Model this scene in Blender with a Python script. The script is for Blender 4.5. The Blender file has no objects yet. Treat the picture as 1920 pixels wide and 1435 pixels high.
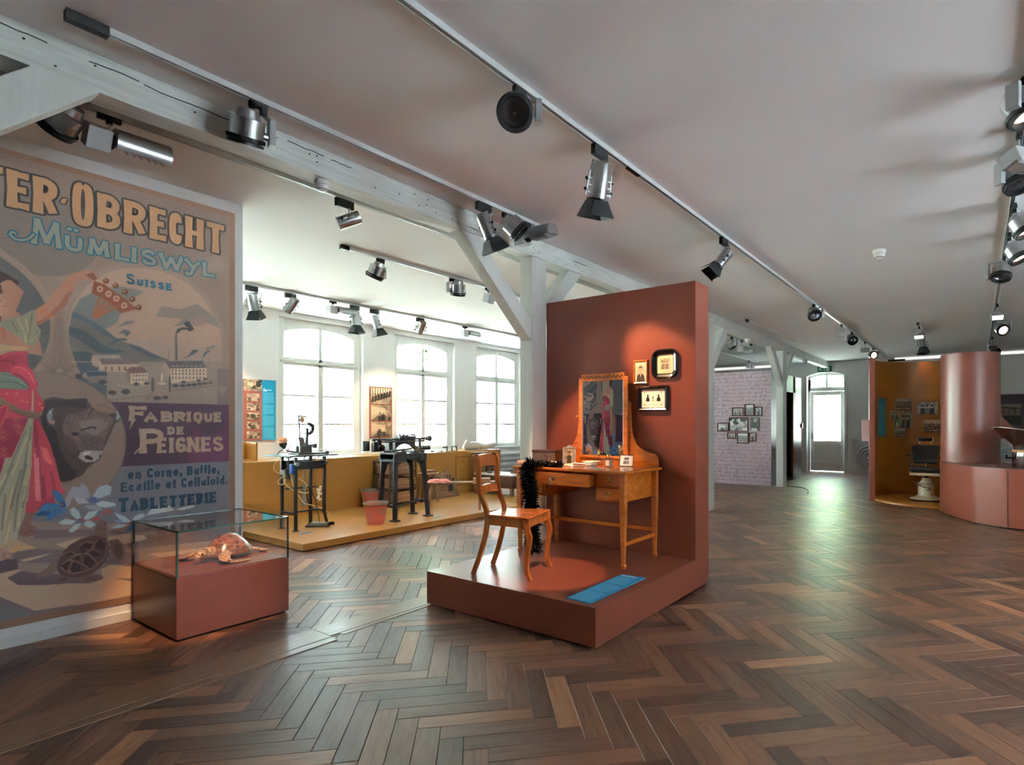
import bpy, math, random
import numpy as np
from mathutils import Vector, Matrix
S = bpy.context.scene
COL = S.collection
PI = math.pi
R2 = math.sqrt(.5)
random.seed(7)

# ---------------------------------------------------------------- camera, sky, exposure
CZ = 3.2                                        # ceiling height
cd = bpy.data.cameras.new('camera'); cam = bpy.data.objects.new('camera', cd); COL.objects.link(cam)
cam.location = (0, 0, 1.4); cam.rotation_euler = (PI/2, 0, math.radians(34.72))
cd.sensor_width = 36; cd.lens = 20.006; cd.shift_x = -.06875; cd.shift_y = .04036; cd.clip_start = .05; cd.clip_end = 300
S.camera = cam
S.view_settings.view_transform = 'Standard'; S.view_settings.look = 'None'
S.view_settings.gamma = 1; S.view_settings.use_curve_mapping = False
S.view_settings.exposure = 2.22
S.cycles.caustics_reflective = False; S.cycles.caustics_refractive = False
S.cycles.transparent_max_bounces = 16; S.cycles.sample_clamp_indirect = 6
S.cycles.diffuse_bounces = 5; S.cycles.max_bounces = 10
SKY = 2.6
w = bpy.data.worlds.new('overcast sky'); S.world = w; w.use_nodes = True
w.node_tree.nodes['Background'].inputs[0].default_value = (.64, .80, 1.0, 1)
w.node_tree.nodes['Background'].inputs[1].default_value = SKY

sl = bpy.data.lights.new('sun', 'SUN'); sl.energy = 350; sl.angle = .01; sl.color = (.80, .91, 1.0)
sun = bpy.data.objects.new('sun', sl); COL.objects.link(sun); sun.rotation_euler = Vector((-.26, .46, -.85)).to_track_quat('-Z', 'Y').to_euler()

# ---------------------------------------------------------------- helpers
def lin(c):
    return tuple(((x/255+.055)/1.055)**2.4 if x > 10 else x/255/12.92 for x in c)
def unit(v):
    v = Vector(v); return v.normalized()
def frame(d):
    w_ = unit(d); a = Vector((0, 0, 1)) if abs(w_.z) < .95 else Vector((0, 1, 0))
    u = a.cross(w_).normalized(); return u, w_.cross(u), w_

class M:
    def __init__(s): s.v = []; s.f = []; s.mi = []; s.uv = []; s.m = 0
    def add(s, vs, fs, uvs=None):
        n = len(s.v); s.v += [tuple(v) for v in vs]
        for i, f in enumerate(fs):
            s.f.append([n+k for k in f]); s.mi.append(s.m); s.uv.append(uvs[i] if uvs else [(0, 0)]*len(f))
        return s
    def ob(s, c, ax, ay, az):
        c, ax, ay, az = Vector(c), Vector(ax), Vector(ay), Vector(az)
        v = [c+i*ax+j*ay+k*az for k in (-1, 1) for j in (-1, 1) for i in (-1, 1)]
        return s.add(v, [(0, 2, 3, 1), (4, 5, 7, 6), (0, 1, 5, 4), (2, 6, 7, 3), (0, 4, 6, 2), (1, 3, 7, 5)])
    def box(s, a, b):
        a, b = Vector(a), Vector(b); c = (a+b)/2; h = (b-a)/2
        return s.ob(c, (abs(h.x), 0, 0), (0, abs(h.y), 0), (0, 0, abs(h.z)))
    def bar(s, p, q, wx, wy, up=(0, 0, 1)):
        p, q = Vector(p), Vector(q); d = (q-p); z = d.normalized(); up = Vector(up)
        if abs(up.dot(z)) > .98: up = Vector((1, 0, 0))
        x = up.cross(z).normalized(); y = z.cross(x)
        return s.ob((p+q)/2, x*wx/2, y*wy/2, d/2)
    def cyl(s, p, q, r, r2=None, n=16, caps=True):
        r2 = r if r2 is None else r2; p, q = Vector(p), Vector(q); u, v, w_ = frame(q-p)
        vs = []
        for c, rr in ((p, r), (q, r2)):
            vs += [c+rr*(math.cos(2*PI*i/n)*u+math.sin(2*PI*i/n)*v) for i in range(n)]
        fs = [(i, (i+1) % n, n+(i+1) % n, n+i) for i in range(n)]
        if caps: fs += [tuple(range(n-1, -1, -1)), tuple(range(n, 2*n))]
        return s.add(vs, fs)
    def tube(s, pts, r, n=8, closed=False):
        pts = [Vector(p) for p in pts]; k = len(pts); rs = r if isinstance(r, (list, tuple)) else [r]*k
        vs = []; pu = None
        for i, p in enumerate(pts):
            a = pts[i-1] if i or closed else p; b = pts[(i+1) % k] if i < k-1 or closed else p
            d = (b-a).normalized()
            if pu is None: u, v, _ = frame(d)
            else:
                u = pu-d*pu.dot(d); u.normalize(); v = d.cross(u)
            pu = u
            vs += [p+rs[i]*(math.cos(2*PI*j/n)*u+math.sin(2*PI*j/n)*v) for j in range(n)]
        fs = []
        for i in range(k if closed else k-1):
            b = (i+1) % k
            fs += [(i*n+j, i*n+(j+1) % n, b*n+(j+1) % n, b*n+j) for j in range(n)]
        if not closed: fs += [tuple(range(n-1, -1, -1)), tuple(range((k-1)*n, k*n))]
        return s.add(vs, fs)
    def lathe(s, prof, o=(0, 0, 0), d=(0, 0, 1), n=24, a0=0, a1=2*PI):
        u, v, w_ = frame(d); o = Vector(o); full = abs(a1-a0-2*PI) < 1e-6; m = n if full else n+1
        vs = [o+w_*z+r*(math.cos(a0+(a1-a0)*i/n)*u+math.sin(a0+(a1-a0)*i/n)*v) for r, z in prof for i in range(m)]
        fs = []
        for j in range(len(prof)-1):
            for i in range(n):
                k = (i+1) % m if full else i+1
                fs.append((j*m+i, j*m+k, (j+1)*m+k, (j+1)*m+i))
        return s.add(vs, fs)
    def prism(s, pts, off):
        pts = [Vector(p) for p in pts]; off = Vector(off); n = len(pts)
        return s.add(pts+[p+off for p in pts], [tuple(range(n-1, -1, -1)), tuple(range(n, 2*n))]+[(i, (i+1) % n, n+(i+1) % n, n+i) for i in range(n)])
    def sph(s, c, r, n=14, m=9):
        r = Vector((r, r, r)) if not hasattr(r, '__len__') else Vector(r); c = Vector(c)
        vs = [c+Vector((r.x*math.sin(PI*j/m)*math.cos(2*PI*i/n), r.y*math.sin(PI*j/m)*math.sin(2*PI*i/n), r.z*math.cos(PI*j/m))) for j in range(m+1) for i in range(n)]
        fs = [(j*n+i, (j+1)*n+i, (j+1)*n+(i+1) % n, j*n+(i+1) % n) for j in range(m) for i in range(n)]
        return s.add(vs, fs)
    def quad(s, a, b, c, d, uv=True):
        return s.add([a, b, c, d], [(0, 1, 2, 3)], [[(0, 0), (1, 0), (1, 1), (0, 1)]])

def put(o, label=None, cat=None, group=None, kind=None):
    if label: o['label'] = label
    if cat: o['category'] = cat
    if group: o['group'] = group
    if kind: o['kind'] = kind
    return o
def mesh(name, m, mats, smooth=None):
    me = bpy.data.meshes.new(name); me.from_pydata(m.v, [], m.f)
    for x in (mats if isinstance(mats, (list, tuple)) else [mats]): me.materials.append(x)
    me.polygons.foreach_set('material_index', m.mi)
    if any(u != (0, 0) for f in m.uv for u in f):
        l = me.uv_layers.new(name='UVMap'); l.data.foreach_set('uv', [c for f in m.uv for u in f for c in u])
    if smooth:
        me.polygons.foreach_set('use_smooth', [True]*len(me.polygons)); me.set_sharp_from_angle(angle=math.radians(smooth))
    me.update(); return me
def obj(name, m, mats, parent=None, smooth=None, bev=0, loc=None, world=False, seg=2):
    """link one mesh object; world=True: m is in world coordinates although the parent stands elsewhere"""
    if world and parent:
        L = parent['_o'] if '_o' in parent.keys() else parent.location; L = Vector(L)
        m.v = [tuple(Vector(v)-L) for v in m.v]
    o = bpy.data.objects.new(name, mesh(name, m, mats, smooth)); COL.objects.link(o)
    if parent: o.parent = parent
    if loc: o.location = loc
    if bev:
        b = o.modifiers.new('bevel', 'BEVEL'); b.width = bev; b.segments = seg; b.limit_method = 'ANGLE'; b.angle_limit = .7
        b.harden_normals = False
    return o
def thing(name, label, cat, loc=(0, 0, 0), rz=0, group=None):
    o = bpy.data.objects.new(name, None); COL.objects.link(o); o.location = loc; o.rotation_euler = (0, 0, rz); o.empty_display_size = .05
    return put(o, label, cat, group)
def sub(name, m, mats, part, **k):
    return obj(name, m, mats, part, **k)
def solo(name, m, mats, label, cat, loc=(0, 0, 0), group=None, **k):
    m.v = [tuple(Vector(v)-Vector(loc)) for v in m.v]
    return put(obj(name, m, mats, loc=loc, **k), label, cat, group)
def struct(name, m, mats, parent=None, **k):
    o = obj(name, m, mats, parent, **k)
    if not parent: o['kind'] = 'structure'
    return o
def copy_tree(o, parent=None):
    c = o.copy(); COL.objects.link(c); c.parent = parent
    for ch in list(o.children): copy_tree(ch, c)
    return c
def smoothpath(pts, k=6, closed=False):
    P = [Vector(p) for p in pts]; n = len(P); out = []
    for i in range(n if closed else n-1):
        a = P[i-1] if i or closed else P[0]*2-P[1]; b = P[i]; c = P[(i+1) % n]; d = P[(i+2) % n] if i < n-2 or closed else c*2-b
        for j in range(k):
            t = j/k
            out.append(.5*((2*b)+(c-a)*t+(2*a-5*b+4*c-d)*t*t+(3*b-a-3*c+d)*t**3))
    if not closed: out.append(P[-1])
    return out

# ---------------------------------------------------------------- materials
def nt(name):
    m = bpy.data.materials.new(name); m.use_nodes = True; t = m.node_tree
    return m, t, t.nodes['Principled BSDF']
def noise_at(t, scale, stretch=(1, 1, 1), detail=4, coord='Object', rough=.5):
    tc = t.nodes.new('ShaderNodeTexCoord'); mp = t.nodes.new('ShaderNodeMapping'); n = t.nodes.new('ShaderNodeTexNoise')
    mp.inputs['Scale'].default_value = stretch; n.inputs['Scale'].default_value = scale; n.inputs['Detail'].default_value = detail; n.inputs['Roughness'].default_value = rough
    t.links.new(tc.outputs[coord], mp.inputs[0]); t.links.new(mp.outputs[0], n.inputs['Vector'])
    return n
def ramp(t, src, stops):
    r = t.nodes.new('ShaderNodeValToRGB'); e = r.color_ramp.elements
    while len(e) < len(stops): e.new(.5)
    for k, (p, c) in enumerate(stops): e[k].position = p; e[k].color = (*c, 1)
    t.links.new(src, r.inputs[0]); return r
def mat(name, col, rough=.5, metal=0, var=0, scale=8, stretch=(1, 1, 1), bump=0, bscale=60, bstretch=None, coat=0, spec=.5, col2=None, coord='Object', detail=4, lo=.3, hi=.7):
    m, t, b = nt(name); c = lin(col)
    b.inputs['Base Color'].default_value = (*c, 1); b.inputs['Roughness'].default_value = rough; b.inputs['Metallic'].default_value = metal
    b.inputs['Specular IOR Level'].default_value = spec; b.inputs['Coat Weight'].default_value = coat; b.inputs['Coat Roughness'].default_value = .12
    if var or col2:
        d = lin(col2) if col2 else tuple(x*(1-var) for x in c)
        n = noise_at(t, scale, stretch, detail, coord); r = ramp(t, n.outputs['Fac'], [(lo, d), (hi, c)]); t.links.new(r.outputs[0], b.inputs['Base Color'])
    if bump:
        n = noise_at(t, bscale, bstretch or stretch, 3, coord); k = t.nodes.new('ShaderNodeBump'); k.inputs['Strength'].default_value = bump; k.inputs['Distance'].default_value = .01
        t.links.new(n.outputs['Fac'], k.inputs['Height']); t.links.new(k.outputs[0], b.inputs['Normal'])
    return m
def emit(name, col, st):
    m, t, b = nt(name); b.inputs['Base Color'].default_value = (0, 0, 0, 1)
    b.inputs['Emission Color'].default_value = (*col, 1); b.inputs['Emission Strength'].default_value = st
    return m
def glass(name, tint=(1, 1, 1), rough=.0, k=1.0):
    """thin pane: transparent with a Fresnel reflection"""
    m, t, b = nt(name); t.nodes.remove(b); o = t.nodes['Material Output']
    tr = t.nodes.new('ShaderNodeBsdfTransparent'); gl = t.nodes.new('ShaderNodeBsdfGlossy'); fr = t.nodes.new('ShaderNodeFresnel'); mx = t.nodes.new('ShaderNodeMixShader'); mu = t.nodes.new('ShaderNodeMath')
    geo = t.nodes.new('ShaderNodeNewGeometry'); vm = t.nodes.new('ShaderNodeVectorMath')
    tr.inputs[0].default_value = (*tint, 1); gl.inputs['Roughness'].default_value = rough; fr.inputs[0].default_value = 1.5; mu.operation = 'MULTIPLY'; mu.inputs[1].default_value = k
    # Fresnel of the side that faces the ray: keep IOR the same for back faces
    bf = t.nodes.new('ShaderNodeMapRange'); bf.inputs['To Min'].default_value = 1.5; bf.inputs['To Max'].default_value = 1/1.5
    t.links.new(geo.outputs['Backfacing'], bf.inputs['Value']); t.links.new(bf.outputs[0], fr.inputs[0])
    t.links.new(fr.outputs[0], mu.inputs[0]); t.links.new(mu.outputs[0], mx.inputs[0]); t.links.new(tr.outputs[0], mx.inputs[1]); t.links.new(gl.outputs[0], mx.inputs[2]); t.links.new(mx.outputs[0], o.inputs[0])
    return m
def wood(name, c1, c2, rough=.35, scale=6, stretch=(1, 1, 12), coat=.3, bump=.05, coord='Object'):
    m, t, b = nt(name)
    n = noise_at(t, scale, stretch, 6, coord, .6); n.inputs['Distortion'].default_value = .6
    r = ramp(t, n.outputs['Fac'], [(.3, lin(c2)), (.5, tuple((x+y)/2 for x, y in zip(lin(c1), lin(c2)))), (.68, lin(c1))])
    t.links.new(r.outputs[0], b.inputs['Base Color']); b.inputs['Roughness'].default_value = rough; b.inputs['Coat Weight'].default_value = coat; b.inputs['Coat Roughness'].default_value = .15
    k = t.nodes.new('ShaderNodeBump'); k.inputs['Strength'].default_value = bump; k.inputs['Distance'].default_value = .004; t.links.new(n.outputs['Fac'], k.inputs['Height']); t.links.new(k.outputs[0], b.inputs['Normal'])
    return m
def imgmat(name, img, rough=.5, spec=.4):
    m, t, b = nt(name); x = t.nodes.new('ShaderNodeTexImage'); x.image = img; x.extension = 'EXTEND'
    t.links.new(x.outputs[0], b.inputs['Base Color']); b.inputs['Roughness'].default_value = rough; b.inputs['Specular IOR Level'].default_value = spec
    return m

# ---------------------------------------------------------------- drawing flat prints (posters, photographs, boards) into arrays
def d2l(a): return np.where(a <= .04045, a/12.92, ((a+.055)/1.055)**2.4)
def l2d(a): a = np.clip(a, 0, 1); return np.where(a <= .0031308, a*12.92, 1.055*a**(1/2.4)-.055)
class Canvas:
    def __init__(s, w, h, ppm, col, x0=0, y0=0):
        s.W = max(2, int(round(w*ppm))); s.H = max(2, int(round(h*ppm))); s.k = ppm; s.x0 = x0; s.y0 = y0
        s.a = np.empty((s.H, s.W, 3), np.float32); s.a[:] = np.array(col, np.float32)/255
    def cover(s, polys, ss=2):
        P = [(np.asarray(p, float)-(s.x0, s.y0))*s.k for p in polys]
        lo = np.floor(np.min([p.min(0) for p in P], 0)).astype(int); hi = np.ceil(np.max([p.max(0) for p in P], 0)).astype(int)
        lo = np.maximum(lo, 0); hi = np.minimum(hi, (s.W, s.H)); nx, ny = hi-lo
        if nx <= 0 or ny <= 0: return None
        out = np.zeros((ny*ss, nx*ss), bool)
        for p in P:
            cnt = np.zeros((ny*ss, nx*ss+1), np.int32)
            q = (p-lo)*ss-.5; r = np.roll(q, -1, 0)
            for (ax, ay), (bx, by) in zip(q, r):
                if ay == by: continue
                if ay > by: ax, ay, bx, by = bx, by, ax, ay
                j0 = max(0, int(math.ceil(ay))); j1 = min(ny*ss-1, int(math.ceil(by))-1)
                if j1 < j0: continue
                j = np.arange(j0, j1+1); x = ax+(bx-ax)*(j-ay)/(by-ay)
                np.add.at(cnt, (j, np.clip(np.ceil(x).astype(int), 0, nx*ss)), 1)
            out |= (np.cumsum(cnt, 1)[:, :-1] % 2).astype(bool)
        return lo[0], lo[1], out.reshape(ny, ss, nx, ss).mean((1, 3)).astype(np.float32)
    def blend(s, c, col, al=1):
        if c is None: return
        x, y, m = c; v = s.a[y:y+m.shape[0], x:x+m.shape[1]]; m = (m*al)[..., None]
        v += (np.array(col, np.float32)/255-v)*m
    def poly(s, pts, col, al=1): s.blend(s.cover([pts]), col, al)
    def polys(s, P, col, al=1): s.blend(s.cover(P), col, al)
    def line(s, pts, w_, col, al=1): s.polys(ribbon(pts, w_), col, al)
    def ell(s, x, y, rx, ry, col, al=1, n=28): s.poly([(x+rx*math.cos(2*PI*i/n), y+ry*math.sin(2*PI*i/n)) for i in range(n)], col, al)
    def rect(s, x, y, x2, y2, col, al=1): s.poly([(x, y), (x2, y), (x2, y2), (x, y2)], col, al)
    def text(s, P, fill, out=None, ow=0):
        if out is not None:                     # outline: the shape grown by ow
            x0, y0, m = s.cover(P); r = max(1, int(round(ow*s.k))); big = np.pad(m, r+1); g = big.copy()
            for dy in range(-r, r+1):
                for dx in range(-r, r+1):
                    if dx*dx+dy*dy <= r*r+.5: g = np.maximum(g, np.roll(np.roll(big, dy, 0), dx, 1))
            yy, xx = y0-r-1, x0-r-1; cy, cx = max(0, -yy), max(0, -xx)
            g = g[cy:cy+s.H-max(0, yy), cx:cx+s.W-max(0, xx)]; s.blend((max(0, xx), max(0, yy), g), out)
        s.polys(P, fill)
    def grain(s, amt, seed=0, cell=1):
        r = np.random.RandomState(seed); n = r.normal(0, amt, (s.H//cell+1, s.W//cell+1)).astype(np.float32)
        s.a += np.kron(n, np.ones((cell, cell), np.float32))[:s.H, :s.W, None]
    def cloud(s, amt, cells, seed=0):
        r = np.random.RandomState(seed); n = r.normal(0, amt, (cells[1]+2, cells[0]+2)); y = np.linspace(0, cells[1], s.H); x = np.linspace(0, cells[0], s.W)
        iy = y.astype(int); ix = x.astype(int); fy = (y-iy)[:, None]; fx = (x-ix)[None]; fy = fy*fy*(3-2*fy); fx = fx*fx*(3-2*fx)
        g = n[iy][:, ix]*(1-fy)*(1-fx)+n[iy+1][:, ix]*fy*(1-fx)+n[iy][:, ix+1]*(1-fy)*fx+n[iy+1][:, ix+1]*fy*fx
        s.a += g[..., None].astype(np.float32)
    def image(s, name, gain=1):
        a = np.clip(s.a, 0, 1)
        if gain != 1: a = l2d(d2l(a)*gain)
        im = bpy.data.images.new(name, s.W, s.H); px = np.ones((s.H, s.W, 4), np.float32); px[..., :3] = a
        im.pixels.foreach_set(px.ravel()); im.update(); im.pack(); return im
def ribbon(pts, w_, flare=1.0, ext=0):
    """quads along a polyline, width w_ (flared at both ends)"""
    P = np.array(pts, float); n = len(P)
    if n < 2: return []
    d = np.gradient(P, axis=0) if n > 2 else np.array([P[1]-P[0]]*2); d /= np.maximum(np.linalg.norm(d, axis=1), 1e-9)[:, None]
    if ext: P[0] -= d[0]*ext; P[-1] += d[-1]*ext
    L = np.r_[0, np.cumsum(np.linalg.norm(np.diff(P, axis=0), axis=1))]; t = L/max(L[-1], 1e-9)
    k = 1+(flare-1)*np.clip(1-np.minimum(t, 1-t)*3.2, 0, 1)**1.6
    nrm = np.c_[-d[:, 1], d[:, 0]]*(w_/2*k)[:, None]
    return [[tuple(P[i]+nrm[i]), tuple(P[i+1]+nrm[i+1]), tuple(P[i+1]-nrm[i+1]), tuple(P[i]-nrm[i])] for i in range(n-1)]
def spline2(pts, k=7):
    return [(v.x, v.y) for v in smoothpath([(x, y, 0) for x, y in pts], k)]
# letters as centre lines in a unit box; '~' marks a curved stroke
GL = {}
for row in '''A .0,0 .5,1 1,0|.2,.32 .8,.32
B 0,0 0,1|~0,1 .55,1 .95,.86 .9,.62 .5,.53 0,.53|~0,.53 .6,.53 1,.36 .95,.12 .5,0 0,0
C ~1,.74 .85,.97 .5,1 .14,.9 0,.5 .14,.1 .5,0 .85,.05 1,.28
D 0,0 0,1|~0,1 .5,1 .95,.82 1,.5 .95,.18 .5,0 0,0
E 0,0 0,1|0,1 .95,1|0,.52 .75,.52|0,0 1,0
F 0,0 0,1|0,1 1,1|0,.5 .75,.5
G ~1,.76 .85,.97 .5,1 .14,.9 0,.5 .14,.1 .5,0 .85,.06 1,.25|1,.1 1,.46 .6,.46
H 0,0 0,1|1,0 1,1|0,.5 1,.5
I .5,0 .5,1
L 0,1 0,0|0,0 1,0
M 0,0 .12,1|.12,1 .5,.12|.5,.12 .88,1|.88,1 1,0
N 0,0 0,1|0,1 1,0|1,0 1,1
O ~.5,1 .12,.92 0,.5 .12,.08 .5,0 .88,.08 1,.5 .88,.92 .5,1
P 0,0 0,1|~0,1 .6,1 1,.88 1,.62 .6,.48 0,.48
Q ~.5,1 .12,.9 0,.5 .12,.1 .5,0 .88,.1 1,.5 .88,.9 .5,1|~.5,.1 .6,-.15 .8,-.4
R 0,0 0,1|~0,1 .55,1 .95,.88 .9,.62 .5,.5 0,.5|~.5,.5 .75,.25 1,-.02
S ~.95,.8 .75,.98 .4,1 .08,.88 .1,.64 .5,.52 .92,.36 .95,.1 .6,0 .25,.02 .02,.22
T .5,0 .5,1|0,1 1,1
U ~0,1 0,.4 .12,.08 .5,0 .88,.08 1,.4 1,1
W 0,1 .25,0|.25,0 .5,.8|.5,.8 .75,0|.75,0 1,1
Y 0,1 .5,.42|~1,1 .6,.5 .35,-.1 .1,-.25 -.05,-.05
a ~.1,.5 .35,.62 .75,.58 .8,.3 .8,0|~.8,.38 .4,.38 .05,.25 .1,.02 .5,.0 .8,.16
c ~.95,.5 .6,.62 .15,.52 .05,.3 .2,.05 .6,0 .95,.14
d ~.85,.3 .75,.55 .4,.62 .08,.42 .08,.15 .4,0 .75,.08 .85,.3|.88,0 .88,1.05
e .1,.32 .9,.36|~.9,.36 .8,.58 .45,.63 .1,.48 .05,.22 .3,0 .65,0 .92,.14
f ~1,.9 .8,1.04 .5,.98 .4,.8 .4,.4 .4,0|.1,.58 .8,.58
i .5,0 .5,.6|.5,.86 .5,.9
l .5,0 .5,1.05
n .1,0 .1,.6|~.1,.45 .4,.63 .8,.58 .9,.3 .85,-.1 .65,-.22
o ~.5,.62 .12,.52 .05,.3 .15,.08 .5,0 .85,.08 .95,.3 .88,.52 .5,.62
r .15,0 .15,.6|~.15,.4 .4,.6 .75,.6 .95,.48
t .5,0 .5,.9|.1,.6 .95,.6
u ~.1,.6 .1,.25 .25,.03 .55,.02 .85,.25|.9,0 .9,.6
, .4,.08 .3,-.18
. .4,.02 .4,.08
- .1,.42 .9,.5'''.split('\n'):
    ch, body = row[0], row[2:]; GL[ch] = [(q.startswith('~'), [tuple(float(v) for v in p.split(',')) for p in q.strip('~').split()]) for q in body.split('|')]
def glyph(ch, x0, x1, y0, y1, w_, flare=1.35):
    """polygons of one letter filling the box"""
    out = []; h = w_/2; sx = max(x1-x0-w_, 0); sy = y1-y0-w_
    if ch == 'I': sx = x1-x0-w_
    for curved, pts in GL[ch]:
        q = [(x0+h+px*sx, y0+h+py*sy) for px, py in pts]
        if curved: out += ribbon(spline2(q), w_, 1.0, 0)
        else: out += ribbon([q[0], tuple((a*.5+b*.5) for a, b in zip(q[0], q[-1])), q[-1]] if len(q) == 2 else q, w_*(.82 if abs(q[0][1]-q[-1][1]) < 1e-6 else 1), flare, h)
    return out
WID = dict(I=.42, i=.42, l=.4, f=.55, t=.6, r=.62, M=1.25, W=1.3, m=1.3, **{',': .4, '.': .45, ' ': .5})
def words(txt, x0, x1, y0, y1, w_, gap=.16, flare=1.35, small=None):
    """a line of text fitted between x0 and x1; small: height share of all letters after each initial"""
    ws = [WID.get(c, 1)*(1 if not small or i == 0 else small) for i, c in enumerate(txt)]; tot = sum(ws)+gap*(len(txt)-1); k = (x1-x0)/tot; out = []; x = x0
    for i, c in enumerate(txt):
        if c != ' ': out += glyph(c, x, x+ws[i]*k, y0, y0+(y1-y0)*(1 if not small or i == 0 else small), w_, flare)
        x += (ws[i]+gap)*k
    return out
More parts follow.
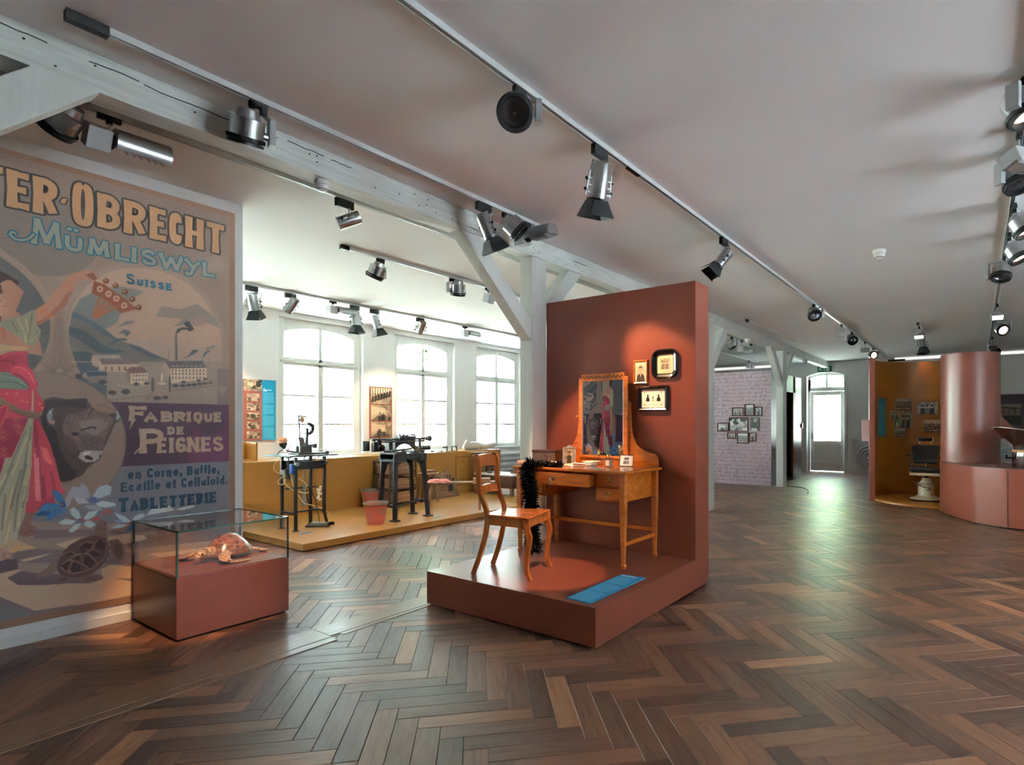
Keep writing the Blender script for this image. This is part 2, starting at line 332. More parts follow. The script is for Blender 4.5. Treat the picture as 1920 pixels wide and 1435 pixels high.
ART = """
p 122 120 112 1165,1992 1188,2155 1224,2245 1338,2333 1447,2373 1583,2362 1478,2253 1447,2179 1427,2113 1363,2057 1295,2094
p 138 124 112 1654,2192 1693,2277 1807,2270 1927,2331 2065,2242 2085,2167 1989,2195 1897,2168 1767,2136 1831,2199 1721,2192
p 128 116 106 1427,2082 1478,2133 1530,2141 1520,2120 1478,2101
p 166 142 126 1488,1976 1557,2003 1599,1996 1637,2013 1671,1994 1704,2015 1750,1990 1796,2019 1867,1990 1915,2005 1989,1996 2053,2007 2099,2005 2099,1877 1693,1842
p 112 106 98 1188,2155 1234,2127 1295,2094 1338,2069 1363,2054 1397,2022 1437,1995 1488,1976 1557,1959 1616,1926 1682,1900 1738,1879 1727,1845 1201,1800 1170,1927 1166,2016
p 84 90 95 1188,2155 1243,2128 1304,2095 1343,2070 1397,2022 1427,1994 1387,2002 1329,2025 1281,2073 1224,2101 1179,2118
p 80 84 88 1170,2052 1234,2037 1295,1996 1343,1947 1407,1923 1478,1912 1407,1892 1319,1889 1257,1937 1192,1983 1169,1992
p 90 94 98 1488,1973 1562,1953 1637,1909 1704,1883 1627,1882 1562,1921 1509,1941
p 76 80 80 1183,1881 1234,1892 1285,1886 1285,1831 1201,1823
p 150 132 118 1201,1817 2099,1898 2091,1855 2078,1762 2078,1552 1368,1554 1295,1637 1192,1710 1227,1742
p 88 90 94 1201,1812 1314,1822 1338,1768 1257,1756 1227,1718 1368,1666 1368,1573 1295,1637 1192,1710 1227,1742
p 168 150 134 1290,1871 1437,1886 1453,1862 1329,1847 1316,1828
p 178 152 132 1284,1843 1295,1872 1319,1828 1319,1788 1290,1801
p 186 160 138 1319,1828 1326,1850 1343,1812 1557,1833 1546,1791 1478,1767 1324,1767
p 122 104 100 1326,1850 1535,1867 1558,1833 1343,1811
p 84 70 66 1359,1770 1359,1792 1363,1800 1367,1792 1367,1771
p 84 70 66 1394,1773 1394,1794 1397,1803 1401,1795 1401,1773
p 84 70 66 1434,1776 1434,1798 1437,1806 1441,1798 1441,1776
p 84 70 66 1468,1778 1468,1800 1472,1809 1476,1801 1476,1779
p 74 80 88 1255,1753 1363,1764 1372,1737 1266,1722
p 138 118 106 1266,1722 1372,1737 1369,1685 1274,1679
p 140 120 108 1477,1773 1504,1761 1504,1685 1481,1710
p 198 174 150 1503,1761 1608,1773 1608,1685 1504,1685
p 120 90 86 1475,1778 1505,1807 1573,1813 1610,1773 1504,1761
p 92 76 72 1519,1754 1525,1755 1525,1741 1519,1740
p 92 76 72 1519,1722 1525,1723 1525,1709 1519,1708
p 92 76 72 1536,1756 1543,1756 1543,1742 1536,1741
p 92 76 72 1536,1724 1543,1724 1543,1710 1536,1709
p 92 76 72 1554,1757 1561,1757 1561,1743 1554,1743
p 92 76 72 1554,1725 1561,1725 1561,1711 1554,1711
p 92 76 72 1573,1758 1579,1759 1579,1744 1573,1744
p 92 76 72 1573,1726 1579,1726 1579,1712 1573,1712
p 92 76 72 1591,1759 1597,1760 1597,1746 1591,1745
p 92 76 72 1591,1727 1597,1728 1597,1713 1591,1713
p 152 132 116 1660,1826 1699,1844 1701,1744 1660,1754
p 166 142 122 1697,1829 1718,1865 1751,1815 1751,1725 1699,1737
p 204 178 154 1750,1816 1993,1841 1993,1749 1750,1705
p 96 86 85 1715,1865 1964,1894 1990,1841 1744,1814
p 90 74 70 1759,1809 1766,1809 1766,1793 1759,1793
p 90 74 70 1759,1784 1766,1785 1766,1769 1759,1768
p 90 74 70 1759,1754 1766,1754 1766,1738 1759,1738
p 90 74 70 1781,1811 1788,1811 1788,1795 1781,1794
p 90 74 70 1781,1786 1788,1786 1788,1770 1781,1770
p 90 74 70 1781,1756 1788,1756 1788,1740 1781,1739
p 90 74 70 1804,1812 1811,1813 1811,1797 1804,1796
p 90 74 70 1804,1787 1811,1788 1811,1772 1804,1771
p 90 74 70 1804,1757 1811,1758 1811,1741 1804,1741
p 90 74 70 1827,1814 1834,1815 1834,1798 1827,1798
p 90 74 70 1827,1789 1834,1790 1834,1773 1827,1773
p 90 74 70 1827,1759 1834,1759 1834,1743 1827,1742
p 90 74 70 1850,1816 1857,1817 1857,1800 1850,1800
p 90 74 70 1850,1791 1857,1791 1857,1775 1850,1775
p 90 74 70 1850,1760 1857,1761 1857,1744 1850,1744
p 90 74 70 1873,1818 1881,1818 1881,1802 1873,1801
p 90 74 70 1873,1793 1881,1793 1881,1777 1873,1776
p 90 74 70 1873,1762 1881,1762 1881,1746 1873,1745
p 90 74 70 1897,1820 1904,1820 1904,1804 1897,1803
p 90 74 70 1897,1794 1904,1795 1904,1778 1897,1778
p 90 74 70 1897,1763 1904,1764 1904,1747 1897,1747
p 90 74 70 1921,1822 1928,1822 1928,1806 1921,1805
p 90 74 70 1921,1796 1928,1797 1928,1780 1921,1779
p 90 74 70 1921,1765 1928,1766 1928,1749 1921,1749
p 90 74 70 1944,1823 1952,1824 1952,1807 1944,1807
p 90 74 70 1944,1798 1952,1798 1952,1782 1944,1781
p 90 74 70 1944,1767 1952,1767 1952,1751 1944,1750
p 90 74 70 1969,1825 1976,1826 1976,1809 1969,1809
p 90 74 70 1969,1800 1976,1800 1976,1783 1969,1783
p 90 74 70 1969,1768 1976,1769 1976,1752 1969,1752
p 150 128 116 1754,1839 1772,1842 1778,1830 1759,1828
p 150 128 116 1784,1842 1802,1845 1808,1833 1789,1830
p 150 128 116 1814,1844 1833,1847 1839,1835 1820,1833
p 150 128 116 1845,1847 1864,1850 1870,1838 1851,1835
p 150 128 116 1876,1849 1895,1852 1901,1841 1882,1838
p 150 128 116 1907,1852 1927,1855 1933,1843 1913,1840
p 150 128 116 1939,1855 1959,1858 1965,1846 1945,1843
p 104 92 86 1780,2077 1790,2079 1796,1879 1780,1878
p 80 78 78 1780,2077 1793,2116 1825,2134 1867,2138 1897,2151 1906,2127 1873,2110 1855,2122 1819,2113 1802,2092
p 84 84 84 1834,2172 1867,2191 1900,2165 1885,2139 1849,2144
p 150 126 114 1879,2193 1940,2231 1989,2227 1997,2196 1952,2163 1885,2158
p 84 86 90 1348,1940 1390,1960 1400,1980 1427,2000 1478,2008 1488,1994 1437,1988 1402,1957
p 104 104 104 1432,2032 1468,2072 1504,2061 1499,2041 1478,2019 1463,2043
p 104 104 104 1831,1901 1867,1925 1897,1969 1940,1974 1903,1935 1861,1911
p 90 90 92 1961,1917 1974,1956 2002,1980 2030,1980 1995,1955 1974,1922
p 120 114 108 1983,1992 2046,2027 2056,2011 1995,1983
s 80 70 68 3 1348,1940 1348,1843
s 110 96 90 3 1739,1952 1739,1859
s 100 90 85 3 1826,1901 1826,1840
s 100 90 85 3 1959,1917 1959,1851
s 100 90 85 4 2008,1932 2008,1869
s 96 88 86 5 1368,1562 1478,1583 1637,1612
s 96 88 86 5 1750,1647 2078,1711
s 130 112 102 3 1648,1681 1750,1643
s 130 112 102 3 1562,1657 1632,1615
s 176 156 138 9 1637,1694 1520,1661 1427,1675
s 130 112 104 4 1654,1799 1605,1821 1660,1852
p 74 72 72 1369,1692 1366,1683 1357,1677 1346,1674 1334,1676 1325,1681 1322,1689 1325,1697 1334,1703 1346,1706 1357,1705 1366,1700
p 74 72 72 1424,1620 1421,1612 1412,1605 1400,1603 1388,1604 1379,1610 1376,1618 1379,1626 1388,1632 1400,1635 1412,1633 1421,1628
p 74 72 72 1502,1630 1499,1620 1489,1613 1476,1610 1462,1612 1453,1618 1449,1627 1453,1637 1462,1644 1476,1648 1489,1646 1499,1639
p 74 72 72 1329,1636 1327,1628 1320,1623 1312,1620 1303,1622 1297,1627 1294,1634 1297,1642 1303,1647 1312,1650 1320,1648 1327,1643
p 74 72 72 1556,1688 1554,1682 1547,1677 1538,1675 1529,1676 1523,1680 1520,1686 1523,1691 1529,1696 1538,1698 1547,1697 1554,1693
p 74 72 72 1616,1696 1613,1690 1608,1686 1599,1684 1591,1685 1585,1689 1583,1694 1585,1699 1591,1703 1599,1705 1608,1704 1613,1701
p 74 72 72 1802,1688 1799,1682 1792,1677 1781,1675 1771,1676 1763,1680 1760,1686 1763,1692 1771,1697 1781,1699 1792,1698 1799,1694
p 74 72 72 1848,1691 1845,1685 1838,1681 1828,1679 1818,1680 1811,1683 1808,1689 1811,1694 1818,1699 1828,1701 1838,1700 1845,1696
p 74 72 72 1889,1698 1886,1692 1879,1688 1870,1686 1860,1687 1853,1690 1851,1696 1853,1701 1860,1706 1870,1708 1879,1707 1886,1703
p 74 72 72 1925,1703 1923,1698 1916,1693 1906,1691 1896,1692 1889,1696 1887,1701 1889,1707 1896,1711 1906,1713 1916,1712 1923,1709
p 74 72 72 1964,1711 1962,1705 1955,1701 1946,1699 1936,1700 1930,1704 1927,1709 1930,1715 1936,1719 1946,1721 1955,1720 1962,1716
p 74 72 72 2001,1718 1998,1713 1992,1709 1983,1707 1974,1708 1968,1711 1966,1716 1968,1721 1974,1725 1983,1727 1992,1726 1998,1723
p 74 72 72 2037,1725 2035,1721 2029,1717 2021,1716 2013,1716 2007,1719 2004,1723 2007,1727 2013,1731 2021,1733 2029,1732 2035,1729
p 74 72 72 1852,1721 1849,1717 1843,1713 1834,1712 1825,1712 1819,1715 1816,1719 1819,1723 1825,1726 1834,1728 1843,1727 1849,1725
p 74 72 72 1949,1738 1947,1733 1943,1729 1936,1727 1930,1728 1926,1732 1924,1736 1926,1741 1930,1745 1936,1747 1943,1746 1947,1743
p 74 72 72 1997,1753 1995,1748 1990,1745 1983,1744 1976,1744 1971,1747 1969,1751 1971,1755 1976,1759 1983,1760 1990,1760 1995,1757
p 74 72 72 1238,1719 1235,1708 1227,1700 1215,1697 1204,1699 1195,1706 1192,1715 1195,1726 1204,1734 1215,1737 1227,1735 1235,1729
s 80 74 70 4 1346,1683 1346,1663
s 80 74 70 4 1400,1611 1400,1592
s 80 74 70 4 1476,1618 1476,1598
p 90 80 78 1647,1688 1646,1658 1642,1636 1637,1628 1633,1636 1629,1657 1628,1687 1629,1716 1633,1738 1637,1746 1642,1738 1646,1717
p 84 76 74 1752,1700 1751,1667 1749,1643 1745,1635 1741,1643 1739,1667 1738,1699 1739,1732 1741,1756 1745,1765 1749,1757 1751,1733
p 200 184 166 1701,1743 1700,1722 1697,1706 1694,1700 1691,1706 1688,1721 1687,1743 1688,1764 1691,1780 1694,1786 1697,1780 1700,1765
p 196 178 160 1724,1700 1720,1695 1710,1691 1696,1689 1682,1689 1672,1692 1668,1697 1672,1701 1682,1705 1696,1708 1710,1707 1720,1704
p 78 70 68 1691,1591 1687,1583 1678,1577 1665,1574 1652,1576 1643,1582 1640,1589 1643,1597 1652,1603 1665,1606 1678,1604 1687,1599
p 78 70 68 1735,1598 1732,1591 1725,1586 1715,1584 1706,1586 1699,1590 1696,1597 1699,1603 1706,1608 1715,1611 1725,1609 1732,1605
s 78 70 68 5 1637,1583 1732,1593
s 70 64 62 5 1599,1594 1599,1575
s 70 64 62 5 1613,1595 1613,1575
m midframe
p 122 66 44 1299,2380 1357,2367 1402,2333 1448,2307 1495,2269 1542,2228 1448,2182 1393,2237 1321,2281 1286,2292
p 182 150 124 1349,2334 1347,2322 1340,2312 1331,2308 1323,2309 1316,2316 1314,2327 1316,2339 1323,2348 1331,2353 1340,2352 1347,2345
p 122 66 44 1339,2332 1338,2327 1335,2323 1331,2321 1328,2322 1325,2325 1324,2329 1325,2334 1328,2337 1331,2339 1335,2339 1338,2336
p 182 150 124 1396,2309 1394,2297 1387,2287 1378,2282 1369,2284 1363,2291 1360,2302 1363,2314 1369,2323 1378,2328 1387,2327 1394,2320
p 122 66 44 1386,2307 1385,2302 1382,2298 1378,2296 1375,2297 1372,2299 1371,2304 1372,2309 1375,2312 1378,2314 1382,2314 1385,2311
p 182 150 124 1441,2285 1438,2273 1432,2263 1422,2258 1413,2260 1406,2267 1404,2278 1406,2290 1413,2299 1422,2304 1432,2303 1438,2296
p 122 66 44 1430,2283 1429,2278 1426,2274 1422,2272 1419,2273 1416,2276 1415,2280 1416,2285 1419,2289 1422,2290 1426,2290 1429,2287
p 182 150 124 1486,2244 1483,2232 1476,2222 1467,2217 1458,2219 1451,2226 1448,2237 1451,2249 1458,2259 1467,2264 1476,2262 1483,2255
p 122 66 44 1475,2242 1474,2237 1471,2233 1467,2231 1463,2232 1461,2235 1460,2239 1461,2244 1463,2248 1467,2250 1471,2249 1474,2246
p 96 54 34 1315,2410 1313,2400 1307,2392 1299,2388 1290,2389 1284,2394 1282,2403 1284,2413 1290,2421 1299,2426 1307,2425 1313,2419
p 190 136 92 1302,2413 1301,2410 1299,2407 1295,2405 1292,2405 1289,2407 1288,2410 1289,2414 1292,2417 1295,2418 1299,2418 1301,2416
p 96 54 34 1381,2397 1379,2387 1372,2378 1364,2374 1355,2375 1349,2381 1347,2390 1349,2400 1355,2408 1364,2413 1372,2412 1379,2406
p 190 136 92 1367,2400 1366,2396 1364,2393 1360,2391 1357,2392 1354,2394 1353,2397 1354,2400 1357,2403 1360,2405 1364,2405 1366,2403
p 96 54 34 1436,2374 1434,2363 1427,2355 1419,2351 1410,2352 1403,2357 1401,2367 1403,2377 1410,2385 1419,2390 1427,2389 1434,2383
p 190 136 92 1422,2377 1421,2373 1419,2370 1415,2368 1411,2368 1408,2370 1407,2374 1408,2377 1411,2380 1415,2382 1419,2382 1421,2380
p 96 54 34 1489,2340 1486,2330 1480,2321 1471,2317 1462,2318 1455,2324 1453,2333 1455,2343 1462,2352 1471,2356 1480,2355 1486,2349
p 190 136 92 1475,2343 1474,2339 1471,2336 1467,2335 1463,2335 1461,2337 1460,2340 1461,2344 1463,2347 1467,2349 1471,2348 1474,2346
p 96 54 34 1533,2294 1530,2284 1524,2275 1515,2271 1506,2272 1499,2278 1496,2288 1499,2298 1506,2307 1515,2311 1524,2310 1530,2304
p 190 136 92 1518,2298 1517,2294 1515,2291 1511,2289 1507,2289 1504,2291 1503,2295 1504,2298 1507,2302 1511,2303 1515,2303 1517,2301
p 96 54 34 1569,2243 1567,2232 1560,2224 1550,2220 1541,2221 1534,2227 1532,2236 1534,2247 1541,2255 1550,2260 1560,2259 1567,2252
p 190 136 92 1554,2246 1553,2242 1550,2239 1547,2238 1543,2238 1540,2240 1539,2244 1540,2247 1543,2250 1547,2252 1550,2252 1553,2250
p 150 88 58 1322,2275 1338,2267 1295,2119 1288,2134
p 150 88 58 1353,2264 1369,2256 1301,2120 1294,2135
p 150 88 58 1382,2247 1398,2238 1307,2121 1299,2136
p 150 88 58 1413,2223 1430,2215 1313,2122 1304,2136
m lady
p 168 120 98 1194,2412 1243,2441 1292,2451 1338,2401 1315,2394 1300,2378 1255,2384 1209,2362 1188,2297 1157,2195 1102,2118 1047,2060 998,2020 994,2124 1047,2177 1091,2256 1135,2327 1163,2381
p 146 98 80 1188,2297 1157,2195 1102,2118 1047,2060 998,2020 997,2045 1058,2098 1113,2180 1157,2269
p 120 76 62 1252,2411 1294,2436 1318,2399 1300,2381
s 176 92 50 7 1133,2327 1163,2320 1191,2298
s 190 100 50 8 1039,2174 1058,2119 1099,2104
s 190 100 50 6 1020,2149 1034,2105
s 190 110 60 6 1020,2149 1063,2099 1096,2093
p 176 130 108 813,2197 842,2187 853,2184 875,2165 872,2152 866,2146 878,2134 871,2123 883,2104 880,2090 857,2079 842,2064 827,1979 803,1976
p 70 46 40 803,2236 842,2266 848,2260 850,2235 856,2219 842,2201 813,2176
s 150 50 50 6 857,2130 875,2135
s 80 54 46 5 842,2161 850,2164
s 110 76 66 4 872,2152 862,2149
p 176 126 104 784,2014 842,2030 892,1995 922,1943 954,1894 971,1887 842,1842 784,1837
s 190 90 60 7 842,1988 857,1983 862,1929
s 190 90 60 5 842,1954 862,1956
p 150 142 118 813,2005 882,2063 942,2087 990,2131 1000,2116 1011,2033 1030,2005 1023,1956 994,1893 958,1911 907,1962 842,2008
s 182 168 130 9 917,2062 947,1996 958,1919
s 182 168 130 9 958,2075 968,1999 963,1927
s 120 116 98 9 989,2116 978,2014 968,1935
s 120 116 98 9 892,2044 922,1978
s 120 118 104 8 1015,2005 989,1930
s 176 164 130 7 1010,1976 978,1914
p 182 152 116 794,1879 842,1895 902,1888 971,1891 963,1864 892,1847 794,1804
s 206 160 104 8 842,1864 902,1874 968,1886
s 150 126 100 6 842,1843 892,1859
p 150 48 62 799,1805 842,1826 897,1855 964,1865 967,1828 954,1777 917,1772 889,1723 799,1723
s 110 30 44 14 842,1788 887,1792 912,1766
s 190 80 84 8 857,1817 902,1843 958,1848
p 180 62 76 889,1744 907,1774 948,1778 989,1750 999,1702 1016,1653 1010,1623 984,1614 963,1657 927,1690 892,1700
s 214 104 110 10 907,1752 942,1755 978,1715 999,1659
s 130 36 52 9 902,1717 942,1698 973,1644
p 136 142 126 803,1730 842,1726 892,1709 942,1684 974,1636 968,1617 842,1619 803,1634
s 164 166 146 9 842,1698 902,1689 958,1643
s 104 112 104 9 842,1664 912,1661 963,1629
s 104 112 104 6 842,1712 892,1695
p 168 58 70 808,1620 842,1615 968,1618 1010,1609 1047,1531 1048,1502 1027,1473 1020,1430 1074,1270 1102,1137 1118,990 1147,948 1091,925 1036,903 963,908 808,925
p 170 62 74 963,1185 1096,1179 1113,1084 1135,976 1147,941 1091,926 1039,897 1005,832 958,833
p 132 40 62 808,1435 974,1437 917,1268 857,1117 808,1045
p 206 110 116 994,1215 1010,1214 1027,998 1031,902 1010,905
p 200 92 92 1026,1257 1058,1241 1091,1123 1069,1139 1042,1170
p 140 48 64 994,1415 1015,1344 1022,1214 1032,1069 1020,1049 1005,1215
p 206 116 120 996,1183 1021,1182 1026,957 1005,902
p 130 44 58 1026,1061 1034,899 1056,920 1047,1071
p 140 48 60 1073,1087 1091,939 1108,938 1091,1091
s 204 120 84 4 862,1332 879,1331
s 204 120 84 4 860,1325 872,1302
s 204 120 84 4 857,1322 857,1290
s 204 120 84 4 853,1325 842,1303
s 204 120 84 4 852,1332 835,1332
s 204 120 84 4 853,1339 842,1361
s 204 120 84 4 857,1341 857,1373
s 204 120 84 4 860,1339 872,1361
s 204 120 84 4 867,1220 884,1220
s 204 120 84 4 865,1214 877,1190
s 204 120 84 4 862,1211 862,1179
s 204 120 84 4 858,1214 846,1192
s 204 120 84 4 857,1221 840,1221
s 204 120 84 4 858,1228 846,1251
s 204 120 84 4 862,1230 862,1262
s 204 120 84 4 865,1227 877,1250
s 204 120 84 4 937,1359 955,1358
s 204 120 84 4 936,1352 948,1329
s 204 120 84 4 932,1349 932,1316
s 204 120 84 4 928,1352 916,1329
s 204 120 84 4 927,1359 910,1359
s 204 120 84 4 928,1366 916,1389
s 204 120 84 4 932,1369 932,1401
s 204 120 84 4 936,1366 948,1389
s 204 120 84 4 919,1412 937,1412
s 204 120 84 4 918,1405 930,1382
s 204 120 84 4 914,1402 914,1369
s 204 120 84 4 911,1405 899,1382
s 204 120 84 4 909,1411 892,1411
s 204 120 84 4 911,1418 899,1441
s 204 120 84 4 914,1421 914,1454
s 204 120 84 4 918,1418 930,1441
p 206 110 84 879,1589 878,1585 875,1583 872,1582 868,1582 866,1585 865,1588 866,1592 868,1594 872,1596 875,1595 878,1592
p 206 110 84 924,1591 923,1587 920,1585 917,1584 913,1584 911,1587 910,1590 911,1594 913,1597 917,1598 920,1597 923,1594
p 206 110 84 949,1542 948,1539 946,1536 942,1535 939,1536 936,1539 935,1542 936,1546 939,1548 942,1549 946,1548 948,1546
p 206 110 84 970,1540 969,1536 966,1533 963,1532 959,1533 957,1536 956,1539 957,1543 959,1545 963,1546 966,1546 969,1543
p 206 110 84 1033,1531 1032,1527 1030,1524 1026,1523 1022,1524 1019,1527 1018,1530 1019,1534 1022,1537 1026,1538 1030,1537 1032,1534
p 206 110 84 1044,1502 1043,1499 1040,1496 1036,1495 1033,1496 1030,1498 1029,1502 1030,1505 1033,1508 1036,1509 1040,1508 1043,1506
s 214 130 110 5 994,1244 1007,1235 1000,1222
s 214 130 110 5 994,1208 1007,1199 1000,1186
s 214 130 110 5 994,1072 1007,1063 1000,1050
s 214 130 110 5 994,1001 1007,991 1000,979
s 214 130 110 5 994,1044 1007,1034 1000,1022
p 168 160 136 971,1437 995,1437 986,1144 968,904 808,922 808,1024 842,1083 892,1184 942,1337
p 188 176 140 989,1615 995,1615 994,1472 984,1472
p 170 160 136 866,1190 984,1184 972,1008 955,828 922,715 919,641 842,632 815,637 815,1044 842,1080
s 130 128 112 11 958,1358 872,1081
s 130 128 112 11 973,1287 922,916
s 130 128 112 11 984,1387 963,1145
s 130 128 112 11 902,1149 832,933
s 130 128 112 11 963,1110 947,913
s 200 186 150 9 965,1316 897,1079
s 200 186 150 9 978,1287 953,1004
s 200 186 150 9 872,1095 842,1014
s 126 124 108 13 963,1145 922,945
s 126 124 108 13 938,1113 890,870
s 126 124 108 13 922,945 906,723
s 126 124 108 13 866,962 850,742
s 126 124 108 13 963,1009 934,786
s 204 178 136 10 975,1110 946,909
s 204 178 136 10 902,1014 866,796
s 204 178 136 10 890,792 866,657
s 204 178 136 10 942,864 922,754
p 118 92 76 808,1586 842,1567 882,1533 942,1491 1027,1473 1019,1428 973,1438 892,1483 808,1524
s 150 120 96 5 842,1563 887,1526 947,1487 1020,1467
s 84 62 54 5 842,1515 897,1479 973,1441
p 150 44 60 808,1497 877,1526 887,1499 862,1436 842,1366 808,1360
s 196 110 90 6 842,1498 877,1519 872,1470 842,1373
p 138 96 90 924,708 959,828 1001,828 979,757 1008,736 1005,689 972,678 934,689
s 110 72 70 6 942,700 979,717 1002,702
p 176 150 120 815,646 918,670 1010,602 894,589 842,627
s 206 150 90 9 890,602 938,616 1000,602
s 206 150 90 8 894,591 930,640
p 98 78 84 815,572 918,547 924,484 842,473 815,479
p 176 132 118 819,621 878,610 889,565 866,557 850,548 819,561
s 130 92 86 5 860,602 862,563
m bison
p 80 64 60 1047,1560 1091,1576 1157,1564 1261,1575 1273,1538 1321,1533 1370,1519 1420,1495 1442,1462 1439,1423 1413,1400 1394,1339 1370,1277 1352,1231 1340,1201 1330,1155 1303,1132 1273,1112 1238,1054 1180,1021 1124,1014 1113,1100 1091,1189 1063,1285 1031,1387 1020,1430 1048,1501
p 56 46 46 1047,1553 1261,1572 1255,1507 1157,1520 1091,1503 1063,1401 1102,1357 1124,1239 1157,1149 1214,1071 1180,1021 1124,1014 1091,1189 1063,1285 1031,1387
p 110 88 82 1157,1460 1226,1476 1273,1507 1333,1516 1413,1479 1407,1417 1385,1378 1357,1277 1339,1212 1226,1213 1180,1289 1140,1342 1135,1401
p 132 112 106 1214,1416 1333,1440 1382,1409 1351,1355 1309,1317 1238,1356
p 94 70 66 1140,1335 1180,1304 1226,1221 1186,1207 1152,1260
p 98 80 76 1226,1326 1309,1317 1345,1278 1333,1216 1238,1220
p 160 148 146 1227,1205 1249,1221 1343,1214 1337,1169 1303,1140 1255,1139 1214,1168
p 196 186 184 1238,1205 1291,1214 1273,1196 1243,1182
p 52 38 40 1247,1182 1267,1185 1292,1168 1290,1153 1261,1160
p 60 46 48 1327,1178 1338,1193 1337,1169 1327,1163
s 70 54 54 6 1209,1176 1255,1136 1309,1137
p 128 130 134 1092,1512 1069,1488 1056,1452 1063,1412 1092,1389 1102,1416 1085,1437 1087,1474
p 166 120 116 1063,1437 1071,1405 1093,1389 1096,1408
p 190 190 190 1085,1503 1069,1474 1074,1459
p 150 158 158 1412,1496 1432,1489 1443,1448 1426,1419 1418,1440 1425,1464
p 36 26 28 1181,1343 1214,1340 1221,1318 1188,1320
p 176 120 110 1180,1322 1188,1319 1221,1317 1209,1310
s 46 36 38 14 1226,1356 1291,1378 1309,1363
s 60 44 44 10 1279,1538 1291,1493 1273,1469
p 56 40 40 1382,1471 1413,1464 1401,1440
p 140 112 96 1267,1568 1321,1528 1370,1517 1420,1491 1394,1471 1321,1493 1285,1515
m flowers
p 58 104 150 1081,964 1108,962 1137,923 1145,879 1108,891 1091,928
p 44 84 126 1004,821 1034,835 1073,831 1073,801 1013,807
p 70 120 165 1016,848 1056,886 1119,875 1130,857 1073,835 1030,835
p 66 114 160 1055,778 1073,825 1126,853 1135,840 1108,797 1073,771
p 84 124 168 1119,769 1135,840 1155,847 1150,809
p 36 70 120 1121,883 1154,883 1152,850 1130,847
p 190 110 90 1140,866 1139,864 1136,862 1133,861 1129,863 1126,865 1125,868 1126,871 1129,873 1133,873 1136,872 1139,869
p 160 156 166 1148,891 1162,932 1189,983 1226,972 1230,999 1255,983 1278,919 1273,889 1226,908 1189,911 1171,860 1155,838
p 172 184 190 1292,907 1325,965 1370,977 1397,958 1389,908 1335,889 1301,880
p 186 196 198 1304,853 1345,868 1414,844 1422,824 1370,817 1325,828
p 176 178 186 1193,911 1245,899 1275,860 1217,859
p 160 156 166 1245,845 1297,845 1354,804 1321,804 1273,817
p 60 84 140 1323,874 1319,863 1309,855 1294,854 1280,859 1269,868 1266,880 1269,891 1280,899 1294,900 1309,896 1319,886
p 170 160 170 1319,874 1318,873 1317,871 1315,871 1314,872 1312,873 1312,875 1312,877 1314,878 1315,878 1317,878 1318,876
p 170 160 170 1315,865 1314,864 1313,862 1311,862 1310,863 1308,864 1308,866 1308,868 1310,869 1311,870 1313,869 1314,867
p 170 160 170 1304,861 1304,859 1302,858 1301,858 1299,858 1298,860 1297,862 1298,863 1299,865 1301,865 1302,864 1304,863
p 170 160 170 1291,862 1291,861 1289,859 1288,859 1286,860 1285,861 1284,863 1285,865 1286,866 1288,866 1289,866 1291,864
p 170 160 170 1281,869 1280,868 1279,866 1277,866 1276,867 1274,868 1274,870 1274,872 1276,873 1277,873 1279,873 1280,871
p 170 160 170 1277,879 1276,877 1275,876 1273,876 1272,876 1270,878 1270,880 1270,882 1272,883 1273,883 1275,882 1276,881
p 170 160 170 1281,888 1280,886 1279,885 1277,885 1276,885 1274,887 1274,889 1274,890 1276,892 1277,892 1279,891 1280,890
p 170 160 170 1291,893 1291,891 1289,890 1288,889 1286,890 1285,891 1284,893 1285,895 1286,896 1288,897 1289,896 1291,894
p 170 160 170 1304,891 1304,889 1302,888 1301,888 1299,889 1298,890 1297,892 1298,894 1299,895 1301,895 1302,895 1304,893
p 170 160 170 1315,884 1314,882 1313,881 1311,881 1310,882 1308,883 1308,885 1308,887 1310,888 1311,888 1313,888 1314,886
p 180 90 90 1302,876 1301,873 1298,871 1294,871 1290,872 1288,875 1287,878 1288,881 1290,883 1294,883 1298,882 1301,879
p 178 190 190 1170,829 1194,840 1219,811 1234,755 1207,758 1180,792
p 178 190 190 1240,754 1268,800 1326,806 1299,764 1254,740
p 178 190 190 1115,751 1153,771 1208,748 1180,727 1130,735
p 178 190 190 1165,681 1194,725 1231,732 1217,697 1185,672
p 178 190 190 1244,729 1273,745 1310,709 1282,690 1254,704
p 90 104 150 1251,746 1248,740 1241,735 1231,735 1222,738 1215,744 1212,752 1215,759 1222,763 1231,764 1241,760 1248,754
p 190 70 64 1243,749 1241,745 1237,743 1231,743 1226,745 1222,748 1220,752 1222,755 1226,757 1231,758 1237,756 1241,753
p 172 184 190 1408,782 1470,742 1509,702 1470,697 1435,733
p 178 190 192 1392,671 1435,691 1509,681 1460,660
p 70 110 160 1468,635 1512,678 1535,663 1496,636
p 120 150 180 1412,719 1440,721 1491,690 1419,699
p 176 186 190 1512,711 1533,740 1575,754 1597,732 1543,701
p 186 190 190 1597,732 1630,780 1685,800 1742,786 1776,749 1685,740
p 186 190 190 1776,755 1847,767 1907,774 1907,756 1829,742
p 80 90 140 1526,681 1524,675 1520,671 1514,671 1509,673 1504,678 1503,684 1504,689 1509,693 1514,694 1520,691 1524,687
s 160 80 76 5 1099,795 1207,754
s 160 80 76 6 1249,748 1394,714 1501,680
s 160 80 76 6 1394,640 1496,674
s 160 80 76 5 1325,799 1414,756
p 176 72 66 1371,787 1369,784 1365,782 1360,781 1354,783 1350,786 1349,790 1350,793 1354,795 1360,795 1365,793 1369,790
p 176 72 66 1385,797 1384,794 1380,792 1374,792 1369,793 1365,796 1364,800 1365,803 1369,805 1374,806 1380,804 1384,801
p 176 72 66 1400,783 1399,780 1395,778 1389,778 1384,779 1380,782 1378,786 1380,789 1384,791 1389,791 1395,790 1399,787
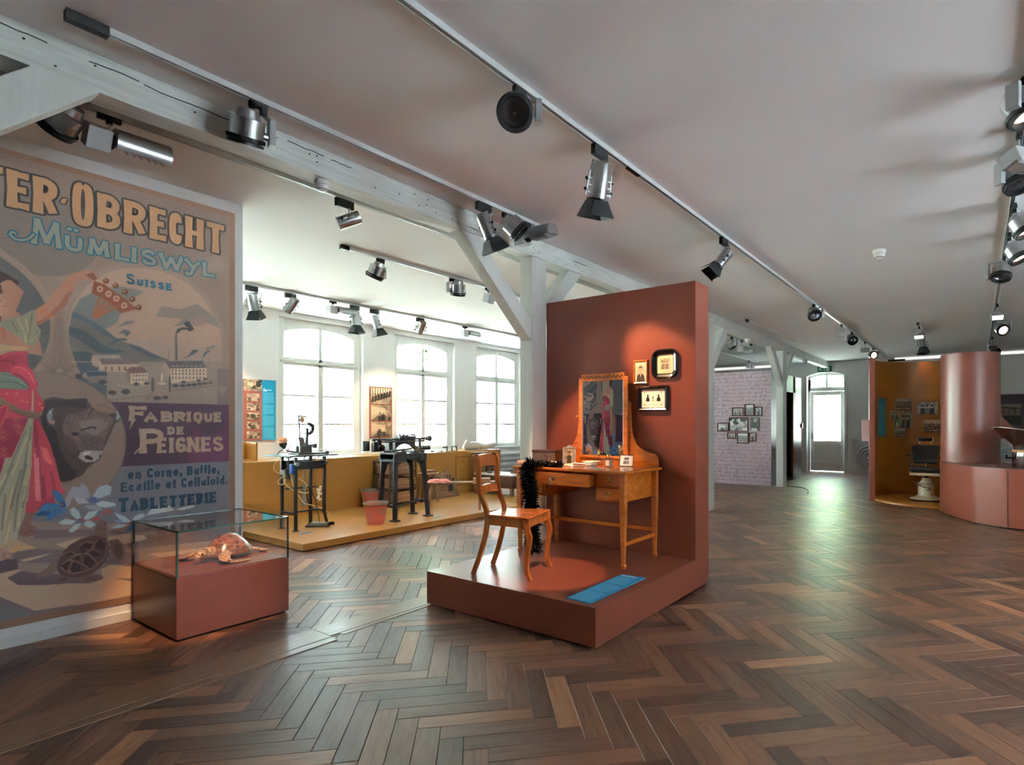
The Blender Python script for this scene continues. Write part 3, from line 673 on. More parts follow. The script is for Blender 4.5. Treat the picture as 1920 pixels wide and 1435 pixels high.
p 176 72 66 1366,766 1364,763 1360,761 1355,760 1349,762 1345,765 1344,769 1345,772 1349,774 1355,774 1360,772 1364,769
p 176 72 66 1312,751 1311,748 1307,746 1301,746 1296,748 1292,751 1291,754 1292,757 1296,759 1301,760 1307,758 1311,755
p 176 72 66 1322,741 1320,738 1316,736 1311,736 1306,737 1302,740 1300,744 1302,747 1306,749 1311,749 1316,747 1320,744
p 176 72 66 1331,749 1330,746 1326,744 1321,743 1315,745 1311,748 1310,752 1311,755 1315,757 1321,757 1326,755 1330,752
m turtle
p 108 90 94 874,439 942,468 1026,433 1135,404 1321,345 1350,326 1273,313 1162,339 1047,354 922,383
p 96 70 66 1212,615 1273,636 1330,633 1365,602 1383,536 1377,480 1345,425 1297,380 1249,366 1180,375 1130,398 1107,439 1110,486 1135,546 1171,592
p 118 90 80 1301,678 1316,720 1340,736 1369,724 1373,687 1365,645 1377,597 1321,626 1306,647
p 112 84 76 1380,587 1429,589 1456,549 1462,491 1442,437 1409,474 1385,530
p 128 100 90 1108,509 1091,501 1064,466 1021,434 1010,398 1056,408 1091,418 1109,444
p 116 86 78 1230,365 1273,375 1321,365 1354,335 1311,322 1249,326 1228,348
p 100 76 72 1109,373 1144,387 1167,376 1153,360 1126,361
p 66 48 50 1144,532 1180,549 1194,529 1162,523
p 66 48 50 1212,567 1249,597 1292,577 1273,550 1226,553
p 66 48 50 1189,488 1217,518 1235,503 1217,482
p 66 48 50 1231,492 1268,502 1306,452 1273,416 1240,454
p 66 48 50 1171,438 1189,482 1226,456 1231,407 1189,404
p 66 48 50 1130,464 1162,487 1175,478 1153,424
p 66 48 50 1273,526 1321,529 1335,496 1306,483
p 66 48 50 1301,576 1330,601 1360,565 1355,517 1311,549
p 66 48 50 1226,541 1249,548 1259,522 1235,521
s 156 122 104 6 1135,469 1166,492 1207,520 1254,523 1287,548 1316,598
s 156 122 104 6 1166,492 1194,481 1226,456 1245,447 1273,410
s 156 122 104 6 1207,520 1231,504 1240,460
s 156 122 104 6 1254,523 1278,501 1311,451 1325,430
s 156 122 104 6 1217,566 1254,596 1297,582
s 156 122 104 6 1287,548 1316,524 1335,508
s 156 122 104 6 1162,416 1194,397 1240,399 1292,413 1335,447 1365,490 1370,551
s 156 122 104 6 1126,453 1153,418
s 156 122 104 6 1171,438 1166,403
s 156 122 104 6 1189,482 1171,438
s 156 122 104 6 1130,535 1180,543 1207,520
s 80 60 58 4 1394,578 1419,474
s 150 120 106 3 1389,567 1455,552
s 80 58 56 4 1249,361 1263,332
s 80 60 58 4 1405,571 1428,467
s 150 120 106 3 1389,547 1455,531
s 80 58 56 4 1263,358 1278,329
s 80 60 58 4 1416,564 1438,460
s 150 120 106 3 1389,527 1455,509
s 80 58 56 4 1278,355 1292,326
s 80 60 58 4 1427,557 1447,453
s 150 120 106 3 1389,507 1455,488
s 80 58 56 4 1292,352 1306,323
s 80 60 58 4 1439,550 1456,446
s 150 120 106 3 1389,487 1455,466
s 80 58 56 4 1306,348 1321,319
p 80 58 54 1325,694 1324,691 1323,689 1321,689 1319,690 1317,692 1317,696 1317,699 1319,701 1321,701 1323,700 1324,698
p 80 58 54 1335,677 1335,674 1333,672 1331,671 1329,672 1328,675 1327,678 1328,681 1329,683 1331,684 1333,682 1335,680
p 80 58 54 1346,691 1345,688 1344,686 1342,686 1340,687 1339,689 1338,692 1339,695 1340,697 1342,698 1344,697 1345,694
p 80 58 54 1357,674 1356,671 1355,668 1353,668 1351,669 1349,672 1349,675 1349,678 1351,680 1353,680 1355,679 1356,677
p 40 30 30 1362,704 1361,702 1359,700 1357,699 1355,701 1353,703 1353,706 1353,708 1355,710 1357,711 1359,710 1361,707
p 118 90 84 1515,621 1528,636 1575,631 1575,593 1522,601
p 124 98 88 1562,610 1635,672 1762,639 1815,570 1749,535 1611,558
"""
# ---------------------------------------------------------------- the prints
def make_poster():
    """2.03 m x 2.99 m; coordinates are (distance along the wall, height) in metres"""
    c = Canvas(2.03, 2.99, 420, (146, 122, 106), .17, .125)
    yy = np.linspace(0, 1, c.H)[:, None, None]; c.a += (yy-.5)*np.array([-14, -10, -6])/255
    c.cloud(.016, (14, 20), 3)
    BR = (128, 98, 80)
    def ring(x, y, r, col, ry=None): c.ell(x, y, r, ry or r, col, 1, 60)
    # shaded upper panel and faint arches
    ring(1.02, 2.62, .30, (126, 112, 102), .26)
    c.poly([(.8, 2.7), (1.9, 2.55), (2.16, 2.9), (2.16, 3.08), (.2, 3.08), (.2, 2.72)], (118, 104, 97), .35)
    ring(1.632, 2.02, .50, (150, 128, 112), .55); ring(.62, 2.02, .49, (150, 128, 112), .52)
    for x in (1.10, 1.115, 1.13, 2.11, 2.125, 2.14): c.line([(x, 1.6), (x, 2.3)], .004, (126, 108, 98))
    for k in range(-3, 4): c.line(spline2([(1.12+k*.006, 2.1), (1.12+k*.012, 1.9), (1.12+k*.034, 1.79)]), .004, (128, 108, 98))
    c.poly([(1.02, 1.79), (1.22, 1.79), (1.18, 1.765), (1.06, 1.765)], (134, 114, 102)); c.poly([(1.05, 1.765), (1.2, 1.765), (1.13, 1.71)], (126, 108, 98)); ring(1.12, 1.75, .018, (150, 130, 116))
    ring(.62, 2.02, .455, (98, 94, 92), .475)                         # dark medallion behind the head
    ring(1.632, 2.02, .468, (172, 142, 122), .515)                    # landscape medallion
    c.poly([(2.05, 1.55), (2.16, 1.55), (2.16, 1.84), (2.07, 1.84)], (120, 104, 98)); c.poly([(2.07, 1.70), (2.15, 1.70), (2.11, 1.62)], (146, 126, 112))
    PU, GR = (76, 54, 66), (116, 116, 122)
    def ops(block):
        for l in block:
            t = l.split(); col = tuple(int(v) for v in t[1:4]); q = t[4:]
            if t[0] == 's': w_ = float(q[0])*.0007; q = q[1:]
            pts = [tuple(int(v)/1000 for v in p.split(',')) for p in q]
            if t[0] == 'p': c.poly(pts, col)
            else: c.line(spline2(pts) if len(pts) > 2 else pts, w_, col)
    blocks = {}; cur = blocks.setdefault('land', [])
    for l in ART.strip().split('\n'):
        if l[0] == 'm': cur = blocks.setdefault(l[2:], [])
        else: cur.append(l)
    keep = c.a.copy(); ops(blocks['land'])                           # landscape stays inside its medallion
    yyv, xxv = np.mgrid[0:c.H, 0:c.W]; X = xxv/c.k+c.x0; Y = yyv/c.k+c.y0
    inside = (((X-1.632)/.468)**2+((Y-2.02)/.515)**2 < 1) | ((Y < 1.80) & (Y > 1.55) & (X > 1.2) & (X < 2.07)); c.a[~inside] = keep[~inside]
    c.rect(1.25, 1.098, 2.157, 1.553, PU); c.poly([(1.86, 1.10), (2.157, 1.10), (2.157, 1.55), (2.13, 1.55), (2.12, 1.36), (2.0, 1.30), (1.9, 1.38), (1.88, 1.22)], (98, 56, 80)); c.rect(.2, 1.098, .75, 1.553, PU)
    c.rect(1.2, .70, 2.157, 1.098, GR); c.rect(.2, .70, .8, 1.098, GR)
    ring(1.04, 1.27, .437, (138, 116, 104), .47); c.line([(1.04+.437*math.cos(a), 1.27+.47*math.sin(a)) for a in np.linspace(-1.2, 1.6, 40)], .006, (112, 96, 88))
    # paved ground
    c.poly([(.17, .86), (.9, .80), (1.3, .70), (2.16, .70), (2.2, .125), (.17, .125)], (146, 124, 112)); c.poly([(.9, .80), (1.3, .705), (2.157, .705), (2.157, .74), (1.4, .76), (1.1, .84)], GR)
    for p in (((.84, .36), (1.2, .275), (1.29, .152), (.84, .15)), ((.9, .62), (1.55, .47), (1.55, .38), (.9, .53)), ((1.45, .62), (2.15, .56), (2.15, .47), (1.5, .5)), ((1.3, .42), (1.9, .34), (2.15, .25), (1.5, .25)), ((.17, .5), (.8, .45), (.8, .36), (.17, .4)), ((1.0, .72), (1.4, .66), (1.5, .62), (1.0, .66))): c.poly(p, (122, 104, 104))
    for p in (((.84, .388), (.997, .422), (1.205, .275), (1.27, .18), (1.0, .2), (.84, .33)), ((1.03, .32), (1.2, .18), (1.51, .172), (1.52, .27), (1.28, .37)), ((.7, .468), (.942, .48), (.878, .44), (.938, .371), (.7, .38)), ((.93, .54), (1.096, .556), (1.013, .533), (.95, .523)), ((1.1, .609), (1.226, .631), (1.153, .572)), ((1.335, .397), (1.394, .416), (1.6, .35), (1.7, .25), (1.35, .33)), ((1.37, .613), (1.7, .63), (1.6, .56), (1.47, .546), (1.389, .579)), ((1.6, .45), (2.15, .42), (2.15, .35), (1.8, .36))): c.poly(p, (186, 156, 132))
    c.poly([(.84, .301), (.988, .18), (.84, .177)], (112, 112, 112))
    # the part of the figure that the picture edge hides from the front: seen in the dressing mirror
    SK, RD, CL = (168, 122, 102), (156, 50, 66), (158, 150, 128)
    c.poly(spline2([(.93, 2.3), (.80, 2.36), (.73, 2.28), (.72, 2.12), (.78, 2.02), (.86, 2.06)]), (66, 46, 40)); c.poly(spline2([(.95, 2.24), (.88, 2.3), (.82, 2.22), (.83, 2.1), (.9, 2.06)]), SK)
    c.poly([(.84, 2.12), (.93, 2.1), (.94, 2.0), (1.0, 1.92), (.72, 1.93), (.78, 2.0), (.85, 2.03)], SK); c.poly([(.76, 1.98), (1.02, 1.95), (1.04, 1.84), (.9, 1.86), (.74, 1.92)], (176, 130, 108))
    c.poly(spline2([(.99, 1.88), (.86, 1.91), (.74, 1.99), (.69, 1.9), (.69, 1.72), (.74, 1.66), (.79, 1.7), (.84, 1.82)]), CL)
    for k in range(5): c.line(spline2([(.76+k*.012, 1.95-k*.01), (.72+k*.016, 1.82), (.72+k*.018, 1.7)]), .006, (190, 178, 148) if k % 2 else (124, 120, 104))
    c.poly([(.96, 1.88), (.86, 1.86), (.80, 1.78), (.81, 1.70), (.98, 1.72)], RD); c.poly([(.82, 1.73), (.98, 1.75), (1.0, 1.64), (.86, 1.60), (.80, 1.65)], (136, 142, 126))
    for k in range(3): c.line(spline2([(.83, 1.71-k*.03), (.9, 1.68-k*.03), (.98, 1.70-k*.03)]), .007, (164, 168, 150) if k % 2 else (100, 108, 100))
    c.poly([(.81, 1.63), (1.0, 1.64), (1.05, 1.3), (1.1, .86), (.70, .80), (.74, 1.2), (.78, 1.5)], (150, 46, 68))
    r = random.Random(4)
    for k in range(240):
        x, y = r.uniform(.74, 1.0), r.uniform(.84, 1.6); c.ell(x, y, .007, .005, (192, 96, 78) if k % 3 else (110, 34, 54), .8, 6)
    c.poly([(.74, 1.25), (.8, 1.2), (.78, .82), (.66, .8)], (104, 36, 62)); c.poly([(.85, 1.55), (1.0, 1.40), (.99, 1.36), (.84, 1.50), (.78, 1.42), (.77, 1.47)], (118, 92, 76))
    c.poly(spline2([(.79, 1.68), (.77, 1.5), (.78, 1.36), (.72, 1.24), (.69, 1.28), (.715, 1.4), (.715, 1.55), (.72, 1.68)]), SK)
    for k in range(9):
        a = -.9+k*.28; c.poly([(.7, 1.42), (.7-.13*math.cos(a), 1.42+.15*math.sin(a)), (.7-.12*math.cos(a+.2), 1.42+.14*math.sin(a+.2))], (160, 112, 96) if k % 2 else (130, 84, 76))
    c.poly(spline2([(.83, 1.56), (.93, 1.5), (.9, 1.34), (.82, 1.3), (.78, 1.42)]), (116, 84, 76)); c.ell(.835, 1.34, .06, .045, (178, 156, 140)); c.poly(spline2([(.80, 1.30), (.74, 1.32), (.72, 1.22), (.78, 1.2)]), SK)
    for x, y, s_ in ((.68, 1.18, .05), (.74, .95, .11), (.62, .9, .1), (.82, .86, .08)):
        for k in range(6): a = k*1.05+.3; c.poly(spline2([(x, y), (x+s_*math.cos(a-.3)*.7, y+s_*math.sin(a-.3)*.7), (x+s_*math.cos(a), y+s_*math.sin(a)), (x+s_*math.cos(a+.3)*.7, y+s_*math.sin(a+.3)*.7), (x, y)], 4), (60, 108, 156) if k % 2 else (110, 150, 190))
    ops(blocks['bison'])
    b = random.Random(2)                                             # fur
    for k in range(1500):
        x, y = b.uniform(1.06, 1.46), b.uniform(.99, 1.58)
        j, i = int((y-c.y0)*c.k), int((x-c.x0)*c.k); px = c.a[j, i]
        if px.max() < .48 and abs(px[0]-px[2]) < .11 and x < 1.45 and px.max() > .17: c.line([(x, y), (x+b.uniform(-.012, .006), y-b.uniform(.008, .024))], .003, tuple(px*255*b.choice((.72, .85, 1.2))), .7)
    ops(blocks['midframe']); ops(blocks['lady']); ops(blocks['flowers']); ops(blocks['turtle'])
    for _ in range(2): c.a[1:-1, 1:-1] = (c.a[1:-1, 1:-1]*2+c.a[:-2, 1:-1]+c.a[2:, 1:-1]+c.a[1:-1, :-2]+c.a[1:-1, 2:])/6   # soft lithograph edges
    # lettering
    F1, O1 = (176, 134, 98), (44, 40, 40); TW = .045
    for ch, x0, x1 in (('T', .735, .862), ('E', .868, .982), ('R', .988, 1.118), ('O', 1.178, 1.303), ('B', 1.313, 1.448), ('R', 1.461, 1.602), ('E', 1.614, 1.728), ('C', 1.734, 1.832), ('H', 1.842, 1.976), ('T', 1.988, 2.126)):
        dy = (.04, -.02) if (ch, x0) == ('O', 1.178) else (0, 0)
        c.text(glyph(ch, x0+.006, x1-.006, 2.758+dy[1], 2.994+dy[0], TW, 1.2), F1, O1, .012)
    c.text([[(1.135, 2.892), (1.16, 2.898), (1.148, 2.858), (1.123, 2.862)]], F1, O1, .007)
    F2, O2 = (140, 138, 122), (28, 88, 112)
    for ch, x0, x1, y0, y1 in (('M', .985, 1.13, 2.555, 2.722), ('U', 1.148, 1.238, 2.555, 2.668), ('M', 1.266, 1.384, 2.557, 2.668), ('L', 1.416, 1.496, 2.555, 2.668), ('I', 1.503, 1.546, 2.558, 2.668), ('S', 1.566, 1.66, 2.56, 2.672), ('W', 1.676, 1.834, 2.558, 2.670), ('Y', 1.842, 1.955, 2.557, 2.668), ('L', 1.965, 2.055, 2.56, 2.672)):
        c.text(glyph(ch, x0, x1, y0, y1, .024, 1.35), F2, O2, .0075)
    c.text(ribbon(spline2([(.998, 2.62), (.965, 2.575), (.915, 2.562), (.888, 2.585), (.9, 2.605), (.915, 2.595)]), .014), F2, O2, .006)
    for x in (1.17, 1.205): c.text([[(x+.014*math.cos(a), 2.70+.012*math.sin(a)) for a in np.linspace(0, 2*PI, 14)[:-1]]], F2, O2, .006)
    c.polys(words('SUISSE', 1.478, 1.757, 2.398, 2.472, .014, .25, 1.4, .72), (42, 84, 104))
    F3 = (166, 142, 122)
    c.polys(glyph('F', 1.498, 1.60, 1.42, 1.528, .026, 1.6)+[[(1.515, 1.46), (1.535, 1.43), (1.495, 1.352)]], F3)
    for ch, x0, x1 in (('A', 1.585, 1.665), ('B', 1.69, 1.762), ('R', 1.772, 1.85), ('I', 1.855, 1.885), ('Q', 1.90, 1.965), ('U', 1.975, 2.035), ('E', 2.045, 2.098)): c.polys(glyph(ch, x0, x1, 1.414, 1.494, .023, 1.5), F3)
    c.polys(words('DE', 1.73, 1.836, 1.318, 1.38, .018, .3), F3)
    c.polys(glyph('P', 1.56, 1.70, 1.185, 1.365, .036, 1.4)+ribbon(spline2([(1.63, 1.29), (1.58, 1.25), (1.54, 1.20), (1.525, 1.185)]), .012), F3)
    for ch, x0, x1 in (('E', 1.665, 1.725), ('I', 1.738, 1.772), ('G', 1.782, 1.85), ('N', 1.86, 1.94), ('E', 1.955, 2.022), ('S', 2.035, 2.115)): c.polys(glyph(ch, x0, x1, 1.182, 1.298, .025, 1.4), F3)
    F4 = (36, 60, 78)
    c.polys(words('en Corne, Buffle,', 1.487, 2.085, 1.006, 1.075, .0145, .2, 1.2), F4); c.polys(words('Ecaille et Celluloid.', 1.448, 2.148, .916, .985, .0135, .2, 1.2), F4)
    c.polys(words('TABLETTERIE', 1.435, 2.062, .775, .875, .0215, .2, 1.45, .86), F4)
    # border
    for q in ((.17, .125, .2, 3.12), (2.157, .125, 2.2, 3.12), (.17, 3.076, 2.2, 3.12), (.17, .125, 2.2, .172)): c.rect(q[0], q[1], q[2], q[3], BR)
    c.line([(.2, 3.076), (2.157, 3.076), (2.157, .172)], .003, (158, 124, 104))
    c.grain(.012, 1, 2)
    return c.image('poster print', 1.5)

def photo(seed, w=96, h=72, kind='crowd', sepia=False, lo=28, hi=222):
    """a small black-and-white photograph: people, workshops, portraits as tone masses"""
    r = random.Random(seed); c = Canvas(1, h/w, w, ((lo+hi)/2,)*3); H = h/w
    g = lambda k: tuple([lo+(hi-lo)*k]*3)
    c.rect(0, 0, 1, H, g(.62)); c.cloud(.10, (7, 5), seed)
    if kind == 'crowd':
        c.rect(0, H*.7, 1, H, g(.85))
        for row in range(4):
            y = H*(.70-.17*row); n = 6+row
            for k in range(n):
                x = (k+.5+r.uniform(-.3, .3))/n; s = .045+.012*row; t = r.uniform(.1, .5)
                c.poly([(x-s*1.3, y-s*3), (x-s, y-s*.8), (x+s, y-s*.8), (x+s*1.3, y-s*3)], g(t)); c.ell(x, y, s*.7, s, g(r.uniform(.6, .95))); c.ell(x, y+s*.6, s*.8, s*.6, g(r.uniform(.05, .3)))
    elif kind == 'room':
        c.poly([(0, 0), (1, 0), (.7, H*.35), (.35, H*.35)], g(.42)); c.poly([(0, H), (0, 0), (.35, H*.35), (.35, H*.8)], g(.78)); c.rect(.35, H*.35, .7, H*.8, g(.9))
        for k in range(4): c.rect(.04+k*.08, H*(.30+.05*k), .07+k*.08, H*.85, g(.98)); c.line([(.4+k*.13, H), (.45+k*.07, H*.6)], .012, g(.2))
        for k in range(7): x = r.uniform(.35, .95); y = r.uniform(.12, .42)*H; c.rect(x-.05, 0, x+.06, y, g(r.uniform(.02, .3))); c.ell(x, y+.05, .035, .05, g(r.uniform(.1, .8)))
    elif kind == 'work':
        for k in range(9): x, y, s = r.uniform(0, 1), r.uniform(0, H), r.uniform(.06, .2); c.poly([(x+s*math.cos(a)*r.uniform(.6, 1.5), y+s*math.sin(a)) for a in np.linspace(0, 6.28, 7)[:-1]], g(r.choice((.05, .2, .85, .95, .7))))
        for k in range(5): c.line([(r.random(), r.random()*H), (r.random(), r.random()*H)], .03, g(r.choice((.1, .9))))
    elif kind == 'machines':
        c.rect(0, H*.62, 1, H, g(.92))
        for k in range(8): x = .06+k*.125; c.rect(x, H*.55, x+.035, H, g(.3))
        for k in range(7): x = .03+k*.14; y = H*(.12+.06*k); c.poly([(x, y), (x+.1, y+.04), (x+.12, y+.2), (x+.05, y+.26), (x, y+.12)], g(.06)); c.ell(x+.09, y+.25, .03, .035, g(.85)); c.ell(x+.03, y+.02, .07, .05, g(.15))
    elif kind == 'portrait':
        c.rect(0, 0, 1, H, g(.92)); c.ell(.5, H*.5, .42, H*.42, g(.8)); c.poly(spline2([(.12, .02), (.2, H*.3), (.42, H*.42), (.58, H*.42), (.8, H*.3), (.9, .02)]), g(.12)); c.poly([(.44, H*.42), (.5, H*.2), (.56, H*.42)], g(.9))
        c.ell(.5, H*.60, .14, H*.15, g(.72)); c.poly(spline2([(.35, H*.62), (.36, H*.76), (.5, H*.79), (.64, H*.76), (.65, H*.62), (.6, H*.7), (.4, H*.7)]), g(.18)); c.ell(.45, H*.615, .02, .016, g(.2)); c.ell(.55, H*.615, .02, .016, g(.2)); c.line([(.45, H*.53), (.55, H*.53)], .02, g(.3))
    elif kind == 'group':
        for k in range(3): x = .25+k*.24; c.poly([(x-.13, 0), (x-.1, H*.5), (x+.1, H*.5), (x+.13, 0)], g((.2, .45, .15)[k])); c.ell(x, H*.62, .07, .1, g(.8)); c.ell(x, H*.7, .08, .06, g(.1))
    elif kind == 'couple':
        c.rect(0, 0, 1, H, g(1))
        for x, t in ((.42, .3), (.58, .5)): c.poly(spline2([(x-.16, .12), (x-.1, H*.45), (x+.1, H*.45), (x+.14, .12)]), g(t)); c.ell(x, H*.6, .1, .13, g(.75)); c.ell(x, H*.7, .1, .09, g(.25))
    elif kind == 'figure':
        c.poly([(.3, 0), (.34, H*.5), (.5, H*.56), (.68, H*.5), (.72, 0)], g(.15)); c.ell(.5, H*.62, .09, .12, g(.5)); c.ell(.5, H*.74, .17, .06, g(.12)); c.line([(.35, H*.45), (.2, H*.3)], .06, g(.2))
    elif kind == 'writer':
        c.rect(0, 0, 1, H, g(.08)); c.ell(.55, H*.78, .2, .24, g(.75)); c.ell(.62, H*.86, .2, .16, g(.5)); c.poly([(.05, .0), (.15, H*.2), (.7, H*.2), (.9, .0)], g(.9)); c.ell(.9, H*.45, .06, .08, g(.6))
    elif kind == 'bus':
        c.rect(0, 0, 1, H*.5, g(.05)); c.rect(0, H*.45, 1, H*.72, g(.55)); c.poly([(0, H), (1, H), (1, H*.8), (0, H*.92)], g(.7))
        for k in range(5): c.rect(k*.24+.02, H*.32, k*.24+.05, H*.86, g(.1))
        c.poly([(0, H*.92), (.95, H*.80), (.95, H*.74), (0, H*.84)], g(.12)); c.rect(.2, H*.3, .9, H*.36, g(.1))
    c.grain(.03, seed)
    if sepia: c.a = c.a*np.array([1.0, .88, .74])
    return c
def board_text(c, x0, x1, y1, y0, lh, col, seed=0, paras=3, al=.75):
    """lines of print too small to read: words as short strokes"""
    r = random.Random(seed); y = y1; n = 0; tot = int((y1-y0)/lh); brk = {int(tot*(k+1)/paras) for k in range(paras-1)}
    while y > y0:
        x = x0; end = x1-(r.uniform(.0, .14) if n not in {b-1 for b in brk} else r.uniform(.3, .7))*(x1-x0)
        if n not in brk:
            while x < end:
                l = r.uniform(.02, .09)*(x1-x0)*1.6; c.rect(x, y-lh*.5, min(x+l, end), y, col, al); x += l+.012*(x1-x0)
        y -= lh; n += 1
def script_wall(w, h, ppm=200):
    """old handwriting running in slanted lines over pink paper: loops only"""
    c = Canvas(w, h, ppm, (198, 176, 188)); r = random.Random(11); y = h-.06; k = 0
    c.cloud(.02, (4, 6), 5)
    while y > .02:
        x = -.02+r.uniform(0, .2); pts = []
        while x < w:
            n = r.randint(3, 9); pts = []
            for j in range(n):
                tall = r.random() < .22; hh = r.uniform(.045, .075) if tall else r.uniform(.012, .024); dn = r.uniform(.02, .05) if r.random() < .12 else 0
                pts += [(x, y-dn), (x+hh*.55+.004, y+hh), (x+.012+hh*.2, y+hh*.5)]; x += r.uniform(.016, .03)
            if len(pts) > 2: c.line(spline2(pts+[(x, y)], 3), .0065, (132, 100, 106), .8)
            x += r.uniform(.02, .06)
        y -= .088; k += 1
    return c
# ---------------------------------------------------------------- materials
WHITE = mat('white plaster', (240, 240, 239), .75, var=.04, scale=2)
CEIL = mat('ceiling paint', (245, 246, 246), .85, var=.03, scale=1.2)
PAINTW = mat('white gloss paint', (226, 226, 222), .35)
BEAMW = mat('painted old timber', (214, 217, 211), .55, col2=(198, 201, 195), scale=5, stretch=(8, .7, 8), bump=.15, bscale=9, lo=.35, hi=.6)
POSTW = mat('painted old posts', (214, 217, 211), .55, col2=(208, 211, 205), scale=5, stretch=(8, 8, .7), bump=.15, bscale=9, lo=.35, hi=.6)
CRACK = mat('dark crack', (50, 48, 46), .9)
TERRA = mat('terracotta board', (122, 60, 44), .29, var=.05, scale=3, stretch=(1, 1, 6), spec=.5)
TERRAD = mat('terracotta curved board', (114, 58, 45), .33, spec=.6)
OCHRE = mat('ochre board', (160, 110, 50), .33, var=.05, scale=2)
OCHRED = mat('ochre lining', (148, 94, 26), .42)
SILVER = mat('brushed silver metal', (176, 178, 180), .32, 1.0)
SILVERP = mat('silver paint', (172, 174, 176), .4, .3)
BLACK = mat('black metal', (9, 9, 10), .55, spec=.25)
BLACKG = mat('glossy black', (16, 14, 14), .15)
IRON = mat('dark cast iron', (50, 53, 59), .45, .25, var=.35, scale=9)
IRON2 = mat('grey machine metal', (74, 76, 76), .42, .3, var=.4, scale=14)
CHROME = mat('chrome', (200, 200, 205), .12, 1)
BRASS = mat('brass', (190, 150, 80), .25, 1)
LENS = mat('lamp reflector', (205, 206, 210), .18, .85, bump=.3, bscale=40)
LIT = emit('lit lamp', (1.0, .70, .45), .9); LITW = emit('lit flood lamp', (1.0, .88, .72), .6)
ORANGEW = wood('honey coloured veneer', (202, 114, 42), (160, 78, 24), .28, 5, (1.2, 1.2, 7), .4, .03)
ORANGEH = wood('honey veneer, level grain', (202, 114, 42), (162, 80, 25), .25, 5, (1, 7, 7), .5, .03)
CHAIRW = wood('cherry wood', (194, 114, 56), (150, 76, 32), .22, 7, (5, 5, .8), .55, .02)
OLDW = wood('old grey wood', (152, 112, 82), (104, 72, 50), .6, 7, (5, 1, 5), 0, .2)
OLDD = wood('dark old wood', (96, 66, 48), (52, 36, 28), .55, 7, (5, 1, 5), .1, .2)
FRAMEB = mat('brown picture frame', (92, 52, 36), .4)
PAPER = mat('paper', (232, 226, 214), .7)
CREAM = mat('cream enamel', (214, 196, 168), .3)
LEATHER = mat('black leather', (11, 11, 12), .5, bump=.15, bscale=120)
BLUE = mat('cyan board edge', (18, 128, 172), .5)
RUBBER = mat('black cable', (22, 22, 24), .6)
HOSE = mat('yellowed hose', (206, 190, 150), .45)
REDPAINT = mat('worn red paint', (172, 80, 64), .6, col2=(140, 92, 82), scale=9, detail=8, lo=.36, hi=.52, bump=.1)
ZINC = mat('zinc', (150, 146, 136), .5, .6, var=.3, scale=12)
GLASS = glass('window glass', (.98, 1, .99), 0, .6)
CASE = glass('showcase glass', (.97, .995, .985), 0, 1.5)
EDGE = mat('green glass edge', (20, 66, 58), .15, spec=.8)
MIRROR = mat('mirror', (235, 238, 240), .005, 1)
RADW = mat('radiator enamel', (206, 208, 208), .4)

# ---------------------------------------------------------------- room shell: long axis = +Y, window wall at x = -9.1
XL, XR, YB, YE, XP = -9.1, 4.3, -8.0, 17.6, -4.976
m = M().box((XL-.6, YB-.3, -.12), (XR+.6, YE+.5, -.022))
floor = struct('floor', m, mat('dark subfloor', (34, 24, 18), .8))
m = M().box((XL-.6, YB-.3, CZ), (XR+.6, YE+.5, CZ+.25)); struct('ceiling', m, CEIL)

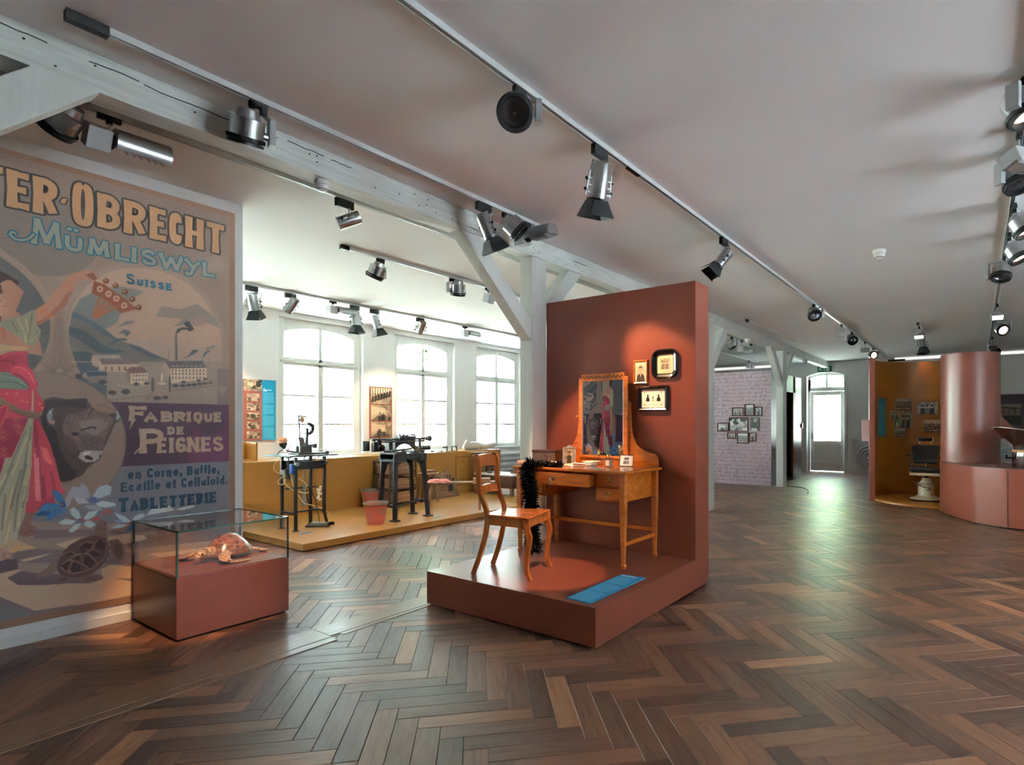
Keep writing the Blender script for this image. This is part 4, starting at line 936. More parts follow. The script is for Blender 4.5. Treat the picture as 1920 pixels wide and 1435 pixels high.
# herringbone parquet: planks 0.53 x 0.106 at 45 degrees
def plankmat():
    m, t, b = nt('oiled oak plank')
    uv = t.nodes.new('ShaderNodeUVMap'); oi = t.nodes.new('ShaderNodeObjectInfo'); gi = t.nodes.new('ShaderNodeNewGeometry')
    ad = t.nodes.new('ShaderNodeMath'); ad.operation = 'ADD'; fr = t.nodes.new('ShaderNodeMath'); fr.operation = 'FRACT'
    t.links.new(oi.outputs['Random'], ad.inputs[0]); t.links.new(gi.outputs['Random Per Island'], ad.inputs[1]); t.links.new(ad.outputs[0], fr.inputs[0])
    wn = t.nodes.new('ShaderNodeTexWhiteNoise'); wn.noise_dimensions = '1D'; t.links.new(fr.outputs[0], wn.inputs['W'])
    off = t.nodes.new('ShaderNodeVectorMath'); off.operation = 'SCALE'; off.inputs['Scale'].default_value = 40; t.links.new(wn.outputs['Color'], off.inputs[0])
    av = t.nodes.new('ShaderNodeVectorMath'); av.operation = 'ADD'; t.links.new(uv.outputs[0], av.inputs[0]); t.links.new(off.outputs[0], av.inputs[1])
    mp = t.nodes.new('ShaderNodeMapping'); mp.inputs['Scale'].default_value = (1.6, 16, 1); t.links.new(av.outputs[0], mp.inputs[0])
    n1 = t.nodes.new('ShaderNodeTexNoise'); n1.inputs['Scale'].default_value = 2.2; n1.inputs['Detail'].default_value = 7; n1.inputs['Roughness'].default_value = .62; n1.inputs['Distortion'].default_value = 1.1
    t.links.new(mp.outputs[0], n1.inputs['Vector'])
    tone = ramp(t, wn.outputs['Value'], [(0, lin((72, 48, 38))), (.35, lin((95, 63, 48))), (.7, lin((113, 76, 57))), (.93, lin((132, 90, 65))), (1, lin((162, 113, 78)))])
    gr = ramp(t, n1.outputs['Fac'], [(.25, (.55, .52, .50)), (.5, (1, 1, 1)), (.75, (1.18, 1.16, 1.12))])
    mx = t.nodes.new('ShaderNodeMix'); mx.data_type = 'RGBA'; mx.blend_type = 'MULTIPLY'; mx.inputs['Factor'].default_value = 1
    t.links.new(tone.outputs[0], mx.inputs['A']); t.links.new(gr.outputs[0], mx.inputs['B']); t.links.new(mx.outputs['Result'], b.inputs['Base Color'])
    rr = ramp(t, n1.outputs['Fac'], [(.3, (.46,)*3), (.7, (.32,)*3)]); t.links.new(rr.outputs[0], b.inputs['Roughness'])
    bp = t.nodes.new('ShaderNodeBump'); bp.inputs['Strength'].default_value = .25; bp.inputs['Distance'].default_value = .002; t.links.new(n1.outputs['Fac'], bp.inputs['Height']); t.links.new(bp.outputs[0], b.inputs['Normal'])
    b.inputs['Specular IOR Level'].default_value = .5
    return m
PLANK = plankmat()
PL, PW = .532, .1064
def plank_mesh(m, cx, cy, ang, z=0, L=PL, W=PW, g=.0009, b=.0016):
    ca, sa = math.cos(ang), math.sin(ang); hl, hw = L/2-g, W/2-g; vs = []; uvs = []
    for h, i, zz in ((hl, hw, -.02), (hl, hw, -.0016), (hl-b, hw-b, 0)):
        for sx, sy in ((-1, -1), (1, -1), (1, 1), (-1, 1)): vs.append((cx+sx*h*ca-sy*i*sa, cy+sx*h*sa+sy*i*ca, z+zz)); uvs.append((sx*h+hl, sy*i+hw))
    fs = [(8, 9, 10, 11)]+[(k, (k+1) % 4, 4+(k+1) % 4, 4+k) for k in range(4)]+[(4+k, 4+(k+1) % 4, 8+(k+1) % 4, 8+k) for k in range(4)]
    m.add(vs, fs, [[uvs[j] for j in f] for f in fs])
O0 = (-2.562, 2.466)
planks = []
for rrow in range(-22, 8):
    for k in range(-75, 75):
        for kind in (0, 1):
            p0, q0 = (k*PW+rrow*PL, k*PW-rrow*PL) if kind == 0 else (k*PW+PL+rrow*PL, k*PW+PW-PL-rrow*PL)
            dp, dq = (PL, PW) if kind == 0 else (PW, PL)
            p, q = p0+dp/2, q0+dq/2; x = O0[0]+(p+q)*R2; y = O0[1]+(q-p)*R2
            if not (XL-.1 < x < XR+.1 and -2.2 < y < YE+.2): continue
            planks.append((x, y, -PI/4 if kind == 0 else PI/4))
def seen(x, y):                                 # size in the picture, nought outside it or under furniture
    a = math.radians(34.72); D = -math.sin(a)*x+math.cos(a)*y
    if D < .5: return 0
    px = 1092+1067*(math.cos(a)*x+math.sin(a)*y)/D; py = 795+1067*1.4/D
    if px < -60 or px > 1990 or py > 1480: return 0
    if -3.7 < x < -3.45 or (-3.45 < x < -1.95 and 2.95 < y < 5.2) or x < XP+.05 and y < 2.3 or x < -6: return 0
    return 1/D**3
planks.sort(key=lambda t: -seen(t[0], t[1]))
pm = M(); plank_mesh(pm, 0, 0, 0); pme = mesh('plank', pm, PLANK)
rp = random.Random(3)
for x, y, a in planks[:300]:
    o = bpy.data.objects.new('plank', pme); COL.objects.link(o); o.parent = floor; o.location = (x, y, rp.uniform(-.0006, .0002)); o.rotation_euler = (0, 0, a+(PI if rp.random() < .5 else 0))
m = M()
for x, y, a in planks[300:]: plank_mesh(m, x, y, a, rp.uniform(-.0006, .0002))
put(obj('parquet_field', m, PLANK, floor), kind='stuff')
# pale oak boards laid in along the line of posts
BOARD = wood('pale oak board', (140, 102, 72), (104, 74, 52), .4, 4, (9, 1, 9), .25, .08)
def board(x0, x1, y0, y1, h): obj('threshold_board', M().box((x0, y0, -.02), (x1, y1, h)), BOARD, floor, bev=.002)
board(-3.71, -3.475, -2.2, 2.13, .006); board(-3.472, -3.40, -2.2, 2.125, .0045); board(-3.70, -3.50, 2.135, 4.2, .004); board(-3.70, -3.50, 4.2, 9.0, .004); board(-3.70, -3.50, 9.0, 17.6, .004); board(-3.498, -3.455, 2.2, 3.0, .003)

# window wall: openings 1.51 wide, sill .88, top 3.12
WY = {-1: [5.435, 7.62, 9.76, 3.27, 1.11], 1: [3.27, 5.435]}; WH = .755
def window_wall(name, X, s):
    m = M(); y = YB
    for c in sorted(WY[s]):
        m.box((X, y, 0), (X+s*.55, c-WH, CZ)); m.box((X, c-WH, 0), (X+s*.55, c+WH, .86)); m.box((X, c-WH, 3.12), (X+s*.55, c+WH, CZ)); y = c+WH
    m.box((X, y, 0), (X+s*.55, YE+.4, CZ)); return struct(name, m, WHITE)
window_wall('wall_left', XL, -1); window_wall('wall_right', XR, 1)
struct('wall_back', M().box((XL-.5, YB-.3, 0), (XR+.5, YB, CZ)), WHITE)
# one double box window, local: x outwards (0 = wall face), y along the wall, z up
def arch(y): return 2.895+.105*(1-(y/.63)**2)
def casement(m, x0, x1):
    for s in (-1, 1):
        a, b = sorted((s*.625, s*.757)); m.box((x0, a, .86), (x1, b, 3.12))
        n = 8; e = [(x0, s*(.03+(.595)*i/n), arch(.03+.595*i/n)) for i in range(n+1)]; pts = e+[(x0, s*.625, 3.12), (x0, s*.03, 3.12)]
        m.prism(pts if s < 0 else pts[::-1], (x1-x0, 0, 0))
        for z in (1.39, 1.87):
            a, b = sorted((s*.03, s*.625)); m.box((x0+.012, a, z-.018), (x1-.012, b, z+.018))
    m.box((x0, -.03, .86), (x1, .03, 3.12)); m.box((x0, -.625, .86), (x1, .625, .95)); m.box((x0, -.625, 2.36), (x1, .625, 2.485))
    m.box((x0-.02, -.69, 2.405), (x0, .69, 2.44)); m.box((x0-.012, -.045, .95), (x0, .045, 2.36))
def panes(x): 
    out = []
    for s in (-1, 1):
        a, b = sorted((s*.03, s*.625))
        for z0, z1 in ((.95, 1.376), (1.404, 1.856), (1.884, 2.36)): out.append(M().quad((x, a, z0), (x, b, z0), (x, b, z1), (x, a, z1)))
        n = 8; e = [(x, s*(.03+(.595)*i/n), arch(.03+.595*i/n)) for i in range(n+1)]; out.append(M().add(e+[(x, s*.625, 2.485), (x, s*.03, 2.485)], [tuple(range(n+3))]))
    return out
def make_window():
    r = bpy.data.objects.new('window_1', None); COL.objects.link(r); r['kind'] = 'structure'
    m = M(); casement(m, .10, .145); obj('window_frame', m, PAINTW, r, bev=.004)
    m = M(); casement(m, .37, .41); obj('outer_frame', m, PAINTW, r)
    for p in panes(.125)+panes(.39): obj('pane', p, GLASS, r)
    m = M().box((-.04, -.80, .845), (.12, .80, .872)); m.box((.12, -.757, .84), (.56, .757, .868)); obj('window_sill', m, PAINTW, r, bev=.004)
    for s in (-1, 1):
        m = M()
        for z in (1.2, 2.1, 2.65): m.cyl((.095, s*.64, z-.03), (.095, s*.64, z+.03), .007, n=8)
        obj('hinge', m, PAINTW, r, smooth=40)
    m = M().cyl((.09, 0, 2.4), (.055, 0, 2.4), .012, n=10); m.bar((.06, 0, 2.4), (.06, .07, 2.395), .012, .01); m.box((.085, -.05, 3.0), (.1, .05, 3.03)); obj('window_latch', m, PAINTW, r)
    return r
win = make_window(); k = 1
for X, s in ((XL, -1), (XR, 1)):
    for c in WY[s]:
        o = win if k == 1 else copy_tree(win); o.name = 'window_%d' % k; o.location = (X, c, 0); o.rotation_euler = (0, 0, PI if s < 0 else 0); o['kind'] = 'structure'; k += 1
# daylight portals in the openings (guide the sampling of the sky, give no light of their own)
for X, s in ((XL, -1), (XR, 1)):
    for c in WY[s]:
        l = bpy.data.lights.new('portal', 'AREA'); l.shape = 'RECTANGLE'; l.size = 2.26; l.size_y = 1.5; l.cycles.is_portal = True
        o = bpy.data.objects.new('portal', l); COL.objects.link(o); o.location = (X+s*.46, c, 1.99); o.rotation_euler = (0, s*PI/2, 0)

# end wall with an arched glazed door
DX0, DX1 = -4.13, -3.09; DC = (DX0+DX1)/2
def darch(x): return 2.79+.11*(1-((x-DC)/.52)**2)
m = M().box((XL-.5, YE, 0), (DX0, YE+.4, CZ)).box((DX1, YE, 0), (XR+.5, YE+.4, CZ))
e = [(DX0+(DX1-DX0)*i/10, YE, darch(DX0+(DX1-DX0)*i/10)) for i in range(11)]; m.prism(e+[(DX1, YE, CZ), (DX0, YE, CZ)], (0, .4, 0)); struct('wall_end', m, WHITE)
dr = bpy.data.objects.new('door_1', None); COL.objects.link(dr); dr.location = (DC, YE+.18, 0); dr['kind'] = 'structure'
def dx(a): return a-DC
yd = .0
m = M().box((-.52, yd, 0), (-.46, yd+.07, 2.72)).box((.46, yd, 0), (.52, yd+.07, 2.72)).box((-.52, yd, 2.36), (.52, yd+.07, 2.47)).box((-.025, yd, 2.47), (.025, yd+.05, 2.86))
e = [(x, yd, darch(DC+x)-.07) for x in np.linspace(-.47, .47, 11)]; e2 = [(x, yd, darch(DC+x)+.02) for x in np.linspace(.52, -.52, 11)]
for i in range(10): m.prism([e[i], e[i+1], e2[9-i], e2[10-i]], (0, .07, 0))
m.box((-.52, yd, 2.47), (-.46, yd+.07, 2.80)).box((.46, yd, 2.47), (.52, yd+.07, 2.80)); obj('door_frame', m, PAINTW, dr)
m = M().box((-.455, .01, .02), (-.37, .055, 2.35)).box((.37, .01, .02), (.455, .055, 2.35)).box((-.37, .01, 2.24), (.37, .055, 2.35)).box((-.37, .01, .02), (.37, .055, .27)).box((-.37, .01, .80), (.37, .055, .90)).box((-.37, .03, .27), (.37, .05, .80)); obj('door_leaf', m, PAINTW, dr, bev=.006)
obj('pane', M().quad((-.37, .03, .9), (.37, .03, .9), (.37, .03, 2.24), (-.37, .03, 2.24)), GLASS, dr)
for s in (-1, 1):
    xs = np.linspace(s*.025, s*.46, 8); obj('pane', M().add([(x, .03, darch(DC+x)-.06) for x in xs]+[(s*.46, .03, 2.47), (s*.025, .03, 2.47)], [tuple(range(10))]), GLASS, dr)
m = M().cyl((-.415, .01, 1.05), (-.415, -.045, 1.05), .012, n=10); m.bar((-.415, -.045, 1.05), (-.30, -.045, 1.05), .018, .014); m.box((-.435, .0, .95), (-.395, .012, 1.13)); obj('door_handle', m, SILVER, dr, smooth=40)
l = bpy.data.lights.new('portal', 'AREA'); l.shape = 'RECTANGLE'; l.size = .95; l.size_y = 2.1; l.cycles.is_portal = True
o = bpy.data.objects.new('portal', l); COL.objects.link(o); o.location = (DC, YE+.38, 1.8); o.rotation_euler = (-PI/2, 0, 0)
struct('baseboard_end', M().box((XL, YE-.02, 0), (DX0-.05, YE, .17)).box((DX1+.05, YE-.02, 0), (XR, YE, .17)), PAINTW, bev=.004)
struct('trim_1', M().box((DX0-.07, YE-.015, 0), (DX0, YE+.01, 2.8)).box((DX1, YE-.015, 0), (DX1+.07, YE+.01, 2.8)), PAINTW)
struct('baseboard_left', M().box((XL, YB, 0), (XL+.02, YE, .12)), PAINTW)

# partition wall that carries the large poster
struct('wall_partition', M().box((XP-.16, YB, 0), (XP, 2.262, CZ)), WHITE)
struct('baseboard_partition', M().box((XP, YB, 0), (XP+.012, 2.262, .062)), PAINTW, bev=.002)
POSTER = imgmat('poster print', make_poster(), .55, .25)
def sheet(m, o, ux, uy, th, im=0, em=1):
    """a flat print of real thickness: printed face + plain sides and back"""
    o, ux, uy = Vector(o), Vector(ux), Vector(uy); n = ux.cross(uy).normalized()*th
    m.m = im; m.quad(o, o+ux, o+ux+uy, o+uy); m.m = em; b = o-n
    m.add([o, o+ux, o+ux+uy, o+uy, b, b+ux, b+ux+uy, b+uy], [(0, 4, 5, 1), (1, 5, 6, 2), (2, 6, 7, 3), (3, 7, 4, 0), (7, 6, 5, 4)]); m.m = 0; return m
m = sheet(M(), (XP+.006, .17, .125), (0, 2.03, 0), (0, 0, 2.99), .005)
solo('poster', m, [POSTER, PAPER], 'huge old poster of a woman in red holding up a comb', 'poster', (XP+.006, 1.185, .125))

# ---------------------------------------------------------------- timber frame: beam, posts and braces
BXF, BXB = -3.52, -3.665
m = M(); r = random.Random(5); n = 46; ys = np.linspace(YB, YE, n)
for side in range(1):
    vs = []
    for y in ys: j = lambda a: r.uniform(-a, a); vs += [(BXF+j(.004), y, CZ-.002), (BXF+j(.004), y, 3.02+j(.006)), (BXB+j(.006), y, 3.02+j(.008)), (BXB, y, CZ-.002)]
    fs = [(4*i+a, 4*i+(a+1) % 4, 4*i+4+(a+1) % 4, 4*i+4+a) for i in range(n-1) for a in range(4)]+[(0, 1, 2, 3), (4*n-1, 4*n-2, 4*n-3, 4*n-4)]
    m.add(vs, [f[::-1] for f in fs])
beam = struct('beam', m, BEAMW)
m = M()
for y0, y1, z0 in ((.55, .75, 3.155), (.9, 1.1, 3.15), (1.12, 1.55, 3.14), (1.62, 1.8, 3.15), (1.86, 2.1, 3.155), (2.15, 2.3, 3.15), (4.9, 5.15, 3.13), (3.4, 3.55, 3.06)):
    pts = [(BXF+.0045, y, z0+r.uniform(-.004, .004)) for y in np.linspace(y0, y1, 7)]
    for a, b in zip(pts, pts[1:]): m.bar(a, b, .003, .004)
for k in range(26): y, z = r.uniform(.6, 5.5), r.uniform(3.03, 3.16); m.sph((BXF+.003, y, z), (.003, .006, .005), 6, 4)
put(obj('timber_crack', m, CRACK, beam), 'dark shrinkage cracks and nail holes')
def post(y, y1): return struct('pillar', M().box((BXB-.01, y, 0), (BXF, y1, 3.02)), POSTW, bev=.006)
for y, y1 in ((-.30, -.05), (4.23, 4.45), (8.62, 8.86), (12.88, 13.16)): post(y, y1)
def brace(y0, z0, y1, z1, wv, x0=BXB+.012, x1=BXF-.012):
    """slanting timber from the post (y0,z0 = middle of its foot) to the beam, width wv measured along the beam"""
    pts = [(x1, y0, z0-wv*.5*abs(z1-z0)/abs(y1-y0)), (x1, y0, z0+wv*.5*abs(z1-z0)/abs(y1-y0)), (x1, y1-wv/2*np.sign(y1-y0), z1), (x1, y1+wv/2*np.sign(y1-y0), z1)]
    return struct('brace', M().prism(pts, (x0-x1, 0, 0)), POSTW, bev=.004)
brace(4.23, 2.30, 3.42, 3.02, .22); brace(4.45, 2.50, 4.97, 3.02, .22); brace(-.05, 2.18, .82, 3.02, .25, BXB+.03, BXF+.012)
brace(8.86, 2.40, 9.42, 3.02, .24); brace(12.88, 2.34, 12.12, 3.02, .26); brace(13.16, 2.42, 13.72, 3.02, .2)
# ---------------------------------------------------------------- terracotta stand with dressing table
PZ = .26
t = thing('display_stand', 'terracotta display stand: low square platform with a tall back wall', 'stand', (-2.72, 3.8, 0))
obj('platform', M().box((-3.50, 2.935, .012), (-1.935, 4.47, PZ)), TERRA, t, bev=.003, world=True)
obj('plinth_base', M().box((-3.47, 2.965, 0), (-1.965, 4.70, .014)), BLACK, t, world=True)
obj('back_wall', M().box((-3.52, 4.452, .012), (-1.935, 4.74, 2.60)), TERRA, t, bev=.003, world=True)

# dressing table (world coordinates, thing at its centre)
TX0, TX1, TY0, TY1, TT = -3.40, -2.225, 3.80, 4.43, 1.03
t = thing('dressing_table', 'honey coloured wooden dressing table with tall swing mirror and brass ring pulls', 'dressing table', (-2.815, 4.11, PZ))
pts = [(TX0, TY0, TT-.028), (TX1, TY0, TT-.028), (TX1, TY1, TT-.028), (TX0, TY1, TT-.028)]
obj('tabletop', M().box((TX0, TY0, TT-.028), (TX1, TY1, TT)), ORANGEH, t, bev=.011, world=True, seg=3)
LEG = [(-3.345, 3.855), (-2.28, 3.855), (-3.345, 4.385), (-2.28, 4.385)]
for x, y in LEG:
    m = M()
    def sq(z, h): return [(x-h, y-h, z), (x+h, y-h, z), (x+h, y+h, z), (x-h, y+h, z)]
    zs = [(PZ, .012), (PZ+.012, .017), (PZ+.03, .017), (PZ+.034, .0125), (.74, .0235), (1.002, .0235)]
    m.add([v for z, h in zs for v in sq(z, h)], [(4*i+a, 4*i+(a+1) % 4, 4*i+4+(a+1) % 4, 4*i+4+a) for i in range(len(zs)-1) for a in range(4)]+[(3, 2, 1, 0), tuple(range(4*len(zs)-4, 4*len(zs)))])
    obj('leg', m, ORANGEW, t, bev=.002, world=True)
def rail(a, b, w_, h): obj('stretcher', M().bar(a, b, w_, h), ORANGEH, t, bev=.002, world=True)
rail((-3.345, 3.855, .505), (-3.345, 4.385, .505), .016, .032); rail((-2.28, 3.855, .45), (-2.28, 4.385, .45), .016, .032); rail((-3.345, 4.385, .49), (-2.28, 4.385, .49), .016, .032)
# carcass: two drawer pedestals and the apron between them
for x0, x1 in ((-3.325, -3.08), (-2.545, -2.30)):
    m = M().box((x0, 3.868, .775), (x0+.014, 4.39, 1.004)).box((x1-.014, 3.868, .775), (x1, 4.39, 1.004)).box((x0, 3.868, .775), (x1, 4.39, .787)).box((x0, 4.378, .775), (x1, 4.39, 1.004)).box((x0, 3.868, .887), (x1, 4.38, .897))
    obj('pedestal', m, ORANGEH, t, bev=.0015, world=True)
    for z0, z1 in ((.791, .884), (.900, 1.0)):
        d = obj('drawer', M().box((x0+.016, 3.861, z0), (x1-.016, 3.88, z1)).box((x0+.02, 3.88, z0+.006), (x1-.02, 4.3, z1-.01)), ORANGEH, t, bev=.0015, world=True)
        cx, cz = (x0+x1)/2, (z0+z1)/2; d['_o'] = t.location[:]
        m = M().lathe([(.0, .001), (.018, .001), (.021, 0), (.021, -.002), (0, -.002)], (cx, 3.861, cz), (0, -1, 0), 18); m.sph((cx, 3.856, cz+.014), .004, 8, 5)
        m.tube([(cx+.017*math.sin(a), 3.853, cz+.014-.017+.017*math.cos(a)) for a in np.linspace(0, 2*PI, 17)[:-1]], .0024, 6, True); m.box((cx-.002, 3.8585, cz-.006), (cx+.002, 3.8605, cz+.004))
        obj('ring_pull', m, BRASS, d, world=True, smooth=40)
m = M().box((-3.08, 4.37, .885), (-2.545, 4.385, 1.004)).box((-3.08, 3.86, 1.0), (-2.545, 4.38, 1.004)); obj('apron', m, ORANGEH, t, world=True)
m = M().box((-3.075, 3.765, .89), (-2.55, 3.785, .992)).box((-3.07, 3.785, .893), (-3.06, 4.25, .985)).box((-2.565, 3.785, .893), (-2.555, 4.25, .985)).box((-3.07, 4.24, .893), (-2.555, 4.25, .985)).box((-3.07, 3.785, .893), (-2.555, 4.25, .898))
d = obj('middle_drawer', m, ORANGEH, t, bev=.0015, world=True); d['_o'] = t.location[:]
cx, cz = -2.905, .945; m = M().lathe([(0, .001), (.018, .001), (.021, 0), (.021, -.002)], (cx, 3.765, cz), (0, -1, 0), 18); m.tube([(cx+.016*math.sin(a), 3.757, cz-.004+.016*math.cos(a)) for a in np.linspace(0, 2*PI, 17)[:-1]], .0024, 6, True); obj('ring_pull', m, BRASS, d, world=True, smooth=40)
m = M().cyl((cx, 3.766, cz), (cx-.004, 3.735, cz-.002), .0028, n=8); m.tube([(cx-.006+.009*math.cos(a), 3.727, cz-.006+.011*math.sin(a)) for a in np.linspace(0, 2*PI, 13)[:-1]], .002, 6, True)
m.cyl((cx-.012, 3.727, cz-.018), (cx-.012, 3.727, cz-.066), .003, n=8); m.tube([(cx-.012+.009*math.cos(a), 3.727, cz-.025+.009*math.sin(a)) for a in np.linspace(0, 2*PI, 13)[:-1]], .002, 6, True); m.box((cx-.012, 3.726, cz-.064), (cx-.002, 3.728, cz-.054)); obj('keys', m, CHROME, d, world=True)
# mirror: shaped back boards with round shoulders, frame, bevelled glass, knobs
BY = 4.40
half = [(.19, 1.03), (.19, 1.38)]
def backboard(s):
    c = -2.81; inner = [(c+s*.215, BY, TT), (c+s*.215, BY, 1.60)]
    prof = [(.27, 1.60), (.283, 1.575), (.283, 1.50), (.288, 1.38), (.302, 1.29), (.345, 1.21), (.41, 1.165), (.48, 1.145), (.52, 1.14), (.545, 1.115), (.553, 1.08), (.553, TT)]
    outer = [(c+s*x, BY, z) for x, z in prof]; pts = inner+outer
    return M().prism(pts if s > 0 else pts[::-1], (0, .018, 0))
for s in (-1, 1): obj('mirror_wing', backboard(s), ORANGEW, t, bev=.002, world=True)
obj('back_rail', M().box((-3.03, BY, TT), (-2.59, BY+.018, 1.10)), ORANGEH, t, bev=.002, world=True); obj('back_ledge', M().box((-3.37, 4.385, TT), (-2.25, 4.402, TT+.05)), ORANGEH, t, bev=.003, world=True)
fx0, fx1, fz0, fz1, fy = -3.072, -2.548, 1.085, 1.825, 4.372
m = M().box((fx0, fy, fz0), (fx0+.042, fy+.024, fz1)).box((fx1-.042, fy, fz0), (fx1, fy+.024, fz1)).box((fx0+.042, fy, fz0), (fx1-.042, fy+.024, fz0+.026)).box((fx0+.042, fy, fz1-.03), (fx1-.042, fy+.024, fz1)).box((fx0+.03, fy, fz1), (fx1-.03, fy+.022, fz1+.035))
mf = obj('mirror_frame', m, ORANGEW, t, bev=.003, world=True); mf['_o'] = t.location[:]
obj('mirror_glass', M().box((fx0+.042, fy+.008, fz0+.026), (fx1-.042, fy+.014, fz1-.03)), MIRROR, mf, world=True)
for x0, x1 in ((fx0+.042, fx0+.05), (fx1-.05, fx1-.042)): obj('mirror_bevel', M().prism([(x0, fy+.004 if x0 < -2.8 else fy+.0078, fz0+.026), (x1, fy+.0078 if x0 < -2.8 else fy+.004, fz0+.026), (x1, fy+.008, fz0+.026), (x0, fy+.008, fz0+.026)], (0, 0, fz1-fz0-.056)), MIRROR, mf, world=True)
m = M(); nx = 21
for i in range(nx):
    for j in range(2):
        if (i+j) % 2: x = fx0+.045+(fx1-fx0-.09)*i/nx; m.box((x, fy-.0015, fz1-.012+j*.014), (x+(fx1-fx0-.09)/nx, fy+.001, fz1+.002+j*.014))
obj('inlay', m, mat('dark inlay', (96, 48, 18), .4), mf, world=True)
for s, x in ((-1, fx0-.045), (1, fx1+.01)): obj('mirror_knob', M().lathe([(0, -.028), (.006, -.028), (.006, -.012), (.005, -.008), (.011, -.002), (.013, .004), (.009, .012), (0, .014)], (x+.018, fy+.012, 1.47), (s, 0, 0), 14), ORANGEW, mf, world=True, smooth=50)

# things on the dressing table
def tset(name, label, cat, x, y, rz=0, group=None, z=TT): return thing(name, label, cat, (x, y, z), rz, group)
t = tset('jewellery_box', 'dark wooden box with silver emblem at the left of the dressing table', 'box', -3.33, 4.24, .12)
obj('box_body', M().box((-.125, -.085, 0), (.125, .085, .105)), OLDD, t, bev=.004); obj('box_lid', M().box((-.13, -.09, .105), (.13, .09, .125)), mat('red brown lid', (62, 34, 26), .35), t, bev=.004); obj('emblem', M().lathe([(0, .003), (.014, .002), (.014, 0)], (0.02, -.086, .062), (0, -1, 0), 12), SILVER, t)
def stand_photo(name, label, x, y, rz, w_, h, im, fmat, bw, lean=.22, top=False):
    t = tset(name, label, 'photo frame', x, y, rz); n = Vector((0, math.sin(lean), math.cos(lean)))
    U = Vector((1, 0, 0)); o = Vector((-w_/2, 0, .002)); bk = Vector((0, math.cos(lean), -math.sin(lean)))*.008
    m = M()
    for a, b in (((0, 0), (w_, bw)), ((0, h-bw), (w_, h)), ((0, bw), (bw, h-bw)), ((w_-bw, bw), (w_, h-bw))): p = o+U*a[0]+n*a[1]; m.prism([p, p+U*(b[0]-a[0]), p+U*(b[0]-a[0])+n*(b[1]-a[1]), p+n*(b[1]-a[1])], bk)
    if top: p = o+U*w_/2+n*h; m.prism([p-U*.03, p+U*.03, p+U*.022+n*.012, p+U*.008+n*.016, p+n*.026, p-U*.008+n*.016, p-U*.022+n*.012], bk*.6)
    obj('frame', m, fmat, t); m = sheet(M(), o+U*bw+n*bw+bk*.5, U*(w_-2*bw), n*(h-2*bw), .003); obj('photograph', m, [im, PAPER], t)
    p = o+U*w_*.5+n*h*.7+bk; obj('easel_back', M().bar(p, (0, p.y+h*.45, .002), .02, .003), FRAMEB, t); return t
PH = lambda n, *a, **k: imgmat(n, photo(*a, **k).image(n, 1.25), .45)
stand_photo('standing_photograph', 'standing photograph in a silver frame topped with a crest, before the mirror', -3.06, 4.20, .45, .12, .155, PH('cabinet photo', 31, 60, 80, 'figure', True), SILVERP, .008, .15, True)
stand_photo('standing_photograph', 'small dark framed photograph of a couple near the right end of the dressing table', -2.49, 4.25, .22, .13, .105, PH('couple photo', 32, 90, 70, 'couple'), FRAMEB, .006, .3)
t = tset('scent_bottle', 'round glass scent bottle with tall brass atomiser', 'bottle', -2.735, 4.2)
obj('flask', M().lathe([(0, .002), (.036, .002), (.042, .01), (.043, .045), (.032, .066), (.016, .074), (.013, .088), (.015, .092), (.010, .092)], n=24), glass('bottle glass', (.86, .92, .84), 0, 1.2), t, smooth=50); obj('atomiser', M().lathe([(.016, .088), (.017, .104), (.007, .108), (.006, .13), (.010, .134), (.010, .142), (0, .146)], n=14).cyl((0, 0, .125), (.03, -.01, .125), .004, n=8), BRASS, t, smooth=40)
t = tset('salts_jar', 'square glass jar with brass stopper and pale label', 'jar', -2.585, 4.13)
obj('jar_glass', M().box((-.026, -.026, 0), (.026, .026, .085)), glass('jar glass', (.80, .84, .76), 0, 1.2), t, bev=.005); obj('jar_contents', M().box((-.022, -.022, .004), (.022, .022, .06)), mat('grey salts', (160, 156, 140), .7), t, bev=.004); obj('jar_label', M().box((-.018, -.028, .014), (.018, -.0265, .058)), PAPER, t); obj('stopper', M().lathe([(.014, .085), (.014, .096), (.02, .1), (.018, .108), (.006, .112), (0, .113)], n=14), BRASS, t, smooth=40)
t = tset('dish', 'shallow white dish in front of the mirror', 'dish', -2.86, 4.27); obj('bowl', M().lathe([(0, .004), (.03, .004), (.07, .022), (.085, .03), (.083, .033), (.06, .024), (0, .012)], n=28), mat('white china', (236, 226, 210), .2), t, smooth=50)
t = tset('powder_box', 'white round powder box beside the shallow dish', 'box', -2.80, 4.14); obj('powder_pot', M().lathe([(0, 0), (.034, 0), (.036, .02), (.034, .022)], n=22), mat('white china pot', (232, 226, 216), .25), t, smooth=40); obj('powder_lid', M().lathe([(.037, .022), (.036, .03), (.02, .038), (.006, .04), (.006, .046), (0, .048)], n=22), mat('white china lid', (232, 226, 216), .25), t, smooth=40)
t = tset('hair_brush', 'silver backed hair brush lying bristles down on the dressing table', 'brush', -2.67, 3.98, .35)
obj('brush_back', M().lathe([(0, -.01), (.9, -.004), (1, .004), (.7, .014), (0, .018)], (0, 0, .025), n=22), SILVER, t, smooth=60).scale = (.062, .034, 1); obj('handle', M().tube([(-.05, 0, .03), (-.1, 0, .032), (-.15, 0, .03)], [.009, .006, .011], 10), SILVER, t, smooth=50)
m = M(); r = random.Random(8)
for k in range(90): a = r.uniform(0, 6.28); q = math.sqrt(r.random()); x, y = .052*q*math.cos(a), .026*q*math.sin(a); m.cyl((x, y, .0), (x*.96, y*.96, .024), .0016, n=4, caps=False)
put(obj('bristles', m, PAPER, t), kind='stuff')
t = tset('comb', 'long white comb lying beside the silver brush', 'comb', -2.60, 3.92, .12); m = M().box((-.09, .0, .001), (.09, .014, .006))
for k in range(30): x = -.088+k*.006; m.box((x, -.022, .002), (x+.003, .001, .005))
